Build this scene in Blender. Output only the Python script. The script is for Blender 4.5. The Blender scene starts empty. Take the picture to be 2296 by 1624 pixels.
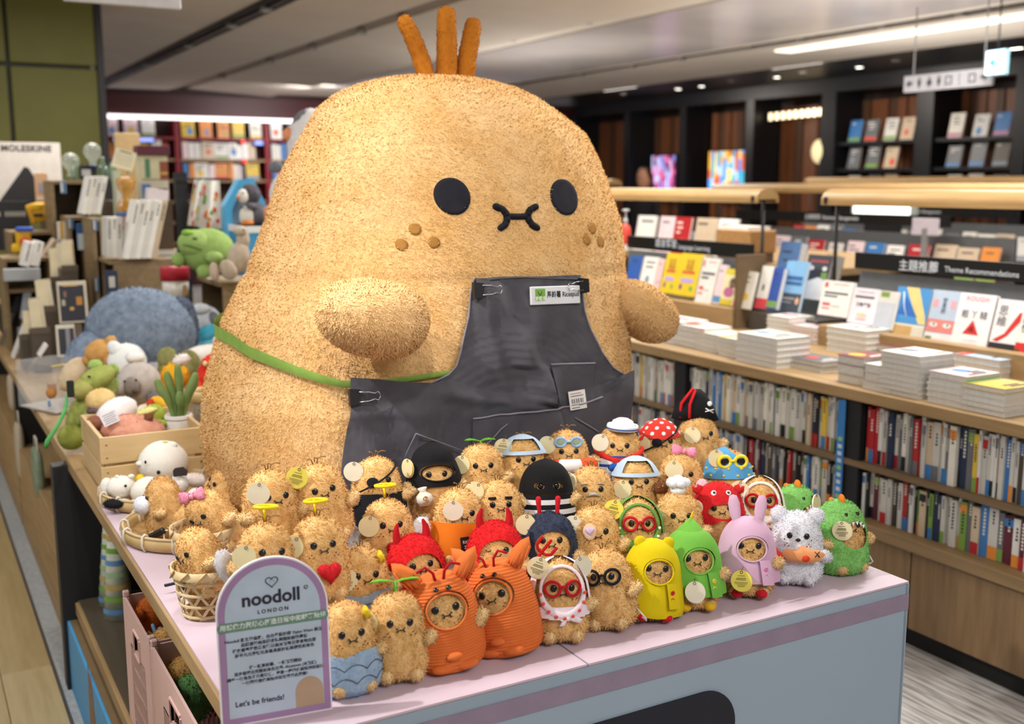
import bpy, math, random
import numpy as np
from mathutils import Vector, Matrix, Euler
sc = bpy.context.scene
COL = sc.collection
R = math.radians
rnd = random.Random(7)
NR = np.random.RandomState(5)
# ------------------------------------------------------------------ camera, exposure, lights
F_PX, CX, CY, CAM_H = 2424.0, 1148.0, 812.0, 1.55
PITCH = math.atan(400 / F_PX)
YAW = math.atan(1388 * math.cos(PITCH) / F_PX)
cam = bpy.data.objects.new('camera', bpy.data.cameras.new('camera'))
COL.objects.link(cam)
cam.location = (0, 0, CAM_H)
cam.rotation_euler = (math.pi / 2 - PITCH, 0, -YAW)
cam.data.sensor_width = 36
cam.data.lens = 36 * F_PX / 2296
cam.data.clip_start = .05
cam.data.dof.use_dof = True
cam.data.dof.focus_distance = 2.12
cam.data.dof.aperture_fstop = 3.2
sc.camera = cam
sc.view_settings.view_transform = 'Standard'
sc.view_settings.look = 'None'
sc.view_settings.gamma = 1
sc.view_settings.use_curve_mapping = False
sc.view_settings.exposure = -0.07
w = bpy.data.worlds.new('shop_ambient')
sc.world = w
w.use_nodes = True
w.node_tree.nodes['Background'].inputs[0].default_value = (1, .97, .93, 1)
w.node_tree.nodes['Background'].inputs[1].default_value = .33


def lamp(kind, loc, tgt, power, size=.2, color=(1, .965, .92), angle=60, blend=.6):
    l = bpy.data.lights.new('ceiling_' + kind.lower() + '_light', kind)
    l.energy = power
    l.color = color
    if kind == 'AREA':
        l.size = size
    else:
        l.shadow_soft_size = size
    if kind == 'SPOT':
        l.spot_size = R(angle)
        l.spot_blend = blend
    o = bpy.data.objects.new(l.name, l)
    COL.objects.link(o)
    o.location = loc
    o.rotation_euler = (Vector(tgt) - Vector(loc)).to_track_quat('-Z', 'Y').to_euler()
    return o


lamp('SPOT', (-.75, 2.15, 2.86), (1.15, 1.42, .74), 215, .03, angle=45)
lamp('SPOT', (2.5, 2.3, 2.86), (.5, 1.9, .8), 62, .035, angle=52)
lamp('SPOT', (.1, .35, 2.86), (1.25, 2.6, 1.3), 92, .06, angle=50)
lamp('SPOT', (.35, 2.0, 2.86), (.5, 3.2, .9), 80, .06, angle=80)  # spot added to brighten the pale toys at the left
lamp('SPOT', (2.3, 4.6, 2.86), (.9, 4.6, .9), 95, .08, angle=85)
lamp('AREA', (1.1, -.6, 2.85), (1.3, 1.5, .6), 74, 1.4)  # unseen fill lamp, added to lighten the table front and toy faces
lamp('AREA', (3.2, 2.6, 2.85), (3.3, 2.7, 0), 60, .9, (1, .97, .93))
lamp('AREA', (3.4, 5.2, 2.85), (3.5, 5.3, 0), 70, .9, (1, .97, .93))
lamp('AREA', (6.2, 4.5, 2.85), (6.2, 4.5, 0), 85, 1.0, (1, .97, .93))
lamp('AREA', (6.4, 9, 2.85), (6.4, 9, 0), 85, 1.0, (1, .97, .93))
lamp('AREA', (-.9, 2.4, 2.85), (.2, 2.5, .2), 42, .8)  # unseen fill lamp, added for the left floor and crates
lamp('AREA', (-.9, 5.6, 2.85), (.2, 5.7, .2), 36, .8)
lamp('AREA', (5.2, 14.6, 2.84), (5.4, 16.5, .6), 110, .8, (1, .95, .93))  # added lamp that brightens the red bookcase
lamp('AREA', (9.0, 9.5, 2.8), (10.6, 9.5, .9), 55, .8, (1, .9, .8))  # this lamp and the next are added to lift the brown right wall
lamp('AREA', (9.0, 13.0, 2.8), (10.6, 13.0, .9), 55, .8, (1, .9, .8))
lamp('AREA', (1.2, 6.8, 2.85), (1.2, 6.8, 0), 75, 1.0, (1, .95, .9))

# pixel of the photograph -> point on a known plane of the room
_f = np.array([math.sin(YAW) * math.cos(PITCH), math.cos(YAW) * math.cos(PITCH), -math.sin(PITCH)])
_r = np.array([math.cos(YAW), -math.sin(YAW), 0.0])
_u = np.cross(_r, _f)
_c = np.array([0, 0, CAM_H])


def ray(u, v):
    return _f * F_PX + _r * (u - CX) - _u * (v - CY)


def at_z(u, v, z):
    d = ray(u, v)
    return _c + d * ((z - CAM_H) / d[2])


def at_x(u, v, x):
    d = ray(u, v)
    return _c + d * (x / d[0])


def at_y(u, v, y):
    d = ray(u, v)
    return _c + d * (y / d[1])


def mpp(p):
    """metres that one photograph pixel covers at p"""
    return float((np.array(p) - _c) @ _f) / F_PX


# ------------------------------------------------------------------ materials
def lin(c):
    if isinstance(c, str):
        c = [int(c[i:i + 2], 16) / 255 for i in (0, 2, 4)]
    return tuple(((x / 12.92) if x <= .04045 else ((x + .055) / 1.055) ** 2.4) for x in c)


_mc = {}


def mat(c, rough=.6, metal=0, kind='plain', c2=None, scale=20, spec=.4, name=None, emit=0, alpha=0):
    key = (c, rough, metal, kind, c2, scale, spec, emit, alpha)
    if key in _mc:
        return _mc[key]
    m = bpy.data.materials.new(name or (kind + '_' + (c if isinstance(c, str) else 'tone')))
    m.use_nodes = True
    nt = m.node_tree
    b = nt.nodes['Principled BSDF']
    A = lin(c)
    B = lin(c2) if c2 else tuple(x * .88 for x in A)
    b.inputs['Roughness'].default_value = rough
    b.inputs['Metallic'].default_value = metal
    b.inputs['Specular IOR Level'].default_value = spec
    tc = nt.nodes.new('ShaderNodeTexCoord')
    mp = nt.nodes.new('ShaderNodeMapping')
    nt.links.new(tc.outputs['Object'], mp.inputs[0])
    nz = nt.nodes.new('ShaderNodeTexNoise')
    nz.inputs['Scale'].default_value = scale
    nz.inputs['Detail'].default_value = 3
    nt.links.new(mp.outputs[0], nz.inputs['Vector'])
    if kind == 'wood':
        mp.inputs['Scale'].default_value = (9, .8, 9)
        nz.inputs['Scale'].default_value = 5
        nz.inputs['Detail'].default_value = 5
    if kind == 'woodx':
        mp.inputs['Scale'].default_value = (.8, 9, 9)
        nz.inputs['Scale'].default_value = 5
    if kind == 'woodz':
        mp.inputs['Scale'].default_value = (9, 9, .8)
        nz.inputs['Scale'].default_value = 5
    mx = nt.nodes.new('ShaderNodeValToRGB')
    mx.color_ramp.elements[0].position = .3
    mx.color_ramp.elements[1].position = .7
    mx.color_ramp.elements[0].color = (*A, 1)
    mx.color_ramp.elements[1].color = (*B, 1)
    nt.links.new(nz.outputs[0], mx.inputs[0])
    nt.links.new(mx.outputs[0], b.inputs['Base Color'])
    if kind in ('fur', 'cloth'):
        b.inputs['Sheen Weight'].default_value = .25 if kind == 'fur' else .1
        b.inputs['Sheen Roughness'].default_value = .33
        b.inputs['Sheen Tint'].default_value = (*[min(1, x * 1.3 + .1) for x in A], 1)
        n2 = nt.nodes.new('ShaderNodeTexNoise')
        n2.inputs['Scale'].default_value = 400 if kind == 'fur' else 900
        nt.links.new(tc.outputs['Object'], n2.inputs['Vector'])
        bp = nt.nodes.new('ShaderNodeBump')
        bp.inputs['Strength'].default_value = .35 if kind == 'fur' else .25
        bp.inputs['Distance'].default_value = .002
        nt.links.new(n2.outputs[0], bp.inputs['Height'])
        nt.links.new(bp.outputs[0], b.inputs['Normal'])
    if kind == 'glass':
        b.inputs['Transmission Weight'].default_value = 1
        b.inputs['IOR'].default_value = 1.45
        b.inputs['Base Color'].default_value = (*A, 1)
        for l in list(b.inputs['Base Color'].links):
            nt.links.remove(l)
    if alpha:
        b.inputs['Alpha'].default_value = alpha
    if emit:
        nt.links.new(mx.outputs[0], b.inputs['Emission Color'])
        b.inputs['Emission Strength'].default_value = emit
    _mc[key] = m
    return m


def fur(c, c2, scale=60):
    return mat(c, .95, kind='fur', c2=c2, scale=scale, spec=.15)


def cloth(c, c2=None):
    return mat(c, .85, kind='cloth', c2=c2, scale=30, spec=.2)


def paint(c, rough=.55):
    return mat(c, rough)


# ------------------------------------------------------------------ mesh builder
class MB:
    def __init__(s):
        s.v = []
        s.f = []
        s.m = []
        s.s = []
        s.mats = []
        s.fz = []

    def mi(s, m):
        if m not in s.mats:
            s.mats.append(m)
        return s.mats.index(m)

    def add(s, V, F, m, sm=False, M=None):
        o = len(s.v)
        i = s.mi(m)
        if M is not None:
            V = [M @ Vector(p) for p in V]
        s.v += [tuple(p) for p in V]
        for f in F:
            s.f.append(tuple(o + k for k in f))
            s.m.append(i)
            s.s.append(sm)
        return s

    def box(s, c, d, m, M=None, bev=0):
        x, y, z = [k / 2 for k in d]
        T = Matrix.Translation(c)
        if M is not None:
            T = M @ T
        if not bev:
            V = [(a * x, b * y, e * z) for a in (-1, 1) for b in (-1, 1) for e in (-1, 1)]
            return s.add(V, [(0, 1, 3, 2), (4, 6, 7, 5), (0, 4, 5, 1), (2, 3, 7, 6), (0, 2, 6, 4), (1, 5, 7, 3)], m, False, T)
        h = [x, y, z]
        V = []
        idx = {}
        for a in (-1, 1):
            for b in (-1, 1):
                for e in (-1, 1):
                    sg = (a, b, e)
                    for ax in range(3):
                        p = [sg[k] * (h[k] - (0 if k == ax else bev)) for k in range(3)]
                        idx[(sg, ax)] = len(V)
                        V.append(p)
        Fs = []
        for ax in range(3):
            o1, o2 = [k for k in range(3) if k != ax]
            for sg in (-1, 1):
                q = []
                for a, b in ((-1, -1), (1, -1), (1, 1), (-1, 1)):
                    t = [0, 0, 0]
                    t[ax] = sg
                    t[o1] = a
                    t[o2] = b
                    q.append(idx[(tuple(t), ax)])
                Fs.append(q)
            for a in (-1, 1):
                for b in (-1, 1):
                    t1 = [0, 0, 0]
                    t1[o1] = a
                    t1[o2] = b
                    lo, hi = list(t1), list(t1)
                    lo[ax] = -1
                    hi[ax] = 1
                    Fs.append([idx[(tuple(lo), o1)], idx[(tuple(hi), o1)], idx[(tuple(hi), o2)], idx[(tuple(lo), o2)]])
        for a in (-1, 1):
            for b in (-1, 1):
                for e in (-1, 1):
                    Fs.append([idx[((a, b, e), k)] for k in range(3)])
        Fo = []
        for f in Fs:
            P = [Vector(V[k]) for k in f]
            n = (P[1] - P[0]).cross(P[2] - P[0])
            cc = sum(P, Vector()) / len(P)
            Fo.append(f if n.dot(cc) > 0 else f[::-1])
        return s.add(V, Fo, m, False, T)

    def grid(s, fn, nu, nv, m, wrap=True, sm=True, M=None, keep=None):
        """fn(i/nu, j/nv) -> point; wraps in u"""
        cu = nu if wrap else nu + 1
        V = [fn(i / nu, j / nv) for j in range(nv + 1) for i in range(cu)]
        F = []
        for j in range(nv):
            for i in range(nu):
                if keep and not keep((i + .5) / nu, (j + .5) / nv):
                    continue
                a = j * cu + i
                b = j * cu + (i + 1) % cu
                F.append((a, b, b + cu, a + cu))
        return s.add(V, F, m, sm, M)

    def ell(s, c, r, m, nu=16, nv=10, M=None, p=1.0):
        def sg(x):
            return math.copysign(abs(x) ** p, x)

        def fn(a, b):
            t = a * 2 * math.pi
            k = (b - .5) * math.pi
            return (c[0] + r[0] * sg(math.cos(k)) * sg(math.cos(t)), c[1] + r[1] * sg(math.cos(k)) * sg(math.sin(t)), c[2] + r[2] * sg(math.sin(k)))
        return s.grid(fn, nu, nv, m, M=M)

    def lathe(s, prof, m, n=24, c=(0, 0, 0), M=None, sm=True):
        k = len(prof) - 1

        def fn(a, b):
            r, z = prof[int(round(b * k))]
            t = a * 2 * math.pi
            return (c[0] + r * math.cos(t), c[1] + r * math.sin(t), c[2] + z)
        return s.grid(fn, n, k, m, M=M, sm=sm)

    def tube(s, pts, r, m, n=8, closed=False, M=None, flat=1.0, round_end=False):
        P = [Vector(p) for p in pts]
        L = len(P)
        rr = r if isinstance(r, (list, tuple)) else [r] * L
        if round_end and not closed:
            d0 = (P[0] - P[1]).normalized()
            d1 = (P[-1] - P[-2]).normalized()
            P = [P[0] + d0 * rr[0] * .9, P[0] + d0 * rr[0] * .6] + P + [P[-1] + d1 * rr[-1] * .6, P[-1] + d1 * rr[-1] * .9]
            rr = [rr[0] * .4, rr[0] * .8] + list(rr) + [rr[-1] * .8, rr[-1] * .4]
            L = len(P)
        V = []
        up = None
        for i in range(L):
            a = P[(i - 1) % L] if (closed or i > 0) else P[i]
            b = P[(i + 1) % L] if (closed or i < L - 1) else P[i]
            t = (b - a).normalized()
            if up is None:
                up = t.orthogonal().normalized()
            up = (up - t * up.dot(t))
            up = up.normalized() if up.length > 1e-6 else t.orthogonal().normalized()
            sd = t.cross(up)
            for k in range(n):
                an = 2 * math.pi * k / n
                V.append(P[i] + (up * math.cos(an) + sd * math.sin(an) * flat) * rr[i])
        F = []
        for i in range(L if closed else L - 1):
            j = (i + 1) % L
            for k in range(n):
                F.append((i * n + k, i * n + (k + 1) % n, j * n + (k + 1) % n, j * n + k))
        if not closed:
            F.append(tuple(range(n))[::-1])
            F.append(tuple((L - 1) * n + k for k in range(n)))
        return s.add(V, F, m, True, M)

    def prism(s, poly, y0, y1, m, M=None, sm=False):
        """poly in (x, z), extruded from y0 (front) to y1"""
        n = len(poly)
        V = [(p[0], y0, p[1]) for p in poly] + [(p[0], y1, p[1]) for p in poly]
        ar = sum(poly[i][0] * poly[(i + 1) % n][1] - poly[(i + 1) % n][0] * poly[i][1] for i in range(n))
        F = [tuple(range(n)), tuple(range(2 * n - 1, n - 1, -1))]
        F += [(i, n + i, n + (i + 1) % n, (i + 1) % n) for i in range(n)]
        if ar < 0:
            F = [f[::-1] for f in F]
        return s.add(V, F, m, sm, M)

    def fuzz(s, n, L, W, lean=1.2, keep=None, f0=0, hard=.3):
        """pile: short bent blades of yarn over the faces built so far"""
        s.fz.append((n, L, W, lean, keep, f0, len(s.f), hard))
        return s

    def mesh(s, name):
        me = bpy.data.meshes.new(name)
        v = np.array(s.v, dtype=np.float64).reshape(-1, 3)
        faces = s.f
        norms = None
        if s.fz:
            N = np.zeros_like(v)
            tris = []
            tf = []
            for k, f in enumerate(faces):
                for a in range(1, len(f) - 1):
                    tris.append((f[0], f[a], f[a + 1]))
                    tf.append(k)
            T = np.array(tris)
            TF = np.array(tf)
            fn = np.cross(v[T[:, 1]] - v[T[:, 0]], v[T[:, 2]] - v[T[:, 0]])
            for k in range(3):
                np.add.at(N, T[:, k], fn)
            N /= np.maximum(np.linalg.norm(N, axis=1, keepdims=True), 1e-12)
            area = np.linalg.norm(fn, axis=1) / 2
            bv, bn, bm = [], [], []
            mi = np.array(s.m)
            for n, L, W, lean, keep, f0, f1, hard in s.fz:
                a = np.where((TF >= f0) & (TF < f1), area, 0)
                pick = NR.choice(len(T), n, p=a / a.sum())
                r1, r2 = NR.rand(n, 1) ** .5, NR.rand(n, 1)
                A, B, C = v[T[pick, 0]], v[T[pick, 1]], v[T[pick, 2]]
                p = (1 - r1) * A + r1 * (1 - r2) * B + r1 * r2 * C
                nn = fn[pick] / np.maximum(2 * area[pick][:, None], 1e-12)
                if keep is not None:
                    ok = keep(p)
                    p, nn, pick = p[ok], nn[ok], pick[ok]
                q = NR.randn(len(p), 3)
                tg = q - nn * (q * nn).sum(1, keepdims=True)
                tg /= np.linalg.norm(tg, axis=1, keepdims=True) + 1e-9
                ln = lean * (.5 + NR.rand(len(p), 1))
                d = nn + tg * ln
                d /= np.linalg.norm(d, axis=1, keepdims=True)
                sd = np.cross(nn, d)
                sd /= np.linalg.norm(sd, axis=1, keepdims=True) + 1e-9
                ll = L * (.6 + .8 * NR.rand(len(p), 1))
                w = W * (.6 + .8 * NR.rand(len(p), 1)) / 2
                P = np.stack([p - sd * w - nn * L * .1, p + sd * w - nn * L * .1, p + d * ll], 1)
                g = np.cross(P[:, 1] - P[:, 0], P[:, 2] - P[:, 0])
                bad = (g * nn).sum(1) < 0
                P[bad] = P[bad][:, ::-1]
                g[bad] *= -1
                g /= np.linalg.norm(g, axis=1, keepdims=True) + 1e-12
                sn = nn * (1 - hard) + g * hard
                sn /= np.linalg.norm(sn, axis=1, keepdims=True)
                bv.append(P.reshape(-1, 3))
                bn.append(np.repeat(sn, 3, 0))
                bm.append(mi[TF[pick]])
            bv, bn, bm = np.concatenate(bv), np.concatenate(bn), np.concatenate(bm)
            n0 = len(v)
            nb = len(bm)
            v = np.concatenate([v, bv])
            norms = np.concatenate([N, bn])
        cnt = np.array([len(f) for f in faces], dtype=np.int32)
        li = np.fromiter((k for f in faces for k in f), dtype=np.int32)
        mm = np.array(s.m, dtype=np.int32)
        ss = np.array(s.s, dtype=bool)
        if norms is not None:
            cnt = np.concatenate([cnt, np.full(nb, 3, np.int32)])
            li = np.concatenate([li, np.arange(n0, n0 + 3 * nb, dtype=np.int32)])
            mm = np.concatenate([mm, bm.astype(np.int32)])
            ss = np.ones(len(cnt), bool)
        me.vertices.add(len(v))
        me.vertices.foreach_set('co', v.astype(np.float32).ravel())
        me.loops.add(len(li))
        me.loops.foreach_set('vertex_index', li)
        me.polygons.add(len(cnt))
        st = np.concatenate([[0], np.cumsum(cnt)[:-1]]).astype(np.int32)
        me.polygons.foreach_set('loop_start', st)
        me.polygons.foreach_set('material_index', mm)
        me.polygons.foreach_set('use_smooth', ss)
        me.update(calc_edges=True)
        me.validate()
        for m in s.mats:
            me.materials.append(m)
        if norms is not None and len(me.vertices) == len(norms):
            me.normals_split_custom_set_from_vertices(norms.astype(np.float32))
        return me


def tag(o, label=None, cat=None, group=None, kind=None):
    for k, val in (('label', label), ('category', cat), ('group', group), ('kind', kind)):
        if val:
            o[k] = val
    return o


def obj(name, mb, parent=None, loc=None, rot=None, label=None, cat=None, group=None, kind=None, scale=None):
    me = mb.mesh(name) if isinstance(mb, MB) else mb
    o = bpy.data.objects.new(name, me)
    COL.objects.link(o)
    if parent is not None:
        o.parent = parent
    if loc is not None:
        o.location = tuple(loc)
    if rot is not None:
        o.rotation_euler = rot
    if scale is not None:
        o.scale = scale if isinstance(scale, (tuple, list)) else (scale,) * 3
    return tag(o, label, cat, group, kind)


def thing(name, label, cat, loc=(0, 0, 0), rot=(0, 0, 0), group=None, kind=None):
    o = bpy.data.objects.new(name, None)
    COL.objects.link(o)
    o.empty_display_size = .05
    o.location = tuple(loc)
    o.rotation_euler = rot
    return tag(o, label, cat, group, kind)


_tx = {}


def text(body, size, m, parent, loc, rot=(R(90), 0, 0), align='CENTER', bold=0, gap=1.0, name='lettering', track=1.0, wide=1.0):
    key = (body, size, align, bold, gap, m.name, track)
    if key not in _tx:
        cu = bpy.data.curves.new('lettering', 'FONT')
        cu.body = body
        cu.size = size
        cu.align_x = align
        cu.align_y = 'CENTER'
        cu.offset = bold
        cu.space_line = gap
        cu.space_character = track
        cu.resolution_u = 3
        o = bpy.data.objects.new('lettering', cu)
        COL.objects.link(o)
        dg = bpy.context.evaluated_depsgraph_get()
        me = bpy.data.meshes.new_from_object(o.evaluated_get(dg))
        bpy.data.objects.remove(o)
        me.materials.clear()
        me.materials.append(m)
        _tx[key] = me
    o = obj(name, _tx[key], parent, loc, rot)
    o.scale = (wide, 1, 1)
    return o


def ordinal(n):
    w_ = ['first', 'second', 'third', 'fourth', 'fifth', 'sixth', 'seventh', 'eighth', 'ninth', 'tenth', 'eleventh', 'twelfth']
    if n <= 12:
        return w_[n - 1]
    return str(n) + ('th' if n % 10 not in (1, 2, 3) or n in (11, 12, 13) else {1: 'st', 2: 'nd', 3: 'rd'}[n % 10])


# common materials
WOOD = mat('a98d66', .55, kind='wood', c2='94784f', scale=5)
WOODX = mat('a98d66', .55, kind='woodx', c2='94784f', scale=5)
WOODZ = mat('8a6f4e', .5, kind='woodz', c2='775c3e', scale=5)
BLACK = mat('17171a', .5)
DARK = mat('222226', .55)
WHITE = mat('eceae6', .5)
# ------------------------------------------------------------------ the room
def struct(name, c, d, m, bev=0):
    return obj(name, MB().box((0, 0, 0), d, m, bev=bev), loc=c, kind='structure')


def floor_mat():
    m = mat('8f8c8a', .95, c2='a9a6a3', scale=3, name='carpet')
    nt = m.node_tree
    b = nt.nodes['Principled BSDF']
    tc = nt.nodes.new('ShaderNodeTexCoord')
    mp = nt.nodes.new('ShaderNodeMapping')
    mp.inputs['Scale'].default_value = (14, 1.2, 1)
    mp.inputs['Rotation'].default_value = (0, 0, R(90))
    nt.links.new(tc.outputs['Object'], mp.inputs[0])
    nz = nt.nodes.new('ShaderNodeTexNoise')
    nz.inputs['Scale'].default_value = 5
    nz.inputs['Detail'].default_value = 4
    nt.links.new(mp.outputs[0], nz.inputs['Vector'])
    cr = nt.nodes.new('ShaderNodeValToRGB')
    cr.color_ramp.elements[0].position = .38
    cr.color_ramp.elements[1].position = .62
    cr.color_ramp.elements[0].color = (*lin('8b8886'), 1)
    cr.color_ramp.elements[1].color = (*lin('c9c5c1'), 1)
    nt.links.new(nz.outputs[0], cr.inputs[0])
    nt.links.new(cr.outputs[0], b.inputs['Base Color'])
    return m


struct('floor', (6, 8, -.05), (14, 22, .1), floor_mat())
wf = thing('floor_boards', None, None, (0, 0, 0), kind='structure')
WF = [mat(c, .45, kind='wood', c2=d, scale=4) for c, d in (('b3a078', 'a28e66'), ('ab976e', '9c8860'), ('b9a67f', 'a8946d'))]
pl = {}
for i in range(9):
    for j in range(7):
        k = (i + j * 2) % 3
        if k not in pl:
            pl[k] = MB().box((0, 0, 0), (.1485, 1.797, .012), WF[k], bev=.002).mesh('floor_plank')
        obj('floor_plank', pl[k], wf, (.248 - .15 * i, .9 + 1.8 * j + .6 * (i % 3), .006))
obj('trim_1', MB().box((0, 0, 0), (.007, 16, .014), mat('4a4a4a', .5), bev=.002), loc=(.327, 7, .007), kind='structure')
CARP = mat('a4a8a8', .95, c2='92969a', scale=60)
obj('trim_3', MB().box((0, 0, 0), (.312, 16, .01), CARP), loc=(.487, 7, .005), kind='structure')

CEIL = mat('cfc6ba', .8, c2='c8bfb3', scale=2)
cl = thing('ceiling', None, None, (0, 0, 0), kind='structure')
for nm, x0, x1, z0, z1 in (('ceiling_panel', -3, 2.56, 2.93, 2.93), ('ceiling_panel', 2.74, 3.62, 2.9, 2.9), ('ceiling_panel', 3.62, 3.9, 2.9, 3.02), ('ceiling_panel', 3.9, 5.12, 2.93, 2.86),
                           ('ceiling_panel', 5.26, 7.52, 2.9, 2.9), ('ceiling_panel', 7.66, 10.4, 2.88, 2.88)):
    mb = MB()
    mb.add([(x0, -2, z0), (x1, -2, z1), (x1, 17, z1), (x0, 17, z0), (x0, -2, z0 + .2), (x1, -2, z1 + .2), (x1, 17, z1 + .2), (x0, 17, z0 + .2)],
           [(0, 3, 2, 1), (4, 5, 6, 7), (0, 1, 5, 4), (2, 3, 7, 6), (0, 4, 7, 3), (1, 2, 6, 5)], CEIL)
    obj(nm, mb, cl)
for x, wd in ((2.65, .2), (5.19, .16), (7.59, .16)):
    obj('track_groove', MB().box((x, 7.5, 2.945), (wd, 19, .06), mat('151516', .6)), cl)
    obj('track_rail', MB().box((x, 7.5, 2.908), (.035, 19, .02), mat('0c0c0d', .4)), cl)
obj('cove_slot', MB().box((3.72, 7.5, 2.93), (.1, 19, .012), mat('877d72', .7)), cl)
LITE = mat('fff6e8', .5, emit=6, c2='fff6e8')
obj('strip_light', MB().box((7.95, 6.0, 2.868), (.22, 5.0, .016), mat('fff4e2', .5, emit=1.6, c2='fff4e2')), cl)
# coloured reflections: a glossy stretched ceiling field between two tracks
obj('gloss_panel', MB().box((6.4, 8.0, 2.894), (1.9, 14, .006), mat('cfc8c2', .22, c2='bdb8ba', scale=1.2, spec=.6)), cl)


def downlight(x, y, z=2.9, r=.04):
    t = thing('downlight', 'small spotlight in the %s, %s from its %s' % dl_lab(x, y), 'ceiling light', (x, y, z), group='ceiling spotlights')
    obj('housing', MB().lathe([(.0, .03), (r * 1.1, .03), (r * 1.25, -.01), (r * 1.25, -.02), (r, -.02), (r * .92, .0), (0, .0)], mat('8a8580', .4), 14), t)
    obj('lamp_lens', MB().lathe([(0, -.006), (r * .9, -.004), (r * .9, -.001), (0, -.001)], mat('fff8ee', .4, emit=9, c2='fff8ee'), 12), t)
    return t


_dl = {}


def dl_lab(x, y):
    k = 'left ceiling track' if x < 3 else 'pale ceiling cove' if x < 4.5 else 'middle ceiling track' if x < 6 else 'right ceiling track' if x < 8.5 else 'dark soffit by the far wall'
    _dl[k] = _dl.get(k, 0) + 1
    return k, ordinal(_dl[k]), 'near end'


for x, ys in ((2.65, (8.6, 9.6, 11.2, 13.2)), (3.72, (8.4, 9.3, 10.6, 12.0, 14)), (5.19, (7.9, 9.2, 10.5, 12.2, 14.2)), (7.59, (6.1, 6.9, 7.9, 8.6, 9.7, 10.6, 11.7, 13.2)), (9.6, (8.5, 9.9, 11.2, 12.3, 13.6))):
    for y in ys:
        downlight(x, y, 2.90 if x in (2.65, 5.19, 7.59) else 2.88)

# walls
struct('wall_back', (4.6, 16.95, 1.45), (16, .2, 3.1), mat('3a1216', .6))
struct('wall_right', (11.3, 8, 1.5), (.2, 20, 3.2), mat('2a1a14', .6))
struct('trim_2', (9.75, 8, 2.9), (1.3, 18, .06), mat('141417', .4))

# green panelled pillar
gp = thing('wall_left', None, None, (0, 9, 0), kind='structure')
GREEN = mat('5f5f22', .6, c2='58581e', scale=3)
pts = [at_y(235, 155, 9), at_y(20, 145, 9)]
xr, xl = 1.40, .62
obj('pillar_core', MB().box((-.3, .45, 1.5), (3.4, .7, 3.0), mat('20211a', .6)), gp)
for i, (a, b) in enumerate(((-1.3, .802), (.83, 1.44))):
    for z0, z1 in ((0, 1.18), (1.2, 2.415), (2.445, 2.93)):
        obj('green_panel', MB().box(((a + b) / 2, .08, (z0 + z1) / 2), (b - a, .04, z1 - z0), GREEN, bev=.004), gp)
obj('corner_strip', MB().box((1.468, .1, 1.46), (.05, .12, 2.93), BLACK), gp)
# ------------------------------------------------------------------ pink display table
ZT = .74
PINK = mat('cbb8c6', .55, c2='c7b4c2', scale=3)
BLUEG = mat('9cacbc', .55, c2='98a8b9', scale=2)
LILAC = mat('968599', .55)
NAVY = mat('1d1e2a', .6)
tb = thing('display_table', 'long display table wrapped in pink and grey blue card with a lilac stripe', 'table', (0, 0, 0))
obj('table_top', MB().box((1.074, 5.0, ZT - .022), (1.372, 7.1, .035), WOOD, bev=.002), tb)
obj('top_sheet', MB().box((.78 - .1, 2.15, ZT - .002), (.572, 1.4, .004), PINK), tb)
obj('top_sheet', MB().box((1.365, 2.15, ZT - .002), (.79, 1.4, .004), PINK), tb)
obj('sheet_seam', MB().box((.968, 2.15, ZT - .003), (.004, 1.4, .003), mat('8d8790', .7)), tb)
obj('front_panel', MB().box((1.08, 1.456, .367), (1.36, .012, .735), BLUEG, bev=.001), tb)
obj('side_panel', MB().box((1.757, 2.15, .367), (.012, 1.4, .735), BLUEG, bev=.001), tb)
z1, z2 = at_y(1300, 1527.6, 1.449)[2], at_y(1300, 1568.9, 1.449)[2]
obj('stripe', MB().box((1.08, 1.4492, (z1 + z2) / 2), (1.362, .003, z1 - z2), LILAC), tb)
zp, xp = at_y(1300, 1610, 1.449)[2], at_y(1647, 1590, 1.449)[0]
hp = .155
pill = [(xp - hp / 2 + hp / 2 * math.cos(a), zp - .018 - hp / 2 + hp / 2 * math.sin(a)) for a in [R(90 - 10 * k) for k in range(19)]] + [(.75, zp - .018 - hp), (.75, zp - .018)]
obj('dark_label', MB().prism(pill, 1.446, 1.449, NAVY), tb)
obj('post', MB().box((.835, 3.42, .36), (.98, .06, .715), DARK), tb)
obj('post', MB().box((.86, 5.2, .35), (.93, .06, .70), DARK), tb)
obj('post', MB().box((.86, 7.2, .35), (.93, .06, .70), DARK), tb)
obj('post', MB().box((.90, 1.485, .35), (.9, .04, .70), DARK), tb)
obj('back_panel', MB().box((1.1, 4.6, .35), (.02, 6.0, .70), mat('191a1d', .6)), tb)
obj('lower_shelf', MB().box((.74, 2.64, .275), (.7, 1.5, .035), mat('5d5343', .5, kind='wood', c2='51483a', scale=5), bev=.002), tb)
obj('shelf_edge', MB().box((.386, 2.62, .275), (.012, 1.5, .037), WOOD, bev=.001), tb)
obj('lower_shelf', MB().box((.74, 4.3, .2), (.7, 1.74, .4), WOOD, bev=.002), tb)
obj('lower_shelf', MB().box((.74, 6.2, .2), (.7, 1.94, .4), WOOD, bev=.002), tb)
obj('plinth', MB().box((.74, 2.62, .125), (.66, 1.5, .25), mat('4a4135', .6)), tb)

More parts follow.
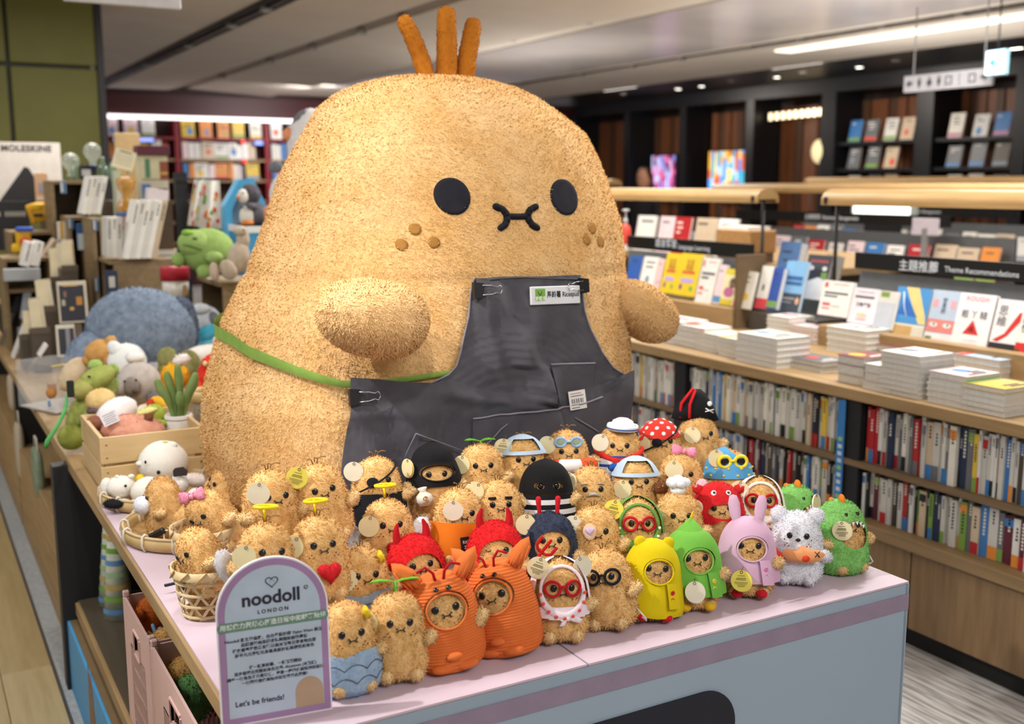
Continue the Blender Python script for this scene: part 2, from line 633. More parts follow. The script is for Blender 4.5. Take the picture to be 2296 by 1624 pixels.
# ------------------------------------------------------------------ the giant potato plush
GOLD = fur('e2b87c', 'edcb98', 7)
GOLDB = fur('deb273', 'eac690', 9)
YC = 2.62
ZS = [.74, .76, .80, .907, 1.03, 1.139, 1.211, 1.33, 1.448, 1.564, 1.62, 1.678, 1.735, 1.77, 1.795, 1.812, 1.822, 1.828]
HW = [.46, .51, .545, .556, .55, .533, .520, .486, .456, .416, .391, .358, .305, .258, .205, .145, .08, .001]
CS = [-.245, -.245, -.245, -.245, -.241, -.228, -.218, -.193, -.177, -.178, -.175, -.173, -.193, -.198, -.2, -.2, -.2, -.2]


def gp_a(z):
    return np.interp(z, ZS, HW) * 1.035


def gp_b(z):
    return np.interp(z, ZS, HW) * .83


def gp_c(z):
    return 1.2 + (np.interp(z, ZS, CS) + .245) / math.cos(R(29.5))


NEXP = 2.35


def gp_front(x, z, off=0, wide=1.0):
    a, b = gp_a(z) * wide + off, gp_b(z) + off
    d = min(abs(x - gp_c(z)) / max(a, 1e-6), 1)
    return YC - b * (1 - d ** NEXP) ** (1 / NEXP)


def gp_hit(u, v, off=0, wide=1.0):
    """where the sight line through (u, v) meets the plush"""
    d = ray(u, v)
    y = 1.9
    while y < 2.62:
        p = _c + d * (y / d[1])
        if y >= gp_front(p[0], p[2], off, wide) and abs(p[0] - gp_c(p[2])) < gp_a(p[2]) * wide + off:
            return p
        y += .003
    return _c + d * (2.45 / d[1])


giant = thing('giant_potato_plush', 'giant golden potato shaped plush in a grey apron towering over the toys', 'plush toy', (0, 0, 0))


def zlev(t):
    return .74 + (1.828 - .74) * (1 - (1 - t) ** 1.6)


def gbody(a, b):
    t = a * 2 * math.pi
    z = zlev(b)
    A, B = gp_a(z), gp_b(z)
    cs, sn = math.cos(t), math.sin(t)
    q = 2 / NEXP
    w_ = 1.0
    if abs(z - 1.325) < .02:
        w_ -= .010 * (1 - abs(z - 1.325) / .02)
    return (gp_c(z) + w_ * A * math.copysign(abs(sn) ** q, sn), YC - w_ * B * math.copysign(abs(cs) ** q, cs), z)


eyes = []
for u, v, rr in ((1012, 440, 41), (1264, 442, 40)):
    p = gp_hit(u, v)
    eyes.append((p[0], p[2], rr * mpp(p) * 1.0))
freck = []
for u, v in ((929, 514), (899, 549), (972, 544), (1327, 512), (1314, 537), (1346, 542)):
    p = gp_hit(u, v)
    freck.append((p[0], p[2], 13.5 * mpp(p)))


def gkeep(p):
    k = np.ones(len(p), bool)
    for x, z, r_ in eyes:
        k &= ~((p[:, 1] < YC) & ((p[:, 0] - x) ** 2 + (p[:, 2] - z) ** 2 < (r_ * 1.06) ** 2))
    for x, z, r_ in freck:
        k &= ~((p[:, 1] < YC) & ((p[:, 0] - x) ** 2 + (p[:, 2] - z) ** 2 < (r_ * 1.0) ** 2))
    return k


mb = MB().grid(gbody, 150, 90, GOLDB)
mb.fuzz(270000, .0080, .0034, 1.6, gkeep, hard=.5)
obj('body', mb, giant)


def patch(mb, x, z, r_, off, m, n=24, rings=5, rz=None, front=gp_front, dome=0):
    rz = rz or r_
    V = [(x, front(x, z, off) - dome, z)]
    for k in range(1, rings + 1):
        for i in range(n):
            t = 2 * math.pi * i / n
            q = k / rings
            px, pz = x + r_ * q * math.cos(t), z + rz * q * math.sin(t)
            V.append((px, front(px, pz, off) - dome * (1 - q * q), pz))
    # skirt that sinks the rim into the pile
    for i in range(n):
        t = 2 * math.pi * i / n
        px, pz = x + r_ * math.cos(t), z + rz * math.sin(t)
        V.append((px, front(px, pz, off - .01 if front is gp_front else off - .002), pz))
    F = [(0, 1 + (i + 1) % n, 1 + i) for i in range(n)]
    for k in range(rings):
        for i in range(n):
            a, b = 1 + k * n + i, 1 + k * n + (i + 1) % n
            F.append((a, b, b + n, a + n))
    F = [f[::-1] for f in F]
    mb.add(V, F, m, True)


FELT = cloth('23232b', '1c1c24')
for x, z, r_ in eyes:
    mb = MB()
    patch(mb, x, z, r_, .0045, FELT, 32, 6)
    obj('eye', mb, giant, label='large round black felt eye')
for x, z, r_ in freck:
    mb = MB()
    patch(mb, x, z, r_, .002, cloth('a8793c', '9a6d34'), 16, 2)
    obj('freckle', mb, giant)
mb = MB()


def stroke(pts, r_, off=.006):
    P = []
    for i in range(len(pts) - 1):
        for k in range(4):
            t = k / 4
            P.append((pts[i][0] * (1 - t) + pts[i + 1][0] * t, pts[i][1] * (1 - t) + pts[i + 1][1] * t))
    P.append(pts[-1])
    out = []
    for u, v in P:
        p = gp_hit(u, v, off)
        out.append(tuple(p))
    mb.tube(out, r_, cloth('1c1c22', '17171d'), 8, round_end=True)


stroke([(1112, 463), (1127, 470), (1136, 481), (1137, 493), (1132, 505), (1123, 511)], .0085)
stroke([(1201, 464), (1189, 470), (1183, 481), (1185, 493), (1193, 504), (1204, 511)], .0085)
stroke([(1136, 485), (1160, 486), (1184, 485)], .0075)
obj('mouth', mb, giant)
# stalks of hair
BROWN = fur('a4621b', 'b87324', 12)
for pts, r0 in (([(962, 190), (940, 120), (921, 75), (908, 50)], 17), ([(1001, 195), (1002, 120), (1001, 70), (1001, 34)], 20.5), ([(1040, 195), (1047, 130), (1055, 90), (1060, 58)], 18.5)):
    P = [at_y(u, v, 2.58) for u, v in pts]
    Q = []
    for i in range(3):
        for k in range(5):
            Q.append(P[i] + (P[i + 1] - P[i]) * k / 5)
    Q.append(P[-1])
    rr = [r0 * mpp(P[0]) * (1.18 - .18 * i / 15 + .035 * math.sin(i * 2.1)) for i in range(len(Q))]
    mb = MB().tube(Q, rr, BROWN, 16, round_end=True)
    mb.fuzz(2500, .004, .002, 1.2)
    obj('hair_stalk', mb, giant)
# arms: stuffed mitts
pa = at_y(836, 706, 2.12)
M = Matrix.Translation(pa) @ Euler((R(-6), R(8), R(-18))).to_matrix().to_4x4()
mb = MB()


def mitt(sx, sy, sz, flat):
    def fn(a, b):
        t = a * 2 * math.pi
        k = (b - .5) * math.pi
        x, y, z = math.cos(k) * math.cos(t), math.cos(k) * math.sin(t), math.sin(k)
        z = z if z < 0 else z * flat
        q = 1 + .10 * x * (1 if z < 0 else .2)
        return (sx * math.copysign(abs(x) ** .85, x), sy * y * q, sz * math.copysign(abs(z) ** .9, z) * q)
    return fn


mb.grid(mitt(.118, .13, .088, .80), 40, 24, GOLD, M=M)
mb.fuzz(24000, .0074, .0031, 1.5, hard=.5)
obj('arm', mb, giant)
pb = at_y(1440, 697, 2.33)
M = Matrix.Translation(pb) @ Euler((0, R(33), R(10))).to_matrix().to_4x4()
mb = MB().grid(mitt(.112, .085, .066, .95), 40, 24, GOLD, M=M)
mb.fuzz(18000, .0074, .0031, 1.5, hard=.5)
obj('arm', mb, giant)
# green waist ribbon
RIB = cloth('86a64e', '7a9a45')
pth = [(519, 745, 26), (523, 765, 26), (560, 790, 24), (610, 810, 22), (665, 832, 20), (720, 850, 18), (770, 862, 15), (830, 862, 14), (900, 852, 12), (950, 845, 11), (1010, 836, 10), (1060, 832, 9)]
mb = MB()
V, F = [], []
hit = [gp_hit(u, v, .018) for u, v, _ in pth[1:]]
c0 = hit[0]
back = []
for k in range(10, 0, -1):
    th = R(-90 - k * 9)
    z = c0[2] + .004 * k
    back.append((gp_c(z) + (gp_a(z) + .017) * math.copysign(abs(math.sin(th)) ** (2 / NEXP), math.sin(th)), YC - (gp_b(z) + .017) * math.copysign(abs(math.cos(th)) ** (2 / NEXP), math.cos(th)), z))
allp = back + [tuple(p) for p in hit]
hw = [.016] * len(back) + [h * mpp(p) * .55 for (_, _, h), p in zip(pth[1:], hit)]
for (x, y, z), h in zip(allp, hw):
    V += [(x, y, z - h), (x * 1 + .0, y - .004, z), (x, y, z + h)]
for i in range(len(allp) - 1):
    for k in (0, 1):
        a = i * 3 + k
        F.append((a, a + 3, a + 4, a + 1))
mb.add(V, F, RIB, True)
obj('waist_ribbon', mb, giant, label='pale green ribbon tied round the waist')

# ---- apron
APR = cloth('525157', '4a4950')
apron = thing('apron', 'dark grey cotton apron clipped on the giant potato plush', 'apron', (0, 0, 0))
SEAM = cloth('7c7a82', '8a8890')


def wr(u, v):
    def ridge(d, w_):
        return math.exp(-(d / w_) ** 2)
    b = .020 * ridge(u - 1118 - .55 * (v - 690), 26) * (v < 905) + .014 * ridge(u - 1085 - .25 * (v - 700), 20) + .012 * ridge(u - 1200 + .25 * (v - 700), 30) * (v < 820)
    b += .016 * ridge(v - 885 - .12 * (u - 1000), 14) * ridge(u - 1080, 90) + .012 * ridge(v - 925 + .05 * (u - 900), 16) * ridge(u - 870, 90) + .014 * ridge(u - 1225 - .3 * (v - 860), 14) * (v > 820)
    b += .004 * math.sin((u - .6 * v) / 26) + .003 * math.sin((u + 1.3 * v) / 31 + 1)
    if v > 850:
        b += .009 * math.sin((u - .25 * (v - 850)) / 21 + 2) * min(1, (v - 850) / 60)
    return b


def aproj(u, v, off=.02):
    p = gp_hit(u, v, off, 1.14)
    p = np.array(p)
    p[1] -= wr(u, v)
    return tuple(p)


BL = [(622, 1055), (660, 1053), (712, 1051), (747, 1044), (789, 1034), (820, 1023), (840, 1006), (858, 975), (872, 940), (982, 930)]
BR = [(622, 1304), (660, 1306), (695, 1311), (740, 1325), (789, 1347), (824, 1375), (838, 1396), (850, 1412), (872, 1412), (982, 1405)]
mb = MB()


def bib(a, b):
    v = 622 + 360 * b
    l, r_ = np.interp(v, [p[0] for p in BL], [p[1] for p in BL]), np.interp(v, [p[0] for p in BR], [p[1] for p in BR])
    u = l + (r_ - l) * a
    return aproj(u, v - 5 * a * (1 - b), .026)


mb.grid(bib, 60, 60, APR, wrap=False)
obj('bib', mb, apron)
TOPS = [(786, 848), (850, 850), (925, 858), (975, 860), (1008, 850), (1100, 880), (1300, 880), (1395, 843), (1424, 830)]
mb = MB()


def skirt(a, b):
    l, r_ = 788 - 26 * b, 1424 - 24 * b
    u = l + (r_ - l) * a
    t = np.interp(u, [p[0] for p in TOPS], [p[1] for p in TOPS])
    v = t + (1130 - 60 * a - t) * b
    return aproj(u, v, .031)


mb.grid(skirt, 110, 40, APR, wrap=False)
obj('skirt', mb, apron)


def hem(pts, r_, name, m, off=.026):
    mb = MB()
    P = []
    for i in range(len(pts) - 1):
        for k in range(4):
            t = k / 4
            P.append(aproj(pts[i][0] * (1 - t) + pts[i + 1][0] * t, pts[i][1] * (1 - t) + pts[i + 1][1] * t, off))
    P.append(aproj(*pts[-1], off))
    mb.tube(P, r_, m, 6)
    return obj(name, mb, apron)


hem([(v_, u_) for u_, v_ in BL[:-2]], .0022, 'edge_seam', SEAM, .028)
hem([(v_, u_) for u_, v_ in BR[:-3]], .0022, 'edge_seam', SEAM, .028)
hem([(1055, 627), (1180, 622), (1304, 627)], .0022, 'edge_seam', APR, .028)
mb = MB()


def fold(a, b):
    u = 1058 + (1418 - 1058) * a
    top = np.interp(u, [1058, 1120, 1200, 1290, 1350, 1418], [938, 930, 922, 912, 890, 838])
    v = top + (1110 - 60 * a - top) * b
    return aproj(u, v, .043 - .006 * b)


mb.grid(fold, 60, 24, APR, wrap=False)
obj('front_pocket', mb, apron)
hem([(1058, 938), (1120, 930), (1200, 922), (1290, 912), (1350, 890)], .0022, 'pocket_hem', SEAM, .046)
mb = MB().grid(lambda a, b: aproj(1236 + a * (1332 - 1236), 818 - 4 * a + b * (100 + 6 * a), .035), 10, 10, APR, wrap=False)
obj('bib_pocket', mb, apron)
hem([(1236, 818), (1332, 814)], .0022, 'pocket_hem', SEAM, .037)
hem([(1236, 818), (1240, 925)], .0014, 'pocket_hem', mat('2c2b31', .8), .036)
for a, b in (((928, 970), (1040, 1012)), ((1136, 950), (1080, 1000)), ((1290, 937), (1340, 968)), ((928, 970), (912, 1030))):
    hem([a, b], .0012, 'stitch_line', SEAM, .047)
# name badge, sticker, clips
def onap(u, v, off):
    p = np.array(gp_hit(u, v, off - .02, 1.14))
    p[1] -= max(wr(u, v), .012)
    return p


pb_ = onap(1239, 661, .048)
mp_ = mpp(pb_)
bd = thing('name_badge', 'white name badge with a green logo pinned on the grey apron bib', 'badge', pb_, (R(-6), R(1.5), R(3)))
W_, H_ = 131 * mp_ * 1.02, 38 * mp_ * 1.06
obj('badge_plate', MB().box((0, 0, 0), (W_, .006, H_), mat('e2e6ea', .35), bev=.001), bd)
obj('logo_square', MB().box((-W_ * .32, -.0035, .002), (W_ * .2, .001, W_ * .2), mat('7cae4a', .4)), bd)
obj('logo_handle', MB().tube([(-W_ * .365, -.0045, .011), (-W_ * .35, -.0045, .004), (-W_ * .32, -.0045, .001), (-W_ * .30, -.0045, .004), (-W_ * .285, -.0045, .011)], .0012, mat('3d5a1e', .5), 6), bd)
INK = mat('2a2a2e', .6)
text('博客來', .012, mat('eef3e6', .5), bd, (-W_ * .32, -.0045, -.008), bold=.0002)
text('馬鈴薯 Ricespud', .0165, INK, bd, (W_ * .145, -.0036, .001), bold=.0004, wide=.82)
ps = onap(1289, 895, .052)
stk = thing('price_sticker', 'small white barcode sticker on the apron bib pocket', 'sticker', ps, (R(-10), R(-3), 0))
obj('paper', MB().box((0, 0, 0), (.047, .001, .045), mat('e4e2e0', .5)), stk)
mb = MB()
for k in range(16):
    if k % 3 != 2:
        mb.box((-.017 + k * .0021, -.0008, -.002), (.0009 + .0006 * (k % 2), .0004, .011), INK)
obj('barcode', mb, stk)
mb = MB()
for z, l, m_ in ((.016, .03, 'b06a6a'), (.010, .036, '3a3a3e'), (-.011, .03, '3a3a3e'), (-.018, .022, '3a3a3e')):
    x = -.018
    while x < -.018 + l:
        mb.box((x, -.0008, z), (.0018, .0004, .0022), mat(m_, .6))
        x += .0026
obj('print_line', mb, stk)
STEEL = mat('b9bcc0', .25, metal=1)


def clip(u, v, sx, lab):
    p = onap(u, v, .054)
    c = thing('binder_clip', lab, 'binder clip', p, (R(-6), 0, R(-4 if sx > 0 else 4)))
    mb = MB()
    mb.prism([(-.012, -.019), (.012, -.016), (.012, .016), (-.012, .019)], -.006, .008, BLACK)
    obj('jaw', mb, c)
    for z in (.011, -.011):
        obj('wire_handle', MB().tube([(sx * .008, -.008, z), (sx * .03, -.010, z * .9), (sx * .042, -.011, z * .55), (sx * .05, -.011, z * .85), (sx * .054, -.011, z * .4), (sx * .055, -.011, 0)], .0013, STEEL, 6), c)
    return c


clip(1064, 650, 1, 'black binder clip at the left top corner of the apron bib')
clip(791, 889, 1, 'black binder clip at the left waist corner of the apron')
clip(1303, 640, -1, 'black binder clip half behind the white name badge')

# ------------------------------------------------------------------ acrylic risers under the rows of toys
ACR = mat('e4e2ea', .15, spec=.5, alpha=.09)


def riser(x0, x1, y0, y1, z, lab):
    t = thing('display_riser', lab, 'riser', ((x0 + x1) / 2, (y0 + y1) / 2, ZT))
    h = z - ZT
    obj('step_top', MB().box((0, 0, h - .002), (x1 - x0, y1 - y0, .004), ACR), t)
    obj('step_front', MB().box((0, -(y1 - y0) / 2 + .002, (h - .004) / 2), (x1 - x0, .004, h - .004), ACR), t)
    for s in (-1, 1):
        obj('step_side', MB().box((s * ((x1 - x0) / 2 - .002), .002, (h - .004) / 2), (.004, y1 - y0 - .004, h - .004), ACR), t)


RZ = {1: ZT, 2: .777, 3: .817, 4: .86}
riser(.61, 1.76, 1.63, 1.762, RZ[2], 'low clear riser under the second row of toys')
riser(.70, 1.76, 1.766, 1.902, RZ[3], 'middle clear riser under the third row of toys')
riser(.70, 1.74, 1.906, 2.07, RZ[4], 'tall clear riser under the back row of toys')
riser(.505, .606, 1.63, 1.762, .848, 'clear riser under the left pair of angel toys')
riser(.515, .696, 1.766, 1.902, .90, 'clear riser under the two plain toys at the left')
# ------------------------------------------------------------------ small potato plush toys
DH, DW, DD = .143, .0525, .045
DT = [0, .02, .06, .14, .28, .42, .56, .70, .80, .88, .94, .975, 1.0]
DR = [.62, .80, .91, .985, 1.0, .985, .95, .885, .79, .655, .49, .32, .001]


def dr(t):
    return float(np.interp(t, DT, DR))


_DTs = np.linspace(0, 1, 61)
_DRs = np.convolve(np.pad([dr(t) for t in _DTs], 2, 'edge'), [.15, .2, .3, .2, .15], 'valid')
_DRs[0], _DRs[-1] = .6, .03


def dsurf(th, t, d=0):
    """point of the toy's skin: th = 0 is the front, t the height, d an offset along the normal"""
    r_ = np.interp(t, _DTs, _DRs)
    dz = (np.interp(min(t + .03, 1), _DTs, _DRs) - np.interp(max(t - .03, 0), _DTs, _DRs)) / (min(t + .03, 1) - max(t - .03, 0))
    nz = -dz * DW / DH
    nl = math.sqrt(1 + nz * nz)
    return ((DW * r_ + d / nl) * math.sin(th), -(DD * r_ + d / nl) * math.cos(th), t * DH + d * nz / nl)


def dfront(x, z, off=0):
    r_ = np.interp(z / DH, _DTs, _DRs)
    a, b = DW * r_ + off, DD * r_ + off
    q = min(abs(x) / a, .985)
    return -b * math.sqrt(1 - q * q)


TAN = fur('d2a05e', 'ecc588', 70)
TANP = fur('dfb87c', 'efd09c', 70)
_mesh = {}


def cached(key, make):
    if key not in _mesh:
        _mesh[key] = make().mesh(key)
    return _mesh[key]


def f_body(m=TAN, n=6400, seed=0):
    def mk():
        mb = MB().grid(lambda a, b: dsurf(a * 2 * math.pi, b), 26, 22, m)
        mb.fuzz(n, .0058, .0023, 1.5)
        return mb
    return mk


def f_limb(r_, m=TANP, n=700):
    def mk():
        mb = MB().ell((0, 0, 0), r_, m, 12, 8)
        mb.fuzz(n, .0052, .0021, 1.2)
        return mb
    return mk


def add(root, key, make, loc=None, rot=None, name=None, label=None, scale=None):
    return obj(name or key, cached(key, make), root, loc, rot, label=label, scale=scale)


EYEB = mat('0e0e12', .25, spec=.6)
EYEC = [(-.0165, .098), (.0165, .098)]


def eye_mb():
    return MB().ell((0, 0, 0), (.0058, .0026, .0062), EYEB, 12, 8)


def on_front(x, z, off):
    return (x, dfront(x, z, 0) - off, z)


def fz_ang(x, z):
    a = DW * np.interp(z / DH, _DTs, _DRs)
    return math.asin(max(-.95, min(.95, x / a)))


def mouth_mb():
    mb = MB()
    s = .0011
    o = .0052
    zz = .0885
    for sx in (-1, 1):
        mb.tube([on_front(sx * .0078, zz + .0032, o), on_front(sx * .005, zz + .0012, o), on_front(sx * .0042, zz - .0006, o), on_front(sx * .005, zz - .0024, o), on_front(sx * .0068, zz - .004, o)], s, EYEB, 5)
    mb.tube([on_front(-.0042, zz - .0003, o), on_front(0, zz - .0006, o), on_front(.0042, zz - .0003, o)], s * .9, EYEB, 5)
    return mb


def freckle_mb():
    mb = MB()
    m = mat('8a5a26', .8)
    for sx in (-1, 1):
        for a, b in ((.021, .083), (.025, .0785), (.0175, .0785)):
            mb.ell(on_front(sx * a, b, .0038), (.0014, .001, .0014), m, 6, 4)
    return mb


def hair_mb():
    mb = MB()
    m = mat('8c6a3c', .7)
    for sx in (-1, 0, 1):
        mb.tube([(sx * .003, 0, .141), (sx * .006, -.003, .151), (sx * .013, -.006, .155 - abs(sx) * .001), (sx * .017 + .004, -.008, .152)], .0011, m, 5)
    return mb


def tag_mb(c, edge, txt):
    def mk():
        mb = MB()
        # two stacked discs: the tag is a folded round card
        for y, m in ((0, mat(c, .5)), (.0016, mat(edge, .5)), (.0030, mat(c, .5))):
            n = 24
            off = .001 * y / .003
            mb.prism([(.0195 * math.cos(2 * math.pi * k / n) + off * 1.2, .0195 * math.sin(2 * math.pi * k / n) - off * 1.5) for k in range(n)], y - .0006, y + .0006, m)
        mb.tube([(.0025 * math.cos(a), -.001, .0155 + .0025 * math.sin(a)) for a in [k * math.pi / 4 for k in range(8)]], .0005, mat('4a4238', .5), 4, closed=True)
        mb.tube([(0, -.001, .017), (.002, .001, .022), (.004, .006, .026)], .0005, mat('4a4238', .5), 4)
        return mb
    return mk


def tagtext_mb():
    mb = MB()
    m = mat('6e6540', .6)
    for k, (z, l) in enumerate(((.009, .012), (.0045, .016), (.0018, .019), (-.003, .024), (-.0055, .022), (-.008, .014), (-.0105, .012))):
        x = -l / 2
        while x < l / 2:
            mb.box((x, -.0009, z), (.0013, .0004, .0011 + .0006 * (k in (1, 2))), m)
            x += .0019
    return mb


TAGK = {'cream': ('e6d9ae', 'f2efe6'), 'yellow': ('e9d95c', 'e8cf3a'), 'white': ('e4dcc4', 'f4f2ee'), 'gold': ('e2d5a6', 'e6c62c')}


def hang_tag(root, x, y, z, kind='cream', rz=0, ry=0, rx=0, txt=False):
    t = add(root, 'hang_tag_' + kind, tag_mb(TAGK[kind][0], TAGK[kind][1], 0), (x, y, z), (R(rx), R(ry), R(rz)), 'hang_tag', 'round %s card tag' % ('yellow' if kind == 'yellow' else 'cream'))
    if txt:
        add(t, 'tag_print', tagtext_mb, name='tag_print')
    return t


STR = mat('e9e8ea', .5)


def strap_mb():
    return MB().tube([(.046, .01, .02), (.058, .004, .012), (.067, -.006, .006), (.068, -.014, .012), (.06, -.016, .024), (.05, -.008, .034)], .0014, STR, 6)


def shell(mb, m, d, tr, keep=None, nu=56, nv=40, snap=None):
    """cloth layer over the toy; openings listed in snap get a clean elliptical edge"""
    t0, t1 = tr
    snap = snap or ([keep.p] if hasattr(keep, 'p') else [])

    def P(a, b):
        th, t = (a - .5) * 2 * math.pi, t0 + (t1 - t0) * b
        dd = (d(th, t) if callable(d) else d) + .002
        x, y, z = dsurf(th, t, dd)
        if abs(th) < 1.5:
            x0, y0, z0 = dsurf(th, t)
            for xc, zc, rx, rz in snap:
                q = math.hypot((x0 - xc) / rx, (z0 - zc) / rz)
                if .3 < q < 1:
                    xn, zn = xc + (x0 - xc) / q, zc + (z0 - zc) / q
                    return (x + xn - x0, y + dfront(xn, min(zn, .138)) - dfront(x0, min(z0, .138)), z + zn - z0)
        return (x, y, z)

    def K(a, b):
        th, t = (a - .5) * 2 * math.pi, t0 + (t1 - t0) * b
        return keep(th, t)
    return mb.grid(P, nu, nv, m, keep=K if keep else None)


def hole(xc, zc, rx, rz):
    def k(th, t):
        if abs(th) > 1.5:
            return True
        x, y, z = dsurf(th, t)
        return ((x - xc) / rx) ** 2 + ((z - zc) / rz) ** 2 > .64
    k.p = (xc, zc, rx, rz)
    return k


def rim(mb, xc, zc, rx, rz, r_, m, off):
    P = []
    for k in range(28):
        a = 2 * math.pi * k / 28
        x, z = xc + rx * math.cos(a), zc + rz * math.sin(a)
        P.append((x, dfront(x, z, off + .002), z))
    return mb.tube(P, r_, m, 6, closed=True)


def glasses_mb(c, r_=.0132, wth=.0028):
    def mk():
        mb = MB()
        m = cloth(c)
        for sx in (-1, 1):
            mb.tube([(sx * .0185 + r_ * math.cos(a), dfront(sx * .0185 + r_ * math.cos(a), .098, 0) - .0085, .098 + r_ * math.sin(a)) for a in [2 * math.pi * k / 22 for k in range(22)]], wth, m, 6, closed=True, flat=1)
        mb.tube([(-.0055, -.049, .1), (0, -.0495, .1025), (.0055, -.049, .1)], wth * .9, m, 6)
        return mb
    return mk


def doll(label, x, y, z, off=10, tilt=9, roll=0, limbs='ud', fur_=None, eyes='oo', hair=True, mouth=True, s=1.0, body=True, face=True, legs=True):
    az = math.atan2(x, y)
    t = thing('potato_plush', label, 'plush toy', (x, y, z + .002), (R(-tilt), R(roll), -az + R(off)), group='little potato plush toys on the pink table')
    t.scale = (s, s, s)
    if body:
        add(t, 'body_%s' % (fur_[1] if fur_ else rnd.choice('abc')), f_body(fur_[0] if fur_ else TAN), name='body')
    lm = fur_[0] if fur_ and len(fur_) > 2 else TANP
    lk = fur_[1] if fur_ and len(fur_) > 2 else 'tan'
    if limbs:
        up = {'u': 32, 'd': -20, 'f': 5}
        for sx, c in ((-1, limbs[0]), (1, limbs[1])):
            if c in up:
                a = R(up[c])
                add(t, 'arm_' + lk, f_limb((.0175, .011, .0105), lm), (sx * .053, -.022, .062 + .012 * math.sin(a)), (0, -sx * a, sx * R(38)), 'arm')
        for sx in (-1, 1) if legs else ():
            add(t, 'leg_' + lk, f_limb((.0125, .0125, .0115), lm, 420), (sx * .024, -.034, .0115), None, 'leg')
    if face:
        for (ex, ez), c in zip(EYEC, eyes):
            if c == 'o':
                add(t, 'eye', eye_mb, (ex, dfront(ex, ez) - .0032, ez), (0, 0, fz_ang(ex, ez) * .8))
            elif c == '-':
                add(t, 'wink', lambda: MB().tube([(-.005, 0, .001), (0, -.0008, -.0008), (.005, 0, .001)], .001, EYEB, 5), (ex, dfront(ex, ez) - .0045, ez), (0, 0, fz_ang(ex, ez) * .8))
        if mouth:
            add(t, 'mouth', mouth_mb)
        add(t, 'freckles', freckle_mb, name='freckle_patch')
    if hair:
        add(t, 'hair', hair_mb)
    return t


def fz(mb, n, L=.0046, W=.002, lean=1.4):
    return mb.fuzz(n, L, W, lean)


# --- costume pieces
def heart_poly(s, n=36):
    return [(s * 16 * math.sin(a) ** 3 / 17, s * (13 * math.cos(a) - 5 * math.cos(2 * a) - 2 * math.cos(3 * a) - math.cos(4 * a)) / 17) for a in [2 * math.pi * k / n for k in range(n)]]


def pillow(mb, poly, th, m, M=None, rings=5):
    """a stuffed flat shape: outline in (x, z), domed on both sides"""
    n = len(poly)
    cx_, cz = sum(p[0] for p in poly) / n, sum(p[1] for p in poly) / n
    V = []
    for s in (-1, 1):
        V.append((cx_, s * th, cz))
        for k in range(1, rings + 1):
            q = k / rings
            for p in poly:
                V.append((cx_ + (p[0] - cx_) * q, s * th * math.sqrt(max(0, 1 - q ** 2.2)), cz + (p[1] - cz) * q))
    F = []
    st = 1 + rings * n
    ar = sum(poly[i][0] * poly[(i + 1) % n][1] - poly[(i + 1) % n][0] * poly[i][1] for i in range(n)) > 0
    for s in (0, 1):
        o = s * st
        for i in range(n):
            j = (i + 1) % n
            f = [(o, o + 1 + i, o + 1 + j)]
            for k in range(rings - 1):
                a, b = o + 1 + k * n + i, o + 1 + k * n + j
                f.append((a, a + n, b + n, b))
            for q in f:
                F.append(q if (s == 0) == ar else q[::-1])
    return mb.add(V, F, m, True, M)


HEART = fur('c6202a', 'd82f36', 50)
WINGF = fur('eeeef2', 'e2e4ec', 50)
YEL = mat('f0d400', .45)


def c_angel(t, wing=True):
    mb = MB().tube([(.019 * math.cos(a), .019 * math.sin(a), .168) for a in [2 * math.pi * k / 26 for k in range(26)]], .003, YEL, 8, closed=True)
    mb.tube([(0, .018, .167), (0, .012, .155), (0, .006, .14)], .0028, YEL, 6)
    add(t, 'halo', lambda: mb)
    hm = lambda: fz(pillow(MB(), heart_poly(.021), .011, HEART), 900, .003, .0016)
    add(t, 'heart', hm, (.006, -.052, .052), (R(-8), 0, 0), 'heart', 'red stuffed heart')
    if wing:
        wp = [(0, 0), (.012, .022), (.03, .038), (.046, .036), (.05, .018), (.044, .002), (.03, -.016), (.014, -.02)]
        for sx in (-1, 1):
            add(t, 'wing%d' % sx, lambda: fz(pillow(MB(), [(sx * a, b) for a, b in wp], .008, WINGF), 700), (sx * .038, .022, .062), (0, 0, sx * R(-22)), 'wing', 'white fluffy wing')


def c_devil(t, fork=True):
    RD = fur('c4141c', 'dc2a2c', 50)
    add(t, 'devil_hood', lambda: fz(shell(MB(), RD, .004, (.0, 1), hole(.002, .083, .033, .032)), 5200), name='red_suit', label='fluffy red devil suit with a face opening')
    for sx in (-1, 1):
        add(t, 'horn%d' % sx, lambda: MB().tube([(sx * .024, 0, .125), (sx * .028, 0, .145), (sx * .028, 0, .158), (sx * .0245, -.001, .169)], [.0095, .008, .006, .003], cloth('b0121c'), 10, round_end=True), name='horn')
    if fork:
        def mk():
            m = cloth('b8141c')
            mb = MB().tube([(0, 0, -.05), (0, 0, .03)], .0032, m, 6)
            mb.tube([(-.017, 0, .05), (-.0165, 0, .034), (-.009, 0, .028), (0, 0, .027), (.009, 0, .028), (.0165, 0, .034), (.017, 0, .05)], .003, m, 6, round_end=True)
            return mb.tube([(0, 0, .027), (0, 0, .055)], .003, m, 6, round_end=True)
        add(t, 'trident', mk, (.066, -.036, .07), (R(10), R(38), 0), label='red felt trident')


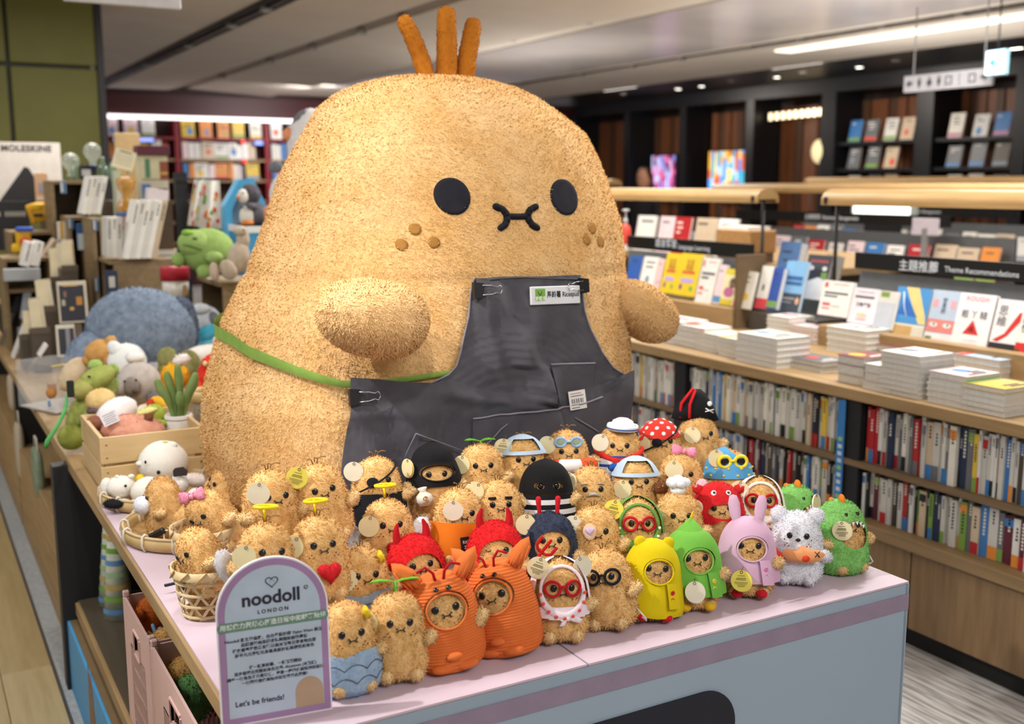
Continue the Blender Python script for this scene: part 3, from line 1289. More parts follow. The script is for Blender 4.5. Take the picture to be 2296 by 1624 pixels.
def c_mermaid(t):
    BL_ = fur('8ea8c4', 'a6bcd2', 60)
    add(t, 'tail_shell', lambda: fz(shell(MB(), BL_, .0042, (.0, .54), lambda th, t_: t_ < .43 + .06 * abs(math.sin(th * 2.2 + .6)), 60, 30), 3000, .003, .0016), name='mermaid_tail', label='pale blue fluffy mermaid tail')
    def sc():
        mb = MB()
        m = mat('3c4656', .7)
        for row, z in enumerate((.022, .042)):
            for k in range(-3, 3):
                P = []
                for q in range(7):
                    th = (k + .5 * (row % 2) + q / 6) * .62
                    P.append(dsurf(th, (z + .009 * math.sin(math.pi * q / 6)) / DH, .0085))
                mb.tube(P, .0007, m, 4)
        return mb
    add(t, 'scale_line', sc)
    st = [((.013 if k % 2 == 0 else .0062) * math.cos(2 * math.pi * k / 10 + .3), (.013 if k % 2 == 0 else .0062) * math.sin(2 * math.pi * k / 10 + .3)) for k in range(10)]
    add(t, 'starfish', lambda: pillow(MB(), st, .006, cloth('e8c430')), (.030, -.026, .124), (R(-20), R(10), R(50)), label='yellow starfish hair clip')


def sprout_mb():
    mb = MB()
    G = mat('6cc23a', .45)
    mb.tube([(0, 0, .138), (0, 0, .158)], [.0045, .0026], G, 7)
    for sx in (-1, 1):
        lp = [(0, -.001), (sx * .012, -.006), (sx * .026, -.0075), (sx * .038, -.0035), (sx * .042, 0), (sx * .038, .0035), (sx * .026, .0075), (sx * .012, .006), (0, .001)]
        V = [(a, b, .158 + .005 * math.sin(min(1, abs(a) / .042) * 2.6)) for a, b in lp]
        n = len(V)
        V += [(a, b, c - .0016) for a, b, c in V]
        F = [tuple(range(n)), tuple(range(2 * n - 1, n - 1, -1))] + [(i, (i + 1) % n, n + (i + 1) % n, n + i) for i in range(n)]
        mb.add(V, F, G)
    return mb


def c_sprout(t, rnd_=False):
    o = add(t, 'sprout', sprout_mb, (0, 0, -.10 if rnd_ else 0), label='green two leaf sprout')
    if rnd_:
        o.scale = (.8, 2.3, 1)
        o.location = (0, 0, -.011)



ORC = cloth('df783c', 'd56c32')


def c_lobster(t):
    def cord(th, t_):
        return .0052 + .0011 * math.sin(t_ * DH / .00435 * 2 * math.pi)
    add(t, 'lobster_suit', lambda: shell(MB(), ORC, cord, (.015, 1), hole(.001, .094, .031, .0265), 64, 150), label='orange ribbed corduroy lobster suit')
    add(t, 'suit_rim', lambda: rim(MB(), .001, .094, .031, .0265, .002, ORC, .006))
    for sx in (-1, 1):
        cl_ = [(0, -.004), (sx * .008, .006), (sx * .016, .022), (sx * .017, .036), (sx * .011, .048), (sx * .002, .04), (sx * -.006, .026), (sx * -.008, .01)]
        def mk():
            mb = pillow(MB(), cl_, .009, ORC)
            for k in range(5):
                mb.tube([(sx * (-.004 + .004 * k), -.0085 + abs(k - 2) * .0012, .008), (sx * (-.002 + .0042 * k), -.0088 + abs(k - 2) * .0012, .024), (sx * (.003 + .003 * k), -.006 + abs(k - 2) * .0012, .038)], .0011, ORC, 5)
            return mb
        add(t, 'claw%d' % sx, mk, (sx * .027, -.006, .126), (0, R(sx * 26), 0), 'claw', 'orange corduroy claw', 1.3)
        add(t, 'antenna%d' % sx, lambda: MB().tube([(sx * .006, -.024, .136), (sx * .009, -.028, .152), (sx * .02, -.032, .164), (sx * .034, -.03, .158)], .0024, cloth('b51e24'), 6), name='antenna', label='red felt antenna')
        add(t, 'suit_eye', lambda: MB().ell((0, 0, 0), (.0042, .002, .0042), EYEB, 10, 6), (sx * .010, -.040, .1285), (R(-40), 0, 0))
        for k, zz in enumerate((.064, .046)):
            add(t, 'little_claw', lambda: MB().ell((0, 0, 0), (.012, .006, .007), ORC, 10, 6), (sx * .05, -.008 + .004 * k, zz - .012), (0, R(sx * 35), 0), 'side_leg')
        add(t, 'suit_foot', lambda: MB().ell((0, 0, 0), (.020, .012, .0085), ORC, 12, 8), (sx * .018, -.040, .0075))
    add(t, 'suit_tail', lambda: MB().ell((0, 0, 0), (.013, .008, .0065), ORC, 12, 8), (0, -.054, .026))


def band_shell(t, key, c, c2, spots, knot=True, sp='e6503c'):
    """headscarf tied under the chin: a loop round the face plus a flap and a knot"""
    m = cloth(c, c2)
    def mk():
        mb = MB()
        P = []
        for k in range(30):
            a = 2 * math.pi * k / 30
            x, z = .0385 * math.cos(a), .092 + .042 * math.sin(a)
            y = dfront(x * .93, min(z, .138), .004) if math.sin(a) > -2 else 0
            P.append((x, y, z))
        rr = [.0036 + .0062 * max(0, -math.sin(2 * math.pi * k / 30)) ** .7 for k in range(30)]
        mb.tube(P, rr, m, 7, closed=True, flat=.8)
        shell(mb, m, .0045, (.38, .99), lambda th, t_: abs(th) > 1.05 and (t_ > .55 or abs(th) < 2.4), 48, 20)
        shell(mb, m, lambda th, t_: .006 + .02 * max(0, .44 - t_), (.30, .46), lambda th, t_: t_ > .30 + .05 * abs(th), 56, 12)
        return mb
    o = add(t, 'headscarf_' + key, mk, name='headscarf', label='%s print headscarf' % key)
    def sm():
        mb = MB()
        q = mat(sp, .7)
        for k in range(9):
            a = math.pi * (1.02 + .96 * k / 8)
            x, z = .040 * math.cos(a), .092 + .044 * math.sin(a)
            mb.ell((x, dfront(x * .93, z, .0125), z), (.0032, .0012, .0032), q, 8, 5)
        return mb
    if spots:
        add(o, 'scarf_print_' + key, sm, name='scarf_print')
    if knot:
        def km():
            mb = MB().ell((0, 0, 0), (.006, .005, .005), m, 10, 6)
            pillow(mb, [(0, 0), (.012, .004), (.026, -.002), (.022, -.009), (.008, -.006)], .0025, m)
            return pillow(mb, [(0, 0), (-.01, -.004), (-.016, -.014), (-.006, -.013)], .0025, m)
        add(t, 'knot_' + key, km, (.006, -.053, .047), name='scarf_knot')


def c_raincoat(t, key, c, c2, ears):
    m = cloth(c, c2)
    def coat():
        mb = MB()
        k0 = hole(.004, .092, .0275, .0225)
        def d(th, t_):
            fl = .004 + .010 * max(0, (.50 - t_)) * 1.6 + .0025 * math.sin(th * 5 + 1) * max(0, .55 - t_)
            if ears == 'horn':
                fl += .002
            return fl
        shell(mb, m, d, (.2 if ears != 'bear' else .09, 1), lambda th, t_: k0(th, t_) and not (t_ < .5 and .33 < th < .37), 72, 44, [k0.p])
        return mb
    add(t, 'raincoat_' + key, coat, name='raincoat', label='%s hooded raincoat' % key)
    add(t, 'hoodrim_' + key, lambda: rim(MB(), .004, .092, .0275, .0225, .0019, m, .006), name='hood_rim')
    def placket():
        mb = MB()
        return mb.grid(lambda a, b: dsurf(.26 + .34 * a + .05 * (1 - b), .2 + .30 * b, .0125 + .010 * (1 - b) * .9), 5, 12, m, wrap=False)
    add(t, 'placket_' + key, placket, name='placket')
    for z in (.056, .043):
        p = dsurf(.42, z / DH, .0165)
        add(t, 'button_' + key, lambda: MB().lathe([(0, 0), (.0042, 0), (.0046, .001), (.004, .002), (.0025, .0014), (0, .0014)], mat({'yellow': 'c8202a', 'green': 'e6c430', 'pink': 'd783b4'}[key], .35), 14), p, (R(90), 0, R(22)), 'button')
    if ears == 'bear':
        for sx in (-1, 1):
            add(t, 'bear_ear%d' % sx, lambda: pillow(MB(), [(.012 * math.cos(a), .0125 * math.sin(a)) for a in [2 * math.pi * k / 16 for k in range(16)]], .0055, m), (sx * .027, -.004, .140), (0, R(sx * 28), 0), 'hood_ear')
    if ears == 'bunny':
        for sx in (-1, 1):
            ep = [(-.007, 0), (-.011, .018), (-.0115, .036), (-.007, .05), (0, .053), (.007, .05), (.011, .036), (.0105, .018), (.007, 0)]
            add(t, 'bunny_ear%d' % sx, lambda: pillow(MB(), ep, .0045, m), (sx * .021, -.004, .137), (R(-6), R(sx * 8), 0), 'hood_ear')
    if ears == 'horn':
        add(t, 'hood_peak', lambda: MB().tube([(0, .003, .112), (0, .003, .128), (.001, .002, .146), (.002, .002, .165)], [.0465, .037, .0225, .004], m, 20), name='hood_peak')
        add(t, 'horn_tip', lambda: MB().tube([(.002, .002, .160), (.003, .001, .170), (.006, 0, .179)], [.0042, .003, .001], mat('eebb22', .5), 8), name='horn_tip')
    fm = cloth('cf2030') if ears != 'horn' else cloth('e8b92a')
    for sx in (-1, 1):
        add(t, 'boot_' + key, lambda: MB().ell((0, 0, 0), (.0115, .0125, .0095), fm, 12, 8), (sx * .023, -.040, .0085), None, 'boot', '%s boot' % ('yellow' if ears == 'horn' else 'red'))


def c_bear(t):
    for sx in (-1, 1):
        add(t, 'bear_round_ear', lambda: fz(MB().ell((0, 0, 0), (.0165, .009, .0165), WINGF, 12, 8), 700), (sx * .036, 0, .134), (0, R(sx * 20), 0), 'ear')
    for sx in (-1, 1):
        add(t, 'cheek_mark', lambda: MB().ell((0, 0, 0), (.0015, .001, .0015), EYEB, 6, 4), (sx * .026, dfront(sx * .026, .09) - .004, .09))
    add(t, 'nose', lambda: MB().ell((0, 0, 0), (.0048, .002, .0035), EYEB, 10, 6), (0, -.0445, .0905))
    FO = cloth('e7a26c', 'dd9460')
    fp = [(-.040, .004), (-.030, .014), (-.012, .010), (.0, .020), (.016, .012), (.034, .010), (.044, .002), (.034, -.010), (.016, -.015), (-.006, -.014), (-.028, -.010)]
    f = add(t, 'held_fish', lambda: pillow(MB(), fp, .011, FO), (.008, -.056, .062), (R(-10), R(-4), 0), 'held_fish', 'orange plush fish')
    RF = cloth('d8402c')
    add(f, 'fish_tail', lambda: pillow(MB(), [(0, 0), (-.014, .018), (-.022, .014), (-.019, 0), (-.023, -.014), (-.014, -.017)], .006, RF), (-.036, 0, 0))
    add(f, 'fish_fin', lambda: MB().ell((0, 0, 0), (.007, .006, .0065), RF, 10, 6), (.006, -.011, -.006))
    def xm():
        mb = MB()
        for s in (-1, 1):
            mb.tube([(-.0045, 0, -.0055 * s), (.0045, 0, .0055 * s)], .001, EYEB, 5)
        return mb
    add(f, 'cross_eye', xm, (.028, -.009, .002))


def c_dino(t, back=False):
    GF = fur('76b45c', '8cc872', 50)
    add(t, 'dino_suit', lambda: fz(shell(MB(), GF, .004, (.0, 1), hole(.004, .078, .031, .0275)), 5600), label='fluffy green dinosaur suit')
    OF = cloth('e8842a')
    for k, (y, z, s_) in enumerate(((-.012, .148, 1), (.022, .138, 1), (.042, .108, .9), (.048, .074, .8))):
        add(t, 'dino_spike', lambda: MB().ell((0, 0, 0), (.005, .010, .012), OF, 10, 6), (0, y, z), (R(-30 * k), 0, 0), 'spike', scale=s_)
    def teeth():
        mb = MB()
        m = mat('f2f0ea', .5)
        for k in range(6):
            a = R(140 - 20 * k)
            x, z = .004 + .029 * math.cos(a), .078 + .026 * math.sin(a)
            y = dfront(x, z, .0085)
            mb.add([(x - .004, y, z + .003), (x + .004, y, z + .003), (x, y - .001, z - .005), (x, y + .003, z + .001)], [(0, 2, 1), (0, 3, 2), (1, 2, 3), (0, 1, 3)], m)
        return mb
    add(t, 'tooth_row', teeth)
    for sx in (-1, 1):
        add(t, 'suit_eye', lambda: 0, (.004 + sx * .014, dfront(sx * .018, .121) - .0095, .121), (R(-25), 0, 0), 'suit_eye')


def c_ladybug(t):
    NF = fur('2b3040', '3a4256', 50)
    add(t, 'navy_suit', lambda: fz(shell(MB(), NF, .004, (.0, 1), hole(.003, .085, .032, .028)), 5200), label='fluffy navy suit with a face opening')
    for sx in (-1, 1):
        add(t, 'bug_antenna%d' % sx, lambda: MB().tube([(sx * .016, -.004, .135), (sx * .018, -.004, .155), (sx * .019, -.004, .166), (sx * .019, -.004, .172)], [.004, .0042, .0052, .0056], cloth('c01c26'), 9, round_end=True), name='antenna', label='red felt antenna')


def c_shirt(t, key, m, tr=(.04, .50), d=.0045, label=None):
    return add(t, 'shirt_' + key, lambda: shell(MB(), m, d, tr, None, 48, 20), name='shirt', label=label)


def stripes(t, key, cols, z0, z1, n, d=.0045, label=None):
    def mk():
        mb = MB()
        for k in range(n):
            a, b = z0 + (z1 - z0) * k / n, z0 + (z1 - z0) * (k + 1) / n
            shell(mb, cols[k % len(cols)], lambda th, t_: d + .006 * max(0, .4 - t_), (a, b), None, 48, 4)
        return mb
    return add(t, 'striped_shirt_' + key, mk, name='striped_shirt', label=label)


def c_prisoner(t):
    c_shirt(t, 'orange', cloth('e07a1c', 'd6701a'), (.03, .55), .005, 'orange prison shirt')
    bd_ = add(t, 'name_board', lambda: MB().box((0, 0, 0), (.046, .003, .03), mat('151517', .6), bev=.0006), (.014, -.052, .040), (R(-6), R(-6), R(6)), label='black board with a name and number')
    text('RICESPUD\n22022022', .0088, mat('e8e8ea', .5), bd_, (0, -.0019, 0), bold=.00008, gap=1.1)


def c_thief(t):
    BK = cloth('141416', '0e0e10')
    def msk():
        h1, h2 = hole(-.0165, .098, .0095, .007), hole(.0165, .098, .0095, .007)
        return shell(MB(), BK, .0055, (.57, 1), lambda th, t_: h1(th, t_) and h2(th, t_), 110, 56, [h1.p, h2.p])
    add(t, 'eye_mask', msk, name='black_mask', label='black mask hood with two eye holes')
    for sx in (-1, 1):
        add(t, 'mask_rim', lambda: MB().tube([(.0098 * math.cos(a), 0, .0072 * math.sin(a)) for a in [2 * math.pi * k / 20 for k in range(20)]], .0011, BK, 5, closed=True), (sx * .0165, dfront(.0165, .098) - .0058, .098), (0, 0, sx * .3))
    stripes(t, 'bw', [cloth('17171b'), cloth('dcdadc')],   .08, .56, 7, .006, 'black and white striped shirt')


def c_grandpa(t):
    GY = fur('a9a39a', 'b9b4ac', 50)
    add(t, 'moustache', lambda: MB().tube([(-.013, .003, -.003), (-.006, 0, .001), (0, -.001, .002), (.006, 0, .001), (.013, .003, -.003)], [.002, .0036, .0036, .0036, .002], GY, 7, round_end=True), (0, -.0465, .087), label='grey felt moustache')
    for sx in (-1, 1):
        add(t, 'grey_brow', lambda: MB().tube([(-.006, 0, 0), (0, -.001, .0015), (.006, 0, 0)], .0018, GY, 6, round_end=True), (sx * .0175, dfront(.0175, .109) - .0042, .1085), (0, R(sx * 12), sx * .35), 'eyebrow')


def c_brows(t):
    for sx in (-1, 1):
        add(t, 'thick_brow', lambda: MB().box((0, 0, 0), (.0165, .003, .0056), cloth('1a1a1e'), bev=.001), (sx * .0165, dfront(.0165, .110) - .0045, .1105), (R(-10), R(sx * 4), sx * .38), 'eyebrow', 'thick black eyebrow')


def c_cap(t, ice=True):
    CB = cloth('b9cfe2', 'aec5da')
    def mk():
        mb = shell(MB(), CB, .006, (.74, 1), lambda th, t_: abs(th) > .72 or t_ > .93, 48, 16)
        shell(mb, CB, .0075, (.735, .785), None, 48, 3)
        return mb
    add(t, 'cap', mk, label='pale blue baseball cap worn backwards')
    if ice:
        CH = fur('6a4228', '7a4e30', 60)
        k = add(t, 'choc_ball', lambda: fz(MB().ell((0, 0, 0), (.0155, .0145, .0155), CH, 14, 10), 500, .003), (.046, -.045, .084), name='ice_cream', label='brown ice cream ball with sprinkles')
        def sp():
            mb = MB()
            for i in range(10):
                a, b = i * 2.4, -.8 + 1.6 * ((i * .37) % 1)
                mb.ell((.0168 * math.cos(b) * math.cos(a), .0158 * math.cos(b) * math.sin(a), .0168 * math.sin(b)), (.0013,) * 3, mat(['7fb2e0', 'e88a3a', 'f0e0d0'][i % 3], .5), 6, 4)
            return mb
        add(k, 'sprinkles', sp, name='sprinkle_dots')
        add(k, 'cone', lambda: MB().lathe([(0, -.034), (.004, -.03), (.0115, -.008), (.011, -.004), (0, -.004)], cloth('cf9a55'), 12))


def c_bow(t, egg=True, at=(.006, -.012, .146), s=1.0):
    PB = fur('e58aa8', 'ee9db6', 60)
    def mk():
        mb = MB().ell((0, 0, 0), (.006, .0065, .006), PB, 10, 6)
        for sx in (-1, 1):
            pillow(mb, [(sx * .003, -.003), (sx * .014, -.011), (sx * .025, -.009), (sx * .028, .002), (sx * .025, .013), (sx * .013, .011), (sx * .003, .004)], .0065, PB)
        return mb.fuzz(700, .0026, .0015, 1.2)
    add(t, 'bow', mk, at, (R(-20), R(10), 0), label='pink fluffy bow', scale=s)
    if egg:
        PE = fur('e8b4bc', 'f0c6cc', 60)
        k = add(t, 'pink_treat', lambda: fz(MB().ell((0, 0, 0), (.014, .013, .018), PE, 14, 10), 500, .003), (.04, -.04, .070), name='ice_lolly', label='pale pink ice lolly')
        add(k, 'stick', lambda: MB().box((0, 0, -.022), (.005, .0025, .018), cloth('d8b27a'), bev=.0008))


def c_beach(t):
    BB = cloth('5a9fd0', '4f94c6')
    def mk():
        return shell(MB(), BB, .006, (.55, .99), lambda th, t_: t_ < .87 - .16 * math.sin(th * 1 - .4) * (abs(th) < 1.7), 60, 26)
    o = add(t, 'beach_scarf', mk, name='blue_scarf', label='blue beach scarf with yellow palm print')
    def pr():
        mb = MB()
        q = mat('d8c44a', .6)
        for k in range(12):
            th = -1.5 + .55 * (k % 6) + .2 * (k // 6)
            mb.ell(dsurf(th, .60 + .10 * (k // 6), .009), (.0042, .0014, .0028), q, 7, 4)
        return mb
    add(o, 'palm_print', pr)
    def km():
        mb = MB().ell((0, 0, 0), (.006, .005, .005), BB, 8, 6)
        return pillow(mb, [(0, 0), (.014, .005), (.028, .002), (.02, -.004), (.03, -.010), (.012, -.007)], .0028, BB)
    add(t, 'beach_knot', km, (.036, -.032, .082), name='scarf_knot')
    def gl():
        mb = MB()
        m = mat('e6d22e', .4)
        for sx in (-1, 1):
            mb.tube([(sx * .0185 + .0135 * math.cos(a), dfront(.0185, .118) - .012, .118 + .0125 * math.sin(a)) for a in [2 * math.pi * k / 20 for k in range(20)]], .0042, m, 6, closed=True)
        return mb.tube([(-.006, -.045, .12), (.006, -.045, .12)], .003, m, 6)
    g = add(t, 'sunglasses', gl, label='yellow framed sunglasses')
    for sx in (-1, 1):
        add(g, 'dark_lens', lambda: MB().ell((0, 0, 0), (.0105, .001, .0098), mat('1b1714', .15), 14, 6), (sx * .0185, dfront(.0185, .118) - .0125, .118))


PATCHM = cloth('18181c', '101014')


def patch_mb():
    mb = MB()
    P = [dsurf(th, (.097 + .030 * math.sin(th * .9)) / DH, .0072) for th in [-1.6 + 3.2 * k / 20 for k in range(21)]]
    mb.tube(P, .0026, PATCHM, 6, flat=.6)
    patch(mb, -.0165, .095, .0115, .0068, PATCHM, 16, 3, rz=.010, front=dfront)
    return mb


def c_pirate(t):
    add(t, 'eye_patch', patch_mb, label='black eye patch on a strap')
    c_shirt(t, 'blk', cloth('1b1b20', '141418'), (.03, .50), .0055, 'black shirt')


def c_robber(t):
    BK = cloth('17171a', '101013')
    hl = hole(.002, .100, .034, .0165)
    add(t, 'robber_hood', lambda: shell(MB(), BK, lambda th, t_: .006 + .012 * max(0, t_ - .82) / .18 + .01 * max(0, .75 - t_) * (abs(th) > .9), (.5, 1), hl, 72, 40), name='black_hood', label='black hood with a wide eye opening')
    add(t, 'robber_rim', lambda: rim(MB(), .002, .100, .034, .0165, .002, BK, .006), name='hood_rim')
    CW = cloth('ddd5c8', 'd2c9ba')
    k = add(t, 'money_bag', lambda: MB().lathe([(0, -.0155), (.012, -.0145), (.0185, -.004), (.0165, .006), (.008, .0125), (.006, .015), (.0105, .021), (.0085, .022), (0, .018)], CW, 16), (-.03, -.052, .052), (0, R(-10), 0), label='cream money bag')
    text('$', .022, mat('9a6a3c', .6), k, (0, -.0186, -.003), rot=(R(86), 0, 0), bold=.0006)


def c_swim(t):
    LB = mat('8fb4da', .4)
    def gl():
        mb = MB()
        for sx in (-1, 1):
            mb.tube([(sx * .0175 + .012 * math.cos(a), dfront(.0175, .118) - .0065, .118 + .0095 * math.sin(a)) for a in [2 * math.pi * k / 20 for k in range(20)]], .003, LB, 6, closed=True)
        mb.tube([(-.0055, -.041, .119), (.0055, -.041, .119)], .0026, LB, 6)
        return mb
    g = add(t, 'goggles', gl, label='pale blue swimming goggles')
    for sx in (-1, 1):
        add(g, 'goggle_lens', lambda: MB().ell((0, 0, 0), (.0115, .0012, .009), mat('9aa48a', .2), 14, 6), (sx * .0175, dfront(.0175, .118) - .0065, .118))
    def ring():
        mb = MB()
        for k in range(8):
            m = cloth('e2562c') if k % 2 == 0 else cloth('e8e4e2')
            P = [(.058 * math.cos(a), .052 * math.sin(a), .066) for a in [2 * math.pi * (k + q / 5) / 8 + math.pi / 8 for q in range(6)]]
            mb.tube(P, .0155, m, 12)
        return mb
    add(t, 'swim_ring', ring, label='orange and white striped swim ring')


def c_sailor(t):
    stripes(t, 'sailor', [cloth('e4e6ea'), cloth('e4e6ea'), cloth('2a4f9c')], .12, .52, 9, .005, 'white shirt with blue stripes')
    WH = cloth('e9e9ec', 'dfe0e4')
    def hat():
        mb = MB().lathe([(.0001, .167), (.012, .166), (.0235, .160), (.027, .150), (.0265, .139)], WH, 24)
        mb.lathe([(.0265, .138), (.035, .139), (.0365, .147), (.035, .152), (.031, .1505), (.029, .143)][::-1], WH, 24)
        mb.lathe([(.0371, .1425), (.0371, .145)], cloth('2a4f9c'), 24)
        return mb
    add(t, 'sailor_hat', hat, (0, .0, -.006), (R(6), R(3), 0), label='white sailor hat with a blue line')
    RS = cloth('cf2f22', 'c2281e')
    def sc_():
        mb = MB()
        P = [dsurf(th, (.064 + .030 * (abs(th) / 1.7) ** 1.3) / DH, .0055) for th in [-1.5 + 3.0 * k / 22 for k in range(23)]]
        mb.tube(P, .0062, RS, 8, flat=.6)
        pillow(mb, [(0, .004), (.018, .016), (.03, .018), (.016, -.002), (.003, -.006)], .004, RS, Matrix.Translation((.002, -.053, .062)))
        return pillow(mb, [(0, .004), (-.01, .010), (-.022, .006), (-.012, -.008), (-.002, -.006)], .004, RS, Matrix.Translation((0, -.053, .062)))
    add(t, 'neckerchief', sc_, label='red neckerchief')
    def tube_():
        mb = MB()
        for k in range(8):
            m = cloth('2457a8') if k % 2 == 0 else cloth('e8e8ec')
            mb.tube([(.024 * math.cos(a), 0, .024 * math.sin(a)) for a in [2 * math.pi * (k + q / 4) / 8 for q in range(5)]], .0085, m, 10)
        return mb
    add(t, 'life_ring', tube_, (-.006, -.066, .030), (R(10), 0, R(-20)), label='small blue and white life ring')


def c_bandana(t):
    RB = cloth('cf3a30', 'c53229')
    def mk():
        return shell(MB(), RB, .0045, (.70, 1), lambda th, t_: t_ > .765 - .06 * math.cos(th), 60, 20)
    o = add(t, 'red_bandana', mk, name='bandana', label='red bandana with white polka dots')
    def dots():
        mb = MB()
        q = cloth('ece8e4')
        for row, (tt, n) in enumerate(((.79, 11), (.87, 9), (.94, 6), (.985, 3))):
            for k in range(n):
                th = 2 * math.pi * (k + .5 * (row % 2)) / n
                p0, p1 = Vector(dsurf(th, tt, .0063)), Vector(dsurf(th, tt, .0083))
                Mx = Matrix.Translation(p0) @ (p1 - p0).to_track_quat('Z', 'Y').to_matrix().to_4x4()
                mb.ell((0, 0, 0), (.0052, .0052, .0011), q, 10, 4, M=Mx)
        return mb
    add(o, 'polka_dots', dots, name='polka_dot')
    def km():
        mb = MB().ell((0, 0, 0), (.0055, .006, .0055), RB, 8, 6)
        pillow(mb, [(0, 0), (-.008, .012), (-.016, .016), (-.014, .004)], .003, RB)
        return pillow(mb, [(0, 0), (-.012, -.004), (-.016, -.014), (-.004, -.010)], .003, RB)
    add(t, 'bandana_knot', km, (-.040, -.022, .112))
    add(t, 'eye_patch', patch_mb, label='black eye patch on a strap')


def c_hatpirate(t):
    BK = cloth('19191c', '121214')
    hp_ = [(-.044, -.006), (-.040, .012), (-.026, .034), (-.008, .050), (.004, .052), (.016, .044), (.032, .022), (.042, .002), (.024, -.006), (0, -.009), (-.024, -.008)]
    h = add(t, 'pirate_hat', lambda: pillow(MB(), hp_, .017, BK), (-.006, -.004, .134), (R(-8), R(10), R(-6)), 'pirate_hat', 'tall black pirate hat with red piping', 1.38)
    add(h, 'hat_piping', lambda: MB().tube([(-.030, -.006, -.004), (-.032, -.014, .02), (-.014, -.014, .048), (-.010, -.015, .046), (-.018, -.018, .02), (-.016, -.016, -.004)], .0027, cloth('c91c24'), 6))
    def skull():
        mb = MB()
        q = cloth('e8e6e2')
        mb.ell((.018, -.0155, .026), (.0045, .002, .0045), q, 8, 6)
        for s in (-1, 1):
            mb.tube([(.011, -.0165, .014 - .003 * s), (.026, -.015, .014 + .003 * s)], .0011, q, 5)
        return mb
    add(h, 'skull_mark', skull)


def c_heartpatch(t):
    add(t, 'pink_patch', lambda: pillow(MB(), [(.0135 * math.cos(a), .0165 * math.sin(a)) for a in [2 * math.pi * k / 18 for k in range(18)]], .003, cloth('e2bfa2')), (-.0165, -.0415, .098), (R(-6), 0, R(-24)), 'eye_pad', 'pale eye pad')
    add(t, 'lilac_heart', lambda: pillow(MB(), heart_poly(.0095), .003, cloth('c9b4d8')), (-.0165, -.0455, .100), (R(-6), R(-10), R(-24)), 'heart_patch', 'lilac heart patch')


def c_chef(t):
    def mk():
        mb = MB().ell((0, 0, .150), (.016, .016, .012), WINGF, 12, 8)
        for k in range(5):
            a = 2 * math.pi * k / 5
            mb.ell((.014 * math.cos(a), .013 * math.sin(a), .165), (.0125, .0125, .011), WINGF, 10, 6)
        mb.ell((0, 0, .171), (.013, .013, .010), WINGF, 10, 6)
        return mb.fuzz(900, .0028, .0016, 1.2)
    add(t, 'chef_hat', mk, (0, -.002, -.004), label='white puffy chef hat')
    k = add(t, 'rice_pouch', lambda: MB().ell((0, 0, 0), (.02, .013, .019), cloth('e8e6ea'), 14, 10), (.026, -.05, .040), label='white stuffed ball held in the arms')


def c_crab(t):
    RF = fur('bf1e24', 'd02c2e', 60)
    hl = hole(.003, .090, .0285, .0145)
    add(t, 'crab_hood', lambda: fz(shell(MB(), RF, lambda th, t_: .005 + .012 * max(0, .75 - t_) * (.6 + .4 * math.cos(2 * th)), (.36, 1), lambda th, t_: hl(th, t_) and t_ > .5 - .12 * abs(math.sin(th)), 60, 36, [hl.p]), 2600, .0024, .0015), label='red fluffy crab hood')
    for sx in (-1, 1):
        add(t, 'crab_claw%d' % sx, lambda: fz(pillow(MB(), [(0, -.006), (sx * .012, -.008), (sx * .024, 0), (sx * .026, .012), (sx * .016, .006), (sx * .014, .016), (sx * .004, .012)], .008, RF), 300, .0024, .0015), (sx * .030, -.004, .128), (0, 0, 0), 'crab_claw')
        e = add(t, 'crab_eye', lambda: MB().ell((0, 0, 0), (.0065, .004, .0065), mat('efeceb', .4), 10, 6), (sx * .015, -.032, .128), (R(-30), 0, 0), 'googly_eye')
        add(e, 'pupil', lambda: MB().ell((0, -.0036, 0), (.003, .0012, .003), EYEB, 8, 4))


def c_glasses(t, c, key):
    add(t, 'glasses_' + key, glasses_mb(c), name='glasses', label='round %s felt glasses' % key)


# --- rows.  x positions follow the four steps of the display
Y1, Y2, Y3, Y4 = 1.562, 1.70, 1.835, 1.975


def xz(u, v, y):
    p = at_y(u, v, y)
    return p[0]


WB = (WINGF, 'white', 1)
# front row
d = doll('blue tailed mermaid potato plush with a starfish clip, front row beside the white sign', xz(780, 1450, Y1), Y1, ZT, 16, limbs='-f', hair=False)
c_mermaid(d)
add(d, 'strap', strap_mb)
d = doll('plain potato plush with a flat green sprout on its head, front row', xz(893, 1440, Y1), Y1, ZT, 8, limbs='uu', hair=False)
c_sprout(d)
hang_tag(d, -.052, -.02, .098, 'gold', -30, 8)
add(d, 'strap', strap_mb)
d = doll('orange corduroy lobster plush, the left one of the pair in the front row', xz(1010, 1390, Y1), Y1, ZT, 12, limbs='fu', hair=False, roll=-7, s=1.09, legs=False)
c_lobster(d)
hang_tag(d, -.062, -.02, .088, 'cream', -60, 0)
d = doll('orange corduroy lobster plush leaning left, the right one of the pair in the front row', xz(1143, 1365, Y1), Y1, ZT, -14, limbs='u-', hair=False, roll=-13, s=1.09, legs=False)
c_lobster(d)
d = doll('potato plush in red glasses and a pink strawberry headscarf, front row', xz(1256, 1350, Y1), Y1, ZT, 10, limbs='uf', hair=False)
c_glasses(d, 'c01c2c', 'red')
band_shell(d, 'pink', 'e6cfdb', 'eadde4', True)
hang_tag(d, -.042, -.03, .134, 'cream', -10, 20, txt=True)
hang_tag(d, .042, -.01, .128, 'white', 20, -20)
d = doll('potato plush with round black felt glasses, front row', xz(1371, 1335, Y1), Y1, ZT, -6, limbs='uu', roll=-8)
c_glasses(d, '1c1c22', 'black')
add(d, 'strap', strap_mb)
d = doll('potato plush in a yellow raincoat with bear ears and red boots', xz(1458, 1310, Y1), Y1, ZT, 12, limbs='f-', hair=False, roll=4)
c_raincoat(d, 'yellow', 'd9c312', 'd2bb0c', 'bear')
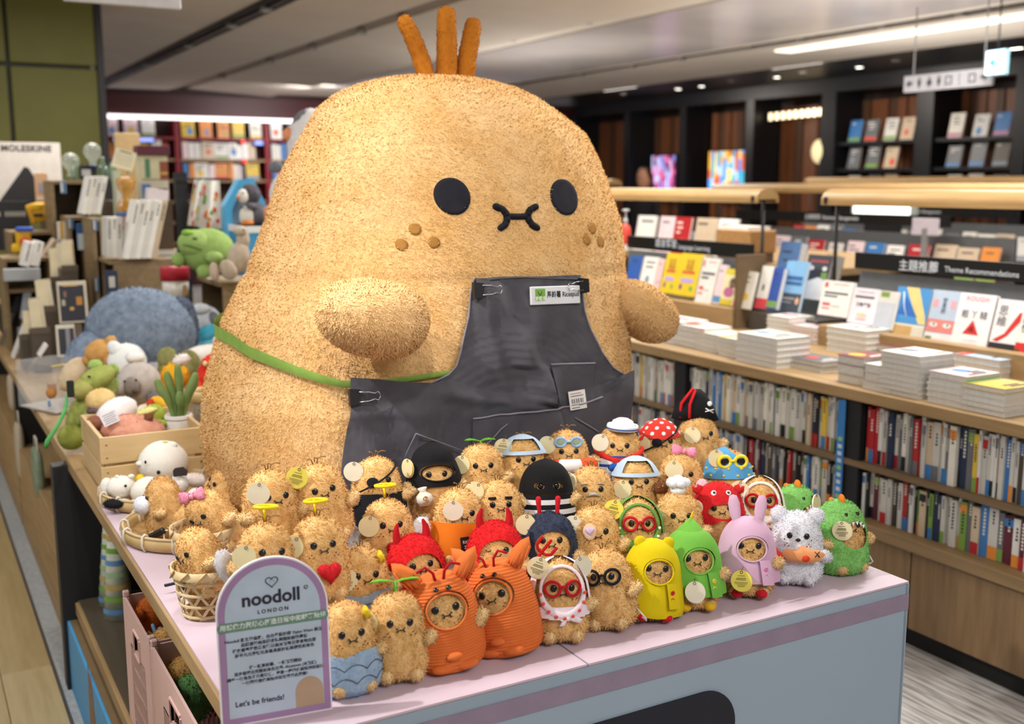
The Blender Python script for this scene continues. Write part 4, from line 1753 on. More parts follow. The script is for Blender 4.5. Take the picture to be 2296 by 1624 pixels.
d = doll('potato plush in a pointed green raincoat with yellow buttons', xz(1553, 1285, Y1), Y1, ZT, 16, limbs='df', hair=False, s=1.03)
c_raincoat(d, 'green', '74b64a', '6cae42', 'horn')
hang_tag(d, -.010, -.062, .040, 'white', 5, 0, -12)
d = doll('potato plush in a pink raincoat with upright bunny ears', xz(1676, 1260, Y1), Y1, ZT, 8, limbs='-f', hair=False, s=1.04)
c_raincoat(d, 'pink', 'd5afc8', 'cfa7c2', 'bunny')
hang_tag(d, -.018, -.064, .036, 'yellow', -5, 0, -10, txt=True)
d = doll('white fluffy bear plush hugging an orange fish', xz(1786, 1240, Y1), Y1, ZT, 4, limbs='dd', fur_=WB, hair=False, mouth=False, s=1.02)
c_bear(d)
d = doll('green dinosaur suited potato plush at the right end of the front row', xz(1890, 1225, Y1), Y1, ZT, 38, limbs='ff', hair=False, s=1.02)
c_dino(d)
hang_tag(d, -.030, -.048, .092, 'cream', -40, 0, 0, txt=True)
add(d, 'strap', strap_mb)
# second row
d = doll('angel potato plush with a tilted halo, behind the top of the white sign', xz(590, 1240, Y2), Y2, .848, 14, roll=5)
c_angel(d)
hang_tag(d, -.045, -.035, .092, 'gold', -25, 12)
d = doll('angel potato plush with a halo holding a red heart, right of the tilted halo one', xz(718, 1220, Y2), Y2, ZT + .105, 12, limbs='d-')
c_angel(d, False)
hang_tag(d, -.050, -.025, .098, 'gold', -25, 35)
d = doll('brown topped mermaid potato plush with a text tag, second row above the sprout toy', xz(815, 1300, Y2), Y2, RZ[2], 14, limbs='du', hair=True)
c_mermaid(d)
hang_tag(d, -.036, -.038, .094, 'cream', -12, 4, txt=True)
d = doll('red devil potato plush, the left one of the two in the second row', xz(945, 1290, Y2), Y2, RZ[2], 18, limbs='uf', hair=False, roll=-4)
c_devil(d, False)
hang_tag(d, -.055, -.025, .075, 'cream', -50, 10)
d = doll('winking red devil potato plush holding a trident, second row', xz(1112, 1270, Y2), Y2, RZ[2], 6, eyes='-o', limbs='-f', hair=False)
c_devil(d)
d = doll('potato plush in a navy suit with two red antennae, second row', xz(1232, 1240, Y2), Y2, RZ[2], 8, limbs='ff', hair=False)
c_ladybug(d)
hang_tag(d, -.046, -.02, .126, 'cream', 0, 8)
d = doll('potato plush with a lilac heart patch over one eye, second row', xz(1335, 1220, Y2), Y2, RZ[2], 10, limbs='uu', eyes='-o')
c_heartpatch(d)
hang_tag(d, -.046, -.02, .108, 'white', -10, 20)
d = doll('potato plush in red glasses and a green tied headscarf, second row', xz(1430, 1190, Y2), Y2, RZ[2], 8, limbs='df', hair=False)
c_glasses(d, 'b4182a', 'red')
band_shell(d, 'green', '6a9a48', '5f8f3f', True, sp='e6ead8')
hang_tag(d, -.05, -.025, .124, 'yellow', -10, 12, txt=True)
d = doll('potato plush in a white chef hat holding a white ball, second row', xz(1522, 1180, Y2), Y2, RZ[2], 10, limbs='ff', hair=False)
c_chef(d)
hang_tag(d, -.044, -.02, .09, 'gold', -40, 0)
d = doll('potato plush in a red fluffy crab hood, second row behind the pink raincoat', xz(1612, 1170, Y2), Y2, RZ[2], 12, limbs='fd', hair=False)
c_crab(d)
hang_tag(d, -.052, -.02, .094, 'cream', -50, 0)
d = doll('potato plush in red glasses and a white headscarf, second row at the right', xz(1703, 1150, Y2), Y2, RZ[2], 8, limbs='ff', hair=False)
c_glasses(d, 'b81c2c', 'red')
band_shell(d, 'white', 'e6dcd4', 'ece4de', True, sp='e2803c')
hang_tag(d, -.046, -.028, .118, 'cream', -10, 8, txt=True)
d = doll('green dinosaur suited potato plush half hidden behind the white bear', xz(1793, 1175, Y2), Y2, ZT, 46, limbs='--', hair=False)
c_dino(d)
hang_tag(d, .02, -.046, .108, 'cream', 20, 0)
# third row
d = doll('plain potato plush with a blank tag at the left end of the third row', xz(612, 1130, Y3), Y3, .90, 18, limbs='fu')
hang_tag(d, -.034, -.042, .108, 'white', -20, 12)
d = doll('plain potato plush with a yellow text tag, leaning left in the third row', xz(732, 1110, Y3), Y3, .90, 14, limbs='fu', roll=-6)
hang_tag(d, -.042, -.03, .128, 'yellow', -10, 25, txt=True)
d = doll('winged angel potato plush with a red heart, below the eye patch toy', xz(872, 1185, Y3), Y3, RZ[3] - .004, 12, limbs='d-')
c_angel(d)
hang_tag(d, -.042, -.034, .098, 'gold', -20, 14)
d = doll('potato plush in an orange prison shirt holding a black number board', xz(1026, 1170, Y3), Y3, RZ[3] - .004, 14, limbs='-f', roll=4)
c_prisoner(d)
hang_tag(d, -.024, -.046, .104, 'white', -10, 0)
d = doll('potato plush with thick black eyebrows, third row', xz(1119, 1145, Y3), Y3, RZ[3], 8, limbs='df')
c_brows(d)
hang_tag(d, -.05, -.02, .124, 'gold', -15, 35)
d = doll('burglar potato plush in a black eye mask and striped shirt', xz(1226, 1120, Y3), Y3, RZ[3] + .022, 8, limbs='uu', hair=False, mouth=False)
c_thief(d)
add(d, 'strap', strap_mb)
d = doll('potato plush with grey eyebrows and a grey moustache', xz(1326, 1110, Y3), Y3, RZ[3], 8, limbs='uf', mouth=False)
c_grandpa(d)
hang_tag(d, -.048, -.015, .112, 'cream', -50, 10)
d = doll('potato plush in a backwards pale blue cap with a brown ice cream, third row', xz(1428, 1095, Y3), Y3, RZ[3], 10, limbs='ff', hair=False)
c_cap(d)
hang_tag(d, -.036, -.04, .082, 'cream', -12, 8)
d = doll('potato plush with a pink bow and a pale pink ice lolly', xz(1528, 1075, Y3), Y3, RZ[3], 10, limbs='ff', hair=False)
c_bow(d)
hang_tag(d, -.022, -.046, .108, 'cream', -8, 0)
d = doll('potato plush in a blue beach scarf and yellow sunglasses', xz(1636, 1060, Y3), Y3, RZ[3] - .01, 16, limbs='fd', hair=False, eyes='--', mouth=False)
c_beach(d)
hang_tag(d, -.036, -.036, .126, 'cream', 10, 0)
# back row
d = doll('potato plush with black eye patch and black shirt, left end of back row', xz(848, 1100, Y4), Y4, RZ[4], 12, eyes='-o', limbs='ff')
c_pirate(d)
hang_tag(d, -.05, -.02, .118, 'white', -12, 8)
d = doll('robber potato plush in a black hood with a money bag', xz(975, 1075, Y4), Y4, RZ[4] - .004, 10, limbs='uu', hair=False, mouth=False)
c_robber(d)
hang_tag(d, -.058, -.02, .112, 'gold', -65, 14)
d = doll('potato plush with a rounded green sprout, back row in front of the apron', xz(1080, 1070, Y4), Y4, RZ[4], 8, limbs='fu', hair=False)
c_sprout(d, True)
hang_tag(d, -.044, -.025, .100, 'gold', -35, 10)
d = doll('potato plush in a pale blue cap with a text tag, back row', xz(1174, 1050, Y4), Y4, RZ[4], 12, limbs='ff')
c_cap(d)
hang_tag(d, -.046, -.02, .124, 'cream', -8, 10, txt=True)
d = doll('potato plush in goggles with an orange striped swim ring', xz(1272, 1025, Y4), Y4, RZ[4] + .004, 8, limbs='uu')
c_swim(d)
hang_tag(d, -.046, -.025, .112, 'cream', -25, 30)
d = doll('potato plush in a white sailor hat and red neckerchief', xz(1388, 1010, Y4), Y4, RZ[4], 4, limbs='f-', hair=False)
c_sailor(d)
hang_tag(d, -.044, -.032, .104, 'white', -10, 25)
d = doll('pirate potato plush in a red polka dot bandana and eye patch', xz(1482, 1005, Y4), Y4, RZ[4] - .004, 14, eyes='-o', limbs='fu', hair=False)
c_bandana(d)
hang_tag(d, -.046, -.02, .092, 'cream', -50, 0)
d = doll('pirate potato plush in a tall black hat with red piping', xz(1570, 985, Y4), Y4, RZ[4], 24, limbs='fu', hair=False)
c_hatpirate(d)
hang_tag(d, -.03, -.036, .096, 'cream', -35, 10)

# ------------------------------------------------------------------ white arched sign in front
sd = thing('display_sign', 'white arch topped sign with a purple border standing at the table corner', 'sign', (.532 - .084 * .991, 1.512 + .084 * .134, ZT), (R(-4), 0, math.atan2(-.134, .991)))
SW, SH = .1685, .254
RR = SW / 2


def arch(inset, n=30):
    r_ = RR - inset
    return [(-r_, inset), (r_, inset)] + [(r_ * math.cos(a), SH - RR + r_ * math.sin(a)) for a in [math.pi * k / n for k in range(n + 1)]]


obj('sign_board', MB().prism(arch(0), 0, .006, mat('eceaf0', .5)), sd)
obj('sign_border', MB().prism(arch(.0025), -.0006, .0001, mat('a583ab', .5)), sd)
obj('sign_face', MB().prism(arch(.0125), -.0012, -.0005, mat('b9c7d8', .5)), sd)
bar = [(-.079, .1465), (.079, .1465), (.082, .149), (.0835, .1525), (.0835, .1555), (.082, .159), (.079, .1615), (-.079, .1615), (-.082, .159), (-.0835, .1555), (-.0835, .1525), (-.082, .149)]
obj('green_band', MB().prism(bar, -.0018, -.0011, mat('6c8f7d', .5)), sd)
dom = [(.028 + .0 * k, .013) for k in (0,)] + [(.071, .013)] + [(.0495 + .0215 * math.cos(a), .036 + .0215 * math.sin(a) * 1.1) for a in [math.pi * k / 16 for k in range(17)]]
obj('tan_mound', MB().prism(dom, -.0018, -.0011, mat('b79b80', .5)), sd)
SI = mat('262837', .6)
yy = -.0021
mb = MB().tube([(x * 1.0, yy, z * .95 + .2165) for x, z in heart_poly(.0098)], .0007, SI, 5, closed=True)
for s in (-1, 1):
    mb.ell((s * .0025, yy, .2175), (.0007, .0005, .0007), SI, 6, 4)
obj('heart_outline', mb, sd)
text('noodoll', .0285, SI, sd, (-.002, yy, .192), bold=.00075, name='sign_title')
text('®', .0085, SI, sd, (.051, yy, .2005), bold=.0002, name='sign_title')
text('LONDON', .0082, SI, sd, (0, yy, .172), bold=.0002, track=1.5, name='sign_title')
text('用想像力與玩心打造日常中的輕奢陪伴', .0094, mat('e2ebe6', .5), sd, (0, -.0026, .1543), bold=.00022, name='band_lettering')
text('Noodoll 誕生於倫敦，由台灣設計師 Yiying Wang 創立\n品牌源於她英國求學期間的創作靈感\n從故鄉臺灣熟悉的麵條與米飯等日常食物出發\n將平凡元素轉化為兼具設計感與個性的角色', .0063, SI, sd, (0, yy, .1205), bold=.00012, gap=1.25, name='sign_lettering')
text('從一顆馬鈴薯、一顆飯糰開始\n逐步發展出完整的角色世界--Ricetown (米粒鎮)\n讓每一個角色不只是玩偶，更是一種風格與情緒的延伸\n一個關於想像與陪伴的世界於此展開！', .0061, SI, sd, (0, yy, .0765), bold=.00012, gap=1.25, name='sign_lettering')
text("Let's be friends!", .0115, SI, sd, (-.026, yy, .0335), bold=.0002, name='sign_lettering')
obj('sign_foot', MB().prism([(.004, 0), (.06, 0), (.008, .09)], -.003, .003, mat('e4e2e8', .5), Matrix.Rotation(R(90), 4, 'Z')), sd)
# ------------------------------------------------------------------ books
PAGE = mat('d9d8d4', .8, c2='cbcac6', scale=90)
_bk = {}


def bmat(c):
    return mat(c, .42, spec=.35)


def book_mesh(W, T, H, c, cs=None):
    key = (round(W, 4), round(T, 4), round(H, 4), c, cs)
    if key not in _bk:
        mb = MB()
        m, ms = bmat(c), bmat(cs or c)
        e = min(.0016, T * .12)
        mb.box((W / 2, e / 2, H / 2), (W, e, H), m)
        mb.box((W / 2, T - e / 2, H / 2), (W, e, H), m)
        mb.box((e / 2, T / 2, H / 2), (e, T - 2 * e, H), ms)
        mb.box((W / 2 + e / 2 - .0015, T / 2, H / 2), (W - e - .003, T - 2 * e, H - .006), PAGE)
        _bk[key] = mb.mesh('book')
    return _bk[key]


CN = {'c6c3bc': 'shaded white', 'eceae4': 'white', 'e4e0d4': 'cream', 'd8d6d0': 'pale grey', '1f2024': 'black', 'b02a2e': 'red', '27324c': 'navy', 'd9b83c': 'yellow', '6a6c70': 'grey', '3f78b4': 'blue', '5a2430': 'maroon', '7a9a46': 'green',
      'c8b49a': 'tan', 'd98a3a': 'orange', '4a4038': 'brown', '3fa0b8': 'teal', 'e6cfd2': 'pale pink', 'b9cbe0': 'pale blue', '8a4a52': 'dusty red', 'a890c4': 'lilac'}
PALW = ['c6c3bc'] * 8 + ['e4e0d4'] * 3 + ['d8d6d0'] * 6 + ['1f2024', 'b02a2e', '27324c', 'd9b83c', '6a6c70', '3f78b4', 'c8b49a', '4a4038']  # whites under the counter greyed to hold its shade in the colour
PALD = ['c6c3bc'] * 5 + ['d8d6d0'] * 2 + ['1f2024'] * 4 + ['27324c'] * 2 + ['4a4038'] * 3 + ['5a2430', '6a6c70', '6a6c70', 'b02a2e', '3f78b4', '7a9a46', 'c8b49a']


def spine_marks(T, H, dark, seed):
    r_ = random.Random(seed)
    mb = MB()
    m = mat('3a3a40', .6) if not dark else mat('d8d4ca', .6)
    z = H * (.92 if r_.random() < .6 else .8)
    n = r_.randint(4, 8)
    s = min(T * .45, .009)
    for k in range(n):
        mb.box((-.0003, T / 2, z - k * s * 1.25), (.0006, s * r_.uniform(.6, 1), s * .8), m)
    return mb


def shelf_book(x, y, z, T, H, c, label, group, lean=0, W=.15, band=None, seed=0):
    o = obj('book', book_mesh(W, T, H, c), None, (x, y, z), (R(lean), 0, 0), label, 'book', group)
    if band:
        k = ('band', round(T, 3), band)
        if k not in _bk:
            _bk[k] = MB().box((-.0002, T / 2, 0), (.0008, T * .98, 1), bmat(band)).mesh('spine_band')
        b = obj('spine_band', _bk[k], o, (0, 0, H * (.13 if seed % 3 else .86)))
        b.scale = (1, 1, H * (.25 if seed % 3 else .16))
    k = ('mk', round(T, 3), round(H, 2), seed % 5, c in ('1f2024', '27324c', '4a4038', '5a2430', 'b02a2e', '3f78b4', '6a6c70'))
    if k not in _bk:
        _bk[k] = spine_marks(T, H, k[4], k[3]).mesh('spine_title')
    obj('spine_title', _bk[k], o)
    return o


# ------------------------------------------------------------------ long book counter on the right
XC, ZC = 2.83, .85
ct = thing('book_counter', 'long wooden book counter with two rows of shelved books underneath', 'counter', (0, 0, 0))
obj('counter_top', MB().box((XC + .55, 4.55, ZC - .02), (1.10, 6.6, .04), WOOD, bev=.002), ct)
obj('mid_shelf', MB().box((XC + .16, 4.55, .585), (.29, 6.6, .022), mat('7d674b', .5, kind='wood', c2='6c573d', scale=5), bev=.001), ct)
obj('ledge', MB().box((XC + .14, 4.55, .378), (.33, 6.6, .04), mat('8e7452', .5, kind='wood', c2='7c6443', scale=5), bev=.002), ct)
obj('back_board', MB().box((XC + .31, 4.55, .6), (.02, 6.6, .44), mat('1b1b1d', .6)), ct)
obj('toe_kick', MB().box((XC + .2, 4.55, .04), (.28, 6.6, .08), mat('1a1815', .6)), ct)
for k in range(12):
    y = 1.52 + k * .5 - .19
    obj('drawer_panel', MB().box((XC + .012, y + .25, .22), (.02, .494, .272), WOODZ, bev=.002), ct)
obj('drawer_carcass', MB().box((XC + .17, 4.55, .22), (.29, 6.6, .27), mat('4a3a28', .6)), ct)
for y in (1.67, 2.63, 3.595, 4.555, 5.52, 6.48):
    obj('divider', MB().box((XC + .16, y, .604), (.28, .075, .412), mat('1d1d20', .5), bev=.001), ct)
for y in (1.33, 7.8):
    obj('end_panel', MB().box((XC + .5, y, .42), (.96, .05, .82), mat('1d1d20', .5)), ct)
obj('far_panel', MB().box((XC + 1.06, 4.55, .42), (.03, 6.5, .82), mat('5a4832', .6)), ct)
BAYS = (('near', 1.72, 2.585), ('middle', 2.675, 3.55), ('far', 3.64, 4.42))
cntb = 0
for bn, y0, y1 in BAYS:
    for rn, z, hm, pal in (('upper', .597, .205, PALW), ('lower', .399, .168, PALD)):
        y = y1 - .006
        n = 0
        while y - .011 > y0 + .01 and cntb < 295:
            T = rnd.choice((.010, .012, .014, .016, .018, .022, .026))
            if rn == 'lower' and bn == 'near' and y < 2.15:
                T = rnd.choice((.02, .028, .034))
            if y - T < y0:
                break
            H = hm * rnd.uniform(.90, .985)
            c = rnd.choice(pal)
            n += 1
            cntb += 1
            band = rnd.choice([None, None, 'b02a2e', '3f78b4', 'd98a3a', '1f2024', '7a9a46', '6a6c70'])
            if band == c:
                band = None
            shelf_book(XC + .035 + rnd.uniform(-.004, .012), y - T, z, T - .0008, H, c, '%s book, %s from left, %s shelf, %s bay under the counter' % (CN[c], ordinal(n), rn, bn), 'books shelved under the long counter', 0, .15, band, cntb)
            y -= T
# blue hanging strip by the divider
t = thing('shelf_talker', 'narrow blue printed strip hanging from the counter edge', 'sign', (XC + .012, 2.672, .60))
obj('strip', MB().box((0, 0, 0), (.0015, .035, .40), mat('3a7ec0', .4)), t)
mb = MB()
for k in range(9):
    mb.box((-.001, 0, .06 - k * .026), (.0006, .018, .014), mat('c8d8e6' if k % 4 else '9cc06a', .5))
obj('strip_print', mb, t)


def stack(u, v, W, H, n, T, cols, lab, top=None, zb=ZC, ln=0, ang=0):
    """books lying flat; (u, v) is the near left bottom corner in the photograph"""
    p = at_z(u, v, zb)
    z = zb
    for k in range(n):
        tt = T * rnd.uniform(.94, 1.0)
        z += tt
        c = cols[k % len(cols)] if not (top and k == n - 1) else top
        lb = '%s book, %s from bottom of %s' % (CN.get(c, 'patterned'), ordinal(k + 1), lab) if n > 1 else '%s book lying %s' % (CN.get(c, 'patterned'), lab)
        jx, jy = rnd.uniform(-.003, .003), rnd.uniform(-.003, .003)
        o = obj('stacked_book', book_mesh(W, tt - .0006, H, c), None, (p[0] + W + jx, p[1] + H + jy, z), (R(-90), 0, R(180 + ang)), lb, 'book', 'books stacked on the long counter')
        if k == n - 1:
            cover_print(o, W, H, c, int(u))
    return z


def cover_print(o, W, H, c, seed, y=-.0003):
    """title block and picture patch printed on a front cover"""
    r_ = random.Random(seed)
    mb = MB()
    dark = c in ('1f2024', '27324c', '4a4038', '5a2430', 'b02a2e', '3f78b4', '6a6c70', '8a4a52')
    ink = mat('e8e4dc' if dark else '3c3c44', .6)
    for row in range(r_.randint(1, 3)):
        x0 = W * r_.uniform(.12, .3)
        for k in range(r_.randint(3, 7)):
            s = W * .075
            if x0 + k * s * 1.25 < W * .88:
                mb.box((x0 + k * s * 1.25, y, H * (.84 - .13 * row)), (s, .0005, s * 1.05), ink)
    obj('cover_title', mb, o)
    pc = r_.choice(['d8503c', '5a8fc4', 'e2c04a', '7aa050', 'c88aa0', '8a93a0'])
    mb = MB()
    if r_.random() < .5:
        mb.box((W * .5, y, H * .12), (W * .98, .0005, H * .16), mat(pc, .5))
    else:
        cx_, cz, rr = W * r_.uniform(.35, .65), H * r_.uniform(.25, .42), W * r_.uniform(.14, .26)
        n = 14
        mb.prism([(cx_ + rr * math.cos(2 * math.pi * k / n), cz + rr * 1.2 * math.sin(2 * math.pi * k / n)) for k in range(n)], y - .0002, y + .0002, mat(pc, .5))
    obj('cover_picture', mb, o)


stack(1527, 775, .15, .21, 5, .021, ['eceae4'], 'the stack beside the giant arm')
stack(1579, 786, .15, .21, 4, .024, ['d8d6d0', 'eceae4'], 'the second stack from the giant arm', 'eceae4')
stack(1632, 798, .15, .205, 4, .02, ['eceae4'], 'the third stack from the giant arm', 'e4e0d4')
stack(1685, 812, .15, .21, 4, .02, ['e4e0d4'], 'the stack left of the logo stack')
stack(1741, 828, .17, .235, 5, .024, ['eceae4'], 'the white stack with a blue red logo')
stack(1840, 838, .15, .21, 2, .02, ['e4e0d4', '6a6c70'], 'the low stack under the logo stack edge', '6a6c70')
stack(1934, 868, .15, .125, 3, .034, ['c8b49a', 'd8d6d0'], 'the beige stack at the counter edge', '8a4a52')
stack(1998, 884, .15, .125, 3, .031, ['d8d6d0', 'c8b49a'], 'the beige stack next to the tall white one', 'eceae4')
stack(2058, 897, .17, .165, 8, .0185, ['eceae4'], 'the tall white stack at the counter edge')
stack(2162, 918, .16, .145, 5, .021, ['eceae4'], 'the white stack right of the tall one', 'e6cfd2')
stack(2250, 938, .16, .15, 5, .018, ['eceae4', 'e4e0d4'], 'the last stack along the counter edge', 'd9b83c')
stack(1508, 715, .15, .21, 4, .02, ['eceae4', 'b9cbe0'], 'the far stack behind the giant arm', 'b9cbe0')
stack(1590, 728, .15, .21, 3, .02, ['d8d6d0'], 'the grey low stack at the back')
stack(1668, 736, .15, .21, 2, .026, ['eceae4'], 'the dark topped stack at the back', '27324c')
stack(1768, 764, .15, .15, 5, .021, ['e4e0d4'], 'the cream stack behind the logo stack', 'eceae4')
stack(1826, 774, .15, .20, 4, .019, ['d98a3a', 'e6cfd2'], 'the orange edged stack', 'e6cfd2')
stack(1940, 800, .16, .22, 4, .027, ['eceae4'], 'the thick white stack in the middle row')
stack(2022, 808, .15, .20, 2, .026, ['d8d6d0'], 'the red brown topped pair', '8a4a52')
stack(2130, 820, .15, .20, 2, .02, ['c8b49a'], 'the maroon topped pair', '5a2430')
stack(2240, 852, .16, .20, 3, .024, ['eceae4'], 'the back stack at the right edge', 'b9cbe0')


# ---- face-out display boards on the counter
def face_book(u, v0, v1, x, wpx, c, lab, art=None, tilt=14, cs=None, T=.018):
    """cover turned to the aisle: (u, v1) bottom left, v0 top, wpx its width in photograph pixels"""
    p = at_x(u, v1, x)
    q = at_x(u, v0, x + .06)
    H = max(.12, q[2] - p[2])
    W = p[1] - at_x(u + wpx, v1 + wpx * .14, x)[1]
    o = obj('display_book', book_mesh(W, T, H, c, cs), None, (x, p[1], p[2]), (R(-tilt), 0, R(-90)), lab, 'book', 'books facing out on the counter stands')
    (art or cover_print)(o, W, H, c, int(u))
    return o, W, H


def deco(o, W, H, name, parts):
    mb = MB()
    for kind, m, a in parts:
        if kind == 'r':
            x0, z0, x1, z1 = a
            mb.box(((x0 + x1) / 2 * W, -.0003, (z0 + z1) / 2 * H), ((x1 - x0) * W, .0006, (z1 - z0) * H), mat(m, .5))
        elif kind == 'p':
            mb.prism([(x * W, z * H) for x, z in a], -.0008, -.0001, mat(m, .5))
        elif kind == 'e':
            x, z, rx, rz = a
            mb.prism([((x + rx * math.cos(k * math.pi / 8)) * W, (z + rz * math.sin(k * math.pi / 8)) * H) for k in range(16)], -.0010, -.0001, mat(m, .5))
        elif kind == 'l':
            mb.tube([(x * W, -.0005, z * H) for x, z in a], .0025, mat(m, .5), 5)
    return obj(name, mb, o)


XB = 3.55


def a_sea(o, W, H, c, s):
    deco(o, W, H, 'cover_picture', [('r', '4a94d6', (0, .28, 1, 1)), ('p', 'e6d28a', [(.25, 1), (.62, 1), (.95, .45), (1, .3), (.8, .3), (.4, .8)]), ('p', '2e6cc0', [(.3, .82), (.75, .42), (.15, .45)]), ('r', 'e2c66a', (.1, .34, .95, .38)), ('r', 'c8a468', (0, .0, .65, .24)), ('r', 'd8d4c4', (.65, 0, 1, .24)), ('l', 'dfe8f0', [(.2, .9), (.3, .6), (.42, .42)])])


def a_face(o, W, H, c, s):
    deco(o, W, H, 'cover_picture', [('r', 'd98680', (0, .22, 1, .46)), ('e', 'ece8e4', (.25, .36, .15, .045)), ('e', 'ece8e4', (.75, .36, .15, .045)), ('e', '1d1d20', (.27, .37, .055, .03)), ('e', '1d1d20', (.77, .37, .055, .03)), ('r', 'e0a8b0', (.08, .68, .28, .82)), ('r', 'e0a8b0', (.72, .68, .92, .82)), ('r', 'e8e6e8', (0, 0, 1, .2)), ('r', '6c9a4a', (.04, .02, .28, .14))])
    text('空\n見\n的', H * .1, mat('41506a', .6), o, (W * .5, -.001, H * .71), bold=.0003)


def a_rough(o, W, H, c, s):
    text('ROUGH', H * .12, mat('e0a0ae', .6), o, (W * .5, -.001, H * .90), bold=.0006, track=1.15)
    text('粗 丫 糙', H * .15, mat('5a6068', .6), o, (W * .5, -.001, H * .61), bold=.0003)
    deco(o, W, H, 'cover_picture', [('p', 'd0302c', [(.28, .26), (.5, .52), (.72, .26)]), ('p', 'eeecec', [(.40, .31), (.5, .43), (.6, .31)]), ('r', 'd4d2d6', (.3, .14, .7, .16)), ('r', 'd4d2d6', (.25, .08, .75, .10))])


def a_think(o, W, H, c, s):
    text('思\n維', H * .2, mat('6a7076', .6), o, (W * .3, -.001, H * .68), bold=.0003)
    deco(o, W, H, 'cover_picture', [('p', 'd0342e', [(.1, .24), (.5, .38), (.92, .78), (1, .78), (1, .62), (.62, .34), (.3, .22)]), ('r', '27262a', (0, 0, 1, .2)), ('r', 'c02c30', (.08, .04, .95, .10))])


def a_red(o, W, H, c, s):
    text('維\n性', H * .17, mat('4a4a4e', .6), o, (W * .45, -.001, H * .62), bold=.0003)
    deco(o, W, H, 'cover_picture', [('r', 'd02e2a', (0, 0, 1, .28)), ('r', '6c9a4a', (.05, .02, .4, .16))])


def a_action(o, W, H, c, s):
    text('行動準則', H * .13, mat('3c3840', .6), o, (W * .5, -.001, H * .52), bold=.0004)
    deco(o, W, H, 'cover_picture', [('r', '55525a', (.12, .72, .85, .78)), ('r', 'b87a86', (.2, .88, .8, .90)), ('e', 'e6c8a8', (.5, .24, .2, .07)), ('r', 'd8a0ac', (.3, .1, .7, .14))])


def a_white(o, W, H, c, s):
    deco(o, W, H, 'cover_picture', [('r', 'c8404a', (.06, .80, .16, .94)), ('r', '5a6068', (.1, .62, .88, .68)), ('r', '5a6068', (.1, .53, .55, .58)), ('r', 'd05a5e', (.1, .28, .36, .36)), ('r', 'd05a5e', (.1, .18, .36, .22)), ('r', '8a8a90', (.4, .27, .7, .29)), ('r', 'd8707c', (.35, .9, .85, .92))])


def a_yel(o, W, H, c, s):
    text('生活\n英語', H * .14, mat('b8722a', .6), o, (W * .5, -.001, H * .72), bold=.0004)
    deco(o, W, H, 'cover_picture', [('r', 'd04a3a', (.2, .52, .8, .58)), ('e', 'b4a0d8', (.5, .36, .34, .06)), ('e', '6a3a8a', (.25, .2, .07, .07)), ('e', '5aa050', (.75, .18, .07, .06))])


def a_blue(o, W, H, c, s):
    deco(o, W, H, 'cover_picture', [('r', '2f5f9c', (.1, .62, .9, .70)), ('r', '2f5f9c', (.1, .52, .9, .59)), ('r', '3a4450', (0, 0, 1, .36)), ('r', 'c8ccd0', (.1, .24, .7, .27)), ('r', 'c8ccd0', (.1, .16, .6, .19)), ('e', 'd8a888', (.85, .22, .09, .07))])


def a_dark(o, W, H, c, s):
    deco(o, W, H, 'cover_picture', [('r', 'c05050', (.15, .84, .9, .88)), ('e', 'dfe4ea', (.25, .70, .1, .05)), ('e', 'dfe4ea', (.8, .70, .1, .05)), ('p', 'e2e6ea', [(.0, .0), (1, .0), (1, .42), (.6, .5), (.2, .4)]), ('r', '7a9a5a', (.7, .46, .95, .62))])


def a_mag(o, W, H, c, s):
    deco(o, W, H, 'cover_picture', [('r', 'd8c832', (0, .84, 1, 1)), ('e', '6a5048', (.55, .62, .2, .14)), ('e', 'e0b8a0', (.5, .56, .14, .1)), ('e', 'c06a9a', (.4, .36, .3, .14)), ('r', 'd8c030', (0, 0, .7, .16)), ('r', 'b8202c', (.8, 0, 1, .3))])


bs = thing('display_stand', 'grey sloped display stand for facing books at the theme sign', 'display stand', (XB + .09, 2.6, ZC))
q0 = at_x(1900, 605, XB + .1)
q1 = at_x(2296, 650, XB + .1)
yc_, yl_ = (q0[1] + 1.7) / 2, q0[1] - 1.7
zt_ = q0[2] - ZC - .0
bs.location = (XB + .11, yc_, ZC)
obj('sloped_board', MB().box((.03, 0, zt_ / 2), (.012, yl_, zt_), mat('66696c', .5), Euler((0, R(9), 0)).to_matrix().to_4x4()), bs)
obj('foot_ledge', MB().box((-.10, 0, .045), (.14, yl_, .09), WOOD, bev=.002), bs)
obj('stand_back', MB().box((.16, 0, .1), (.12, yl_, .2), mat('5d6063', .5)), bs)
sg = thing('aisle_sign', 'black sign bar reading Theme Recommendations in white', 'sign', (0, 0, 0))
s0, s1 = at_x(1920, 565, XB + .17), at_x(1920, 601, XB + .17)
hy = s0[2] - s1[2]
obj('sign_bar', MB().box((XB + .17, (s0[1] + 1.6) / 2, (s0[2] + s1[2]) / 2), (.015, s0[1] - 1.6, hy), mat('0f0f11', .4), bev=.001), sg)
a0 = at_x(2062, 598, XB + .17)
text('主題推薦', hy * .72, mat('d4dae2', .5), sg, (XB + .161, a0[1], a0[2] - .002), (R(90), 0, R(-90)), bold=.0006)
a1 = at_x(2202, 609, XB + .17)
text('Theme Recommendations', hy * .45, mat('d4dae2', .5), sg, (XB + .161, a1[1], a1[2] - .002), (R(90), 0, R(-90)), bold=.0003)
W1 = 'eceae4'
face_book(1832, 622, 704, XB, 66, W1, 'white book with red and grey lettering, left end of the theme stand', a_white)
face_book(1898, 638, 722, XB, 58, 'e6e0e6', 'pale book titled in dark characters, second on the theme stand', a_action)
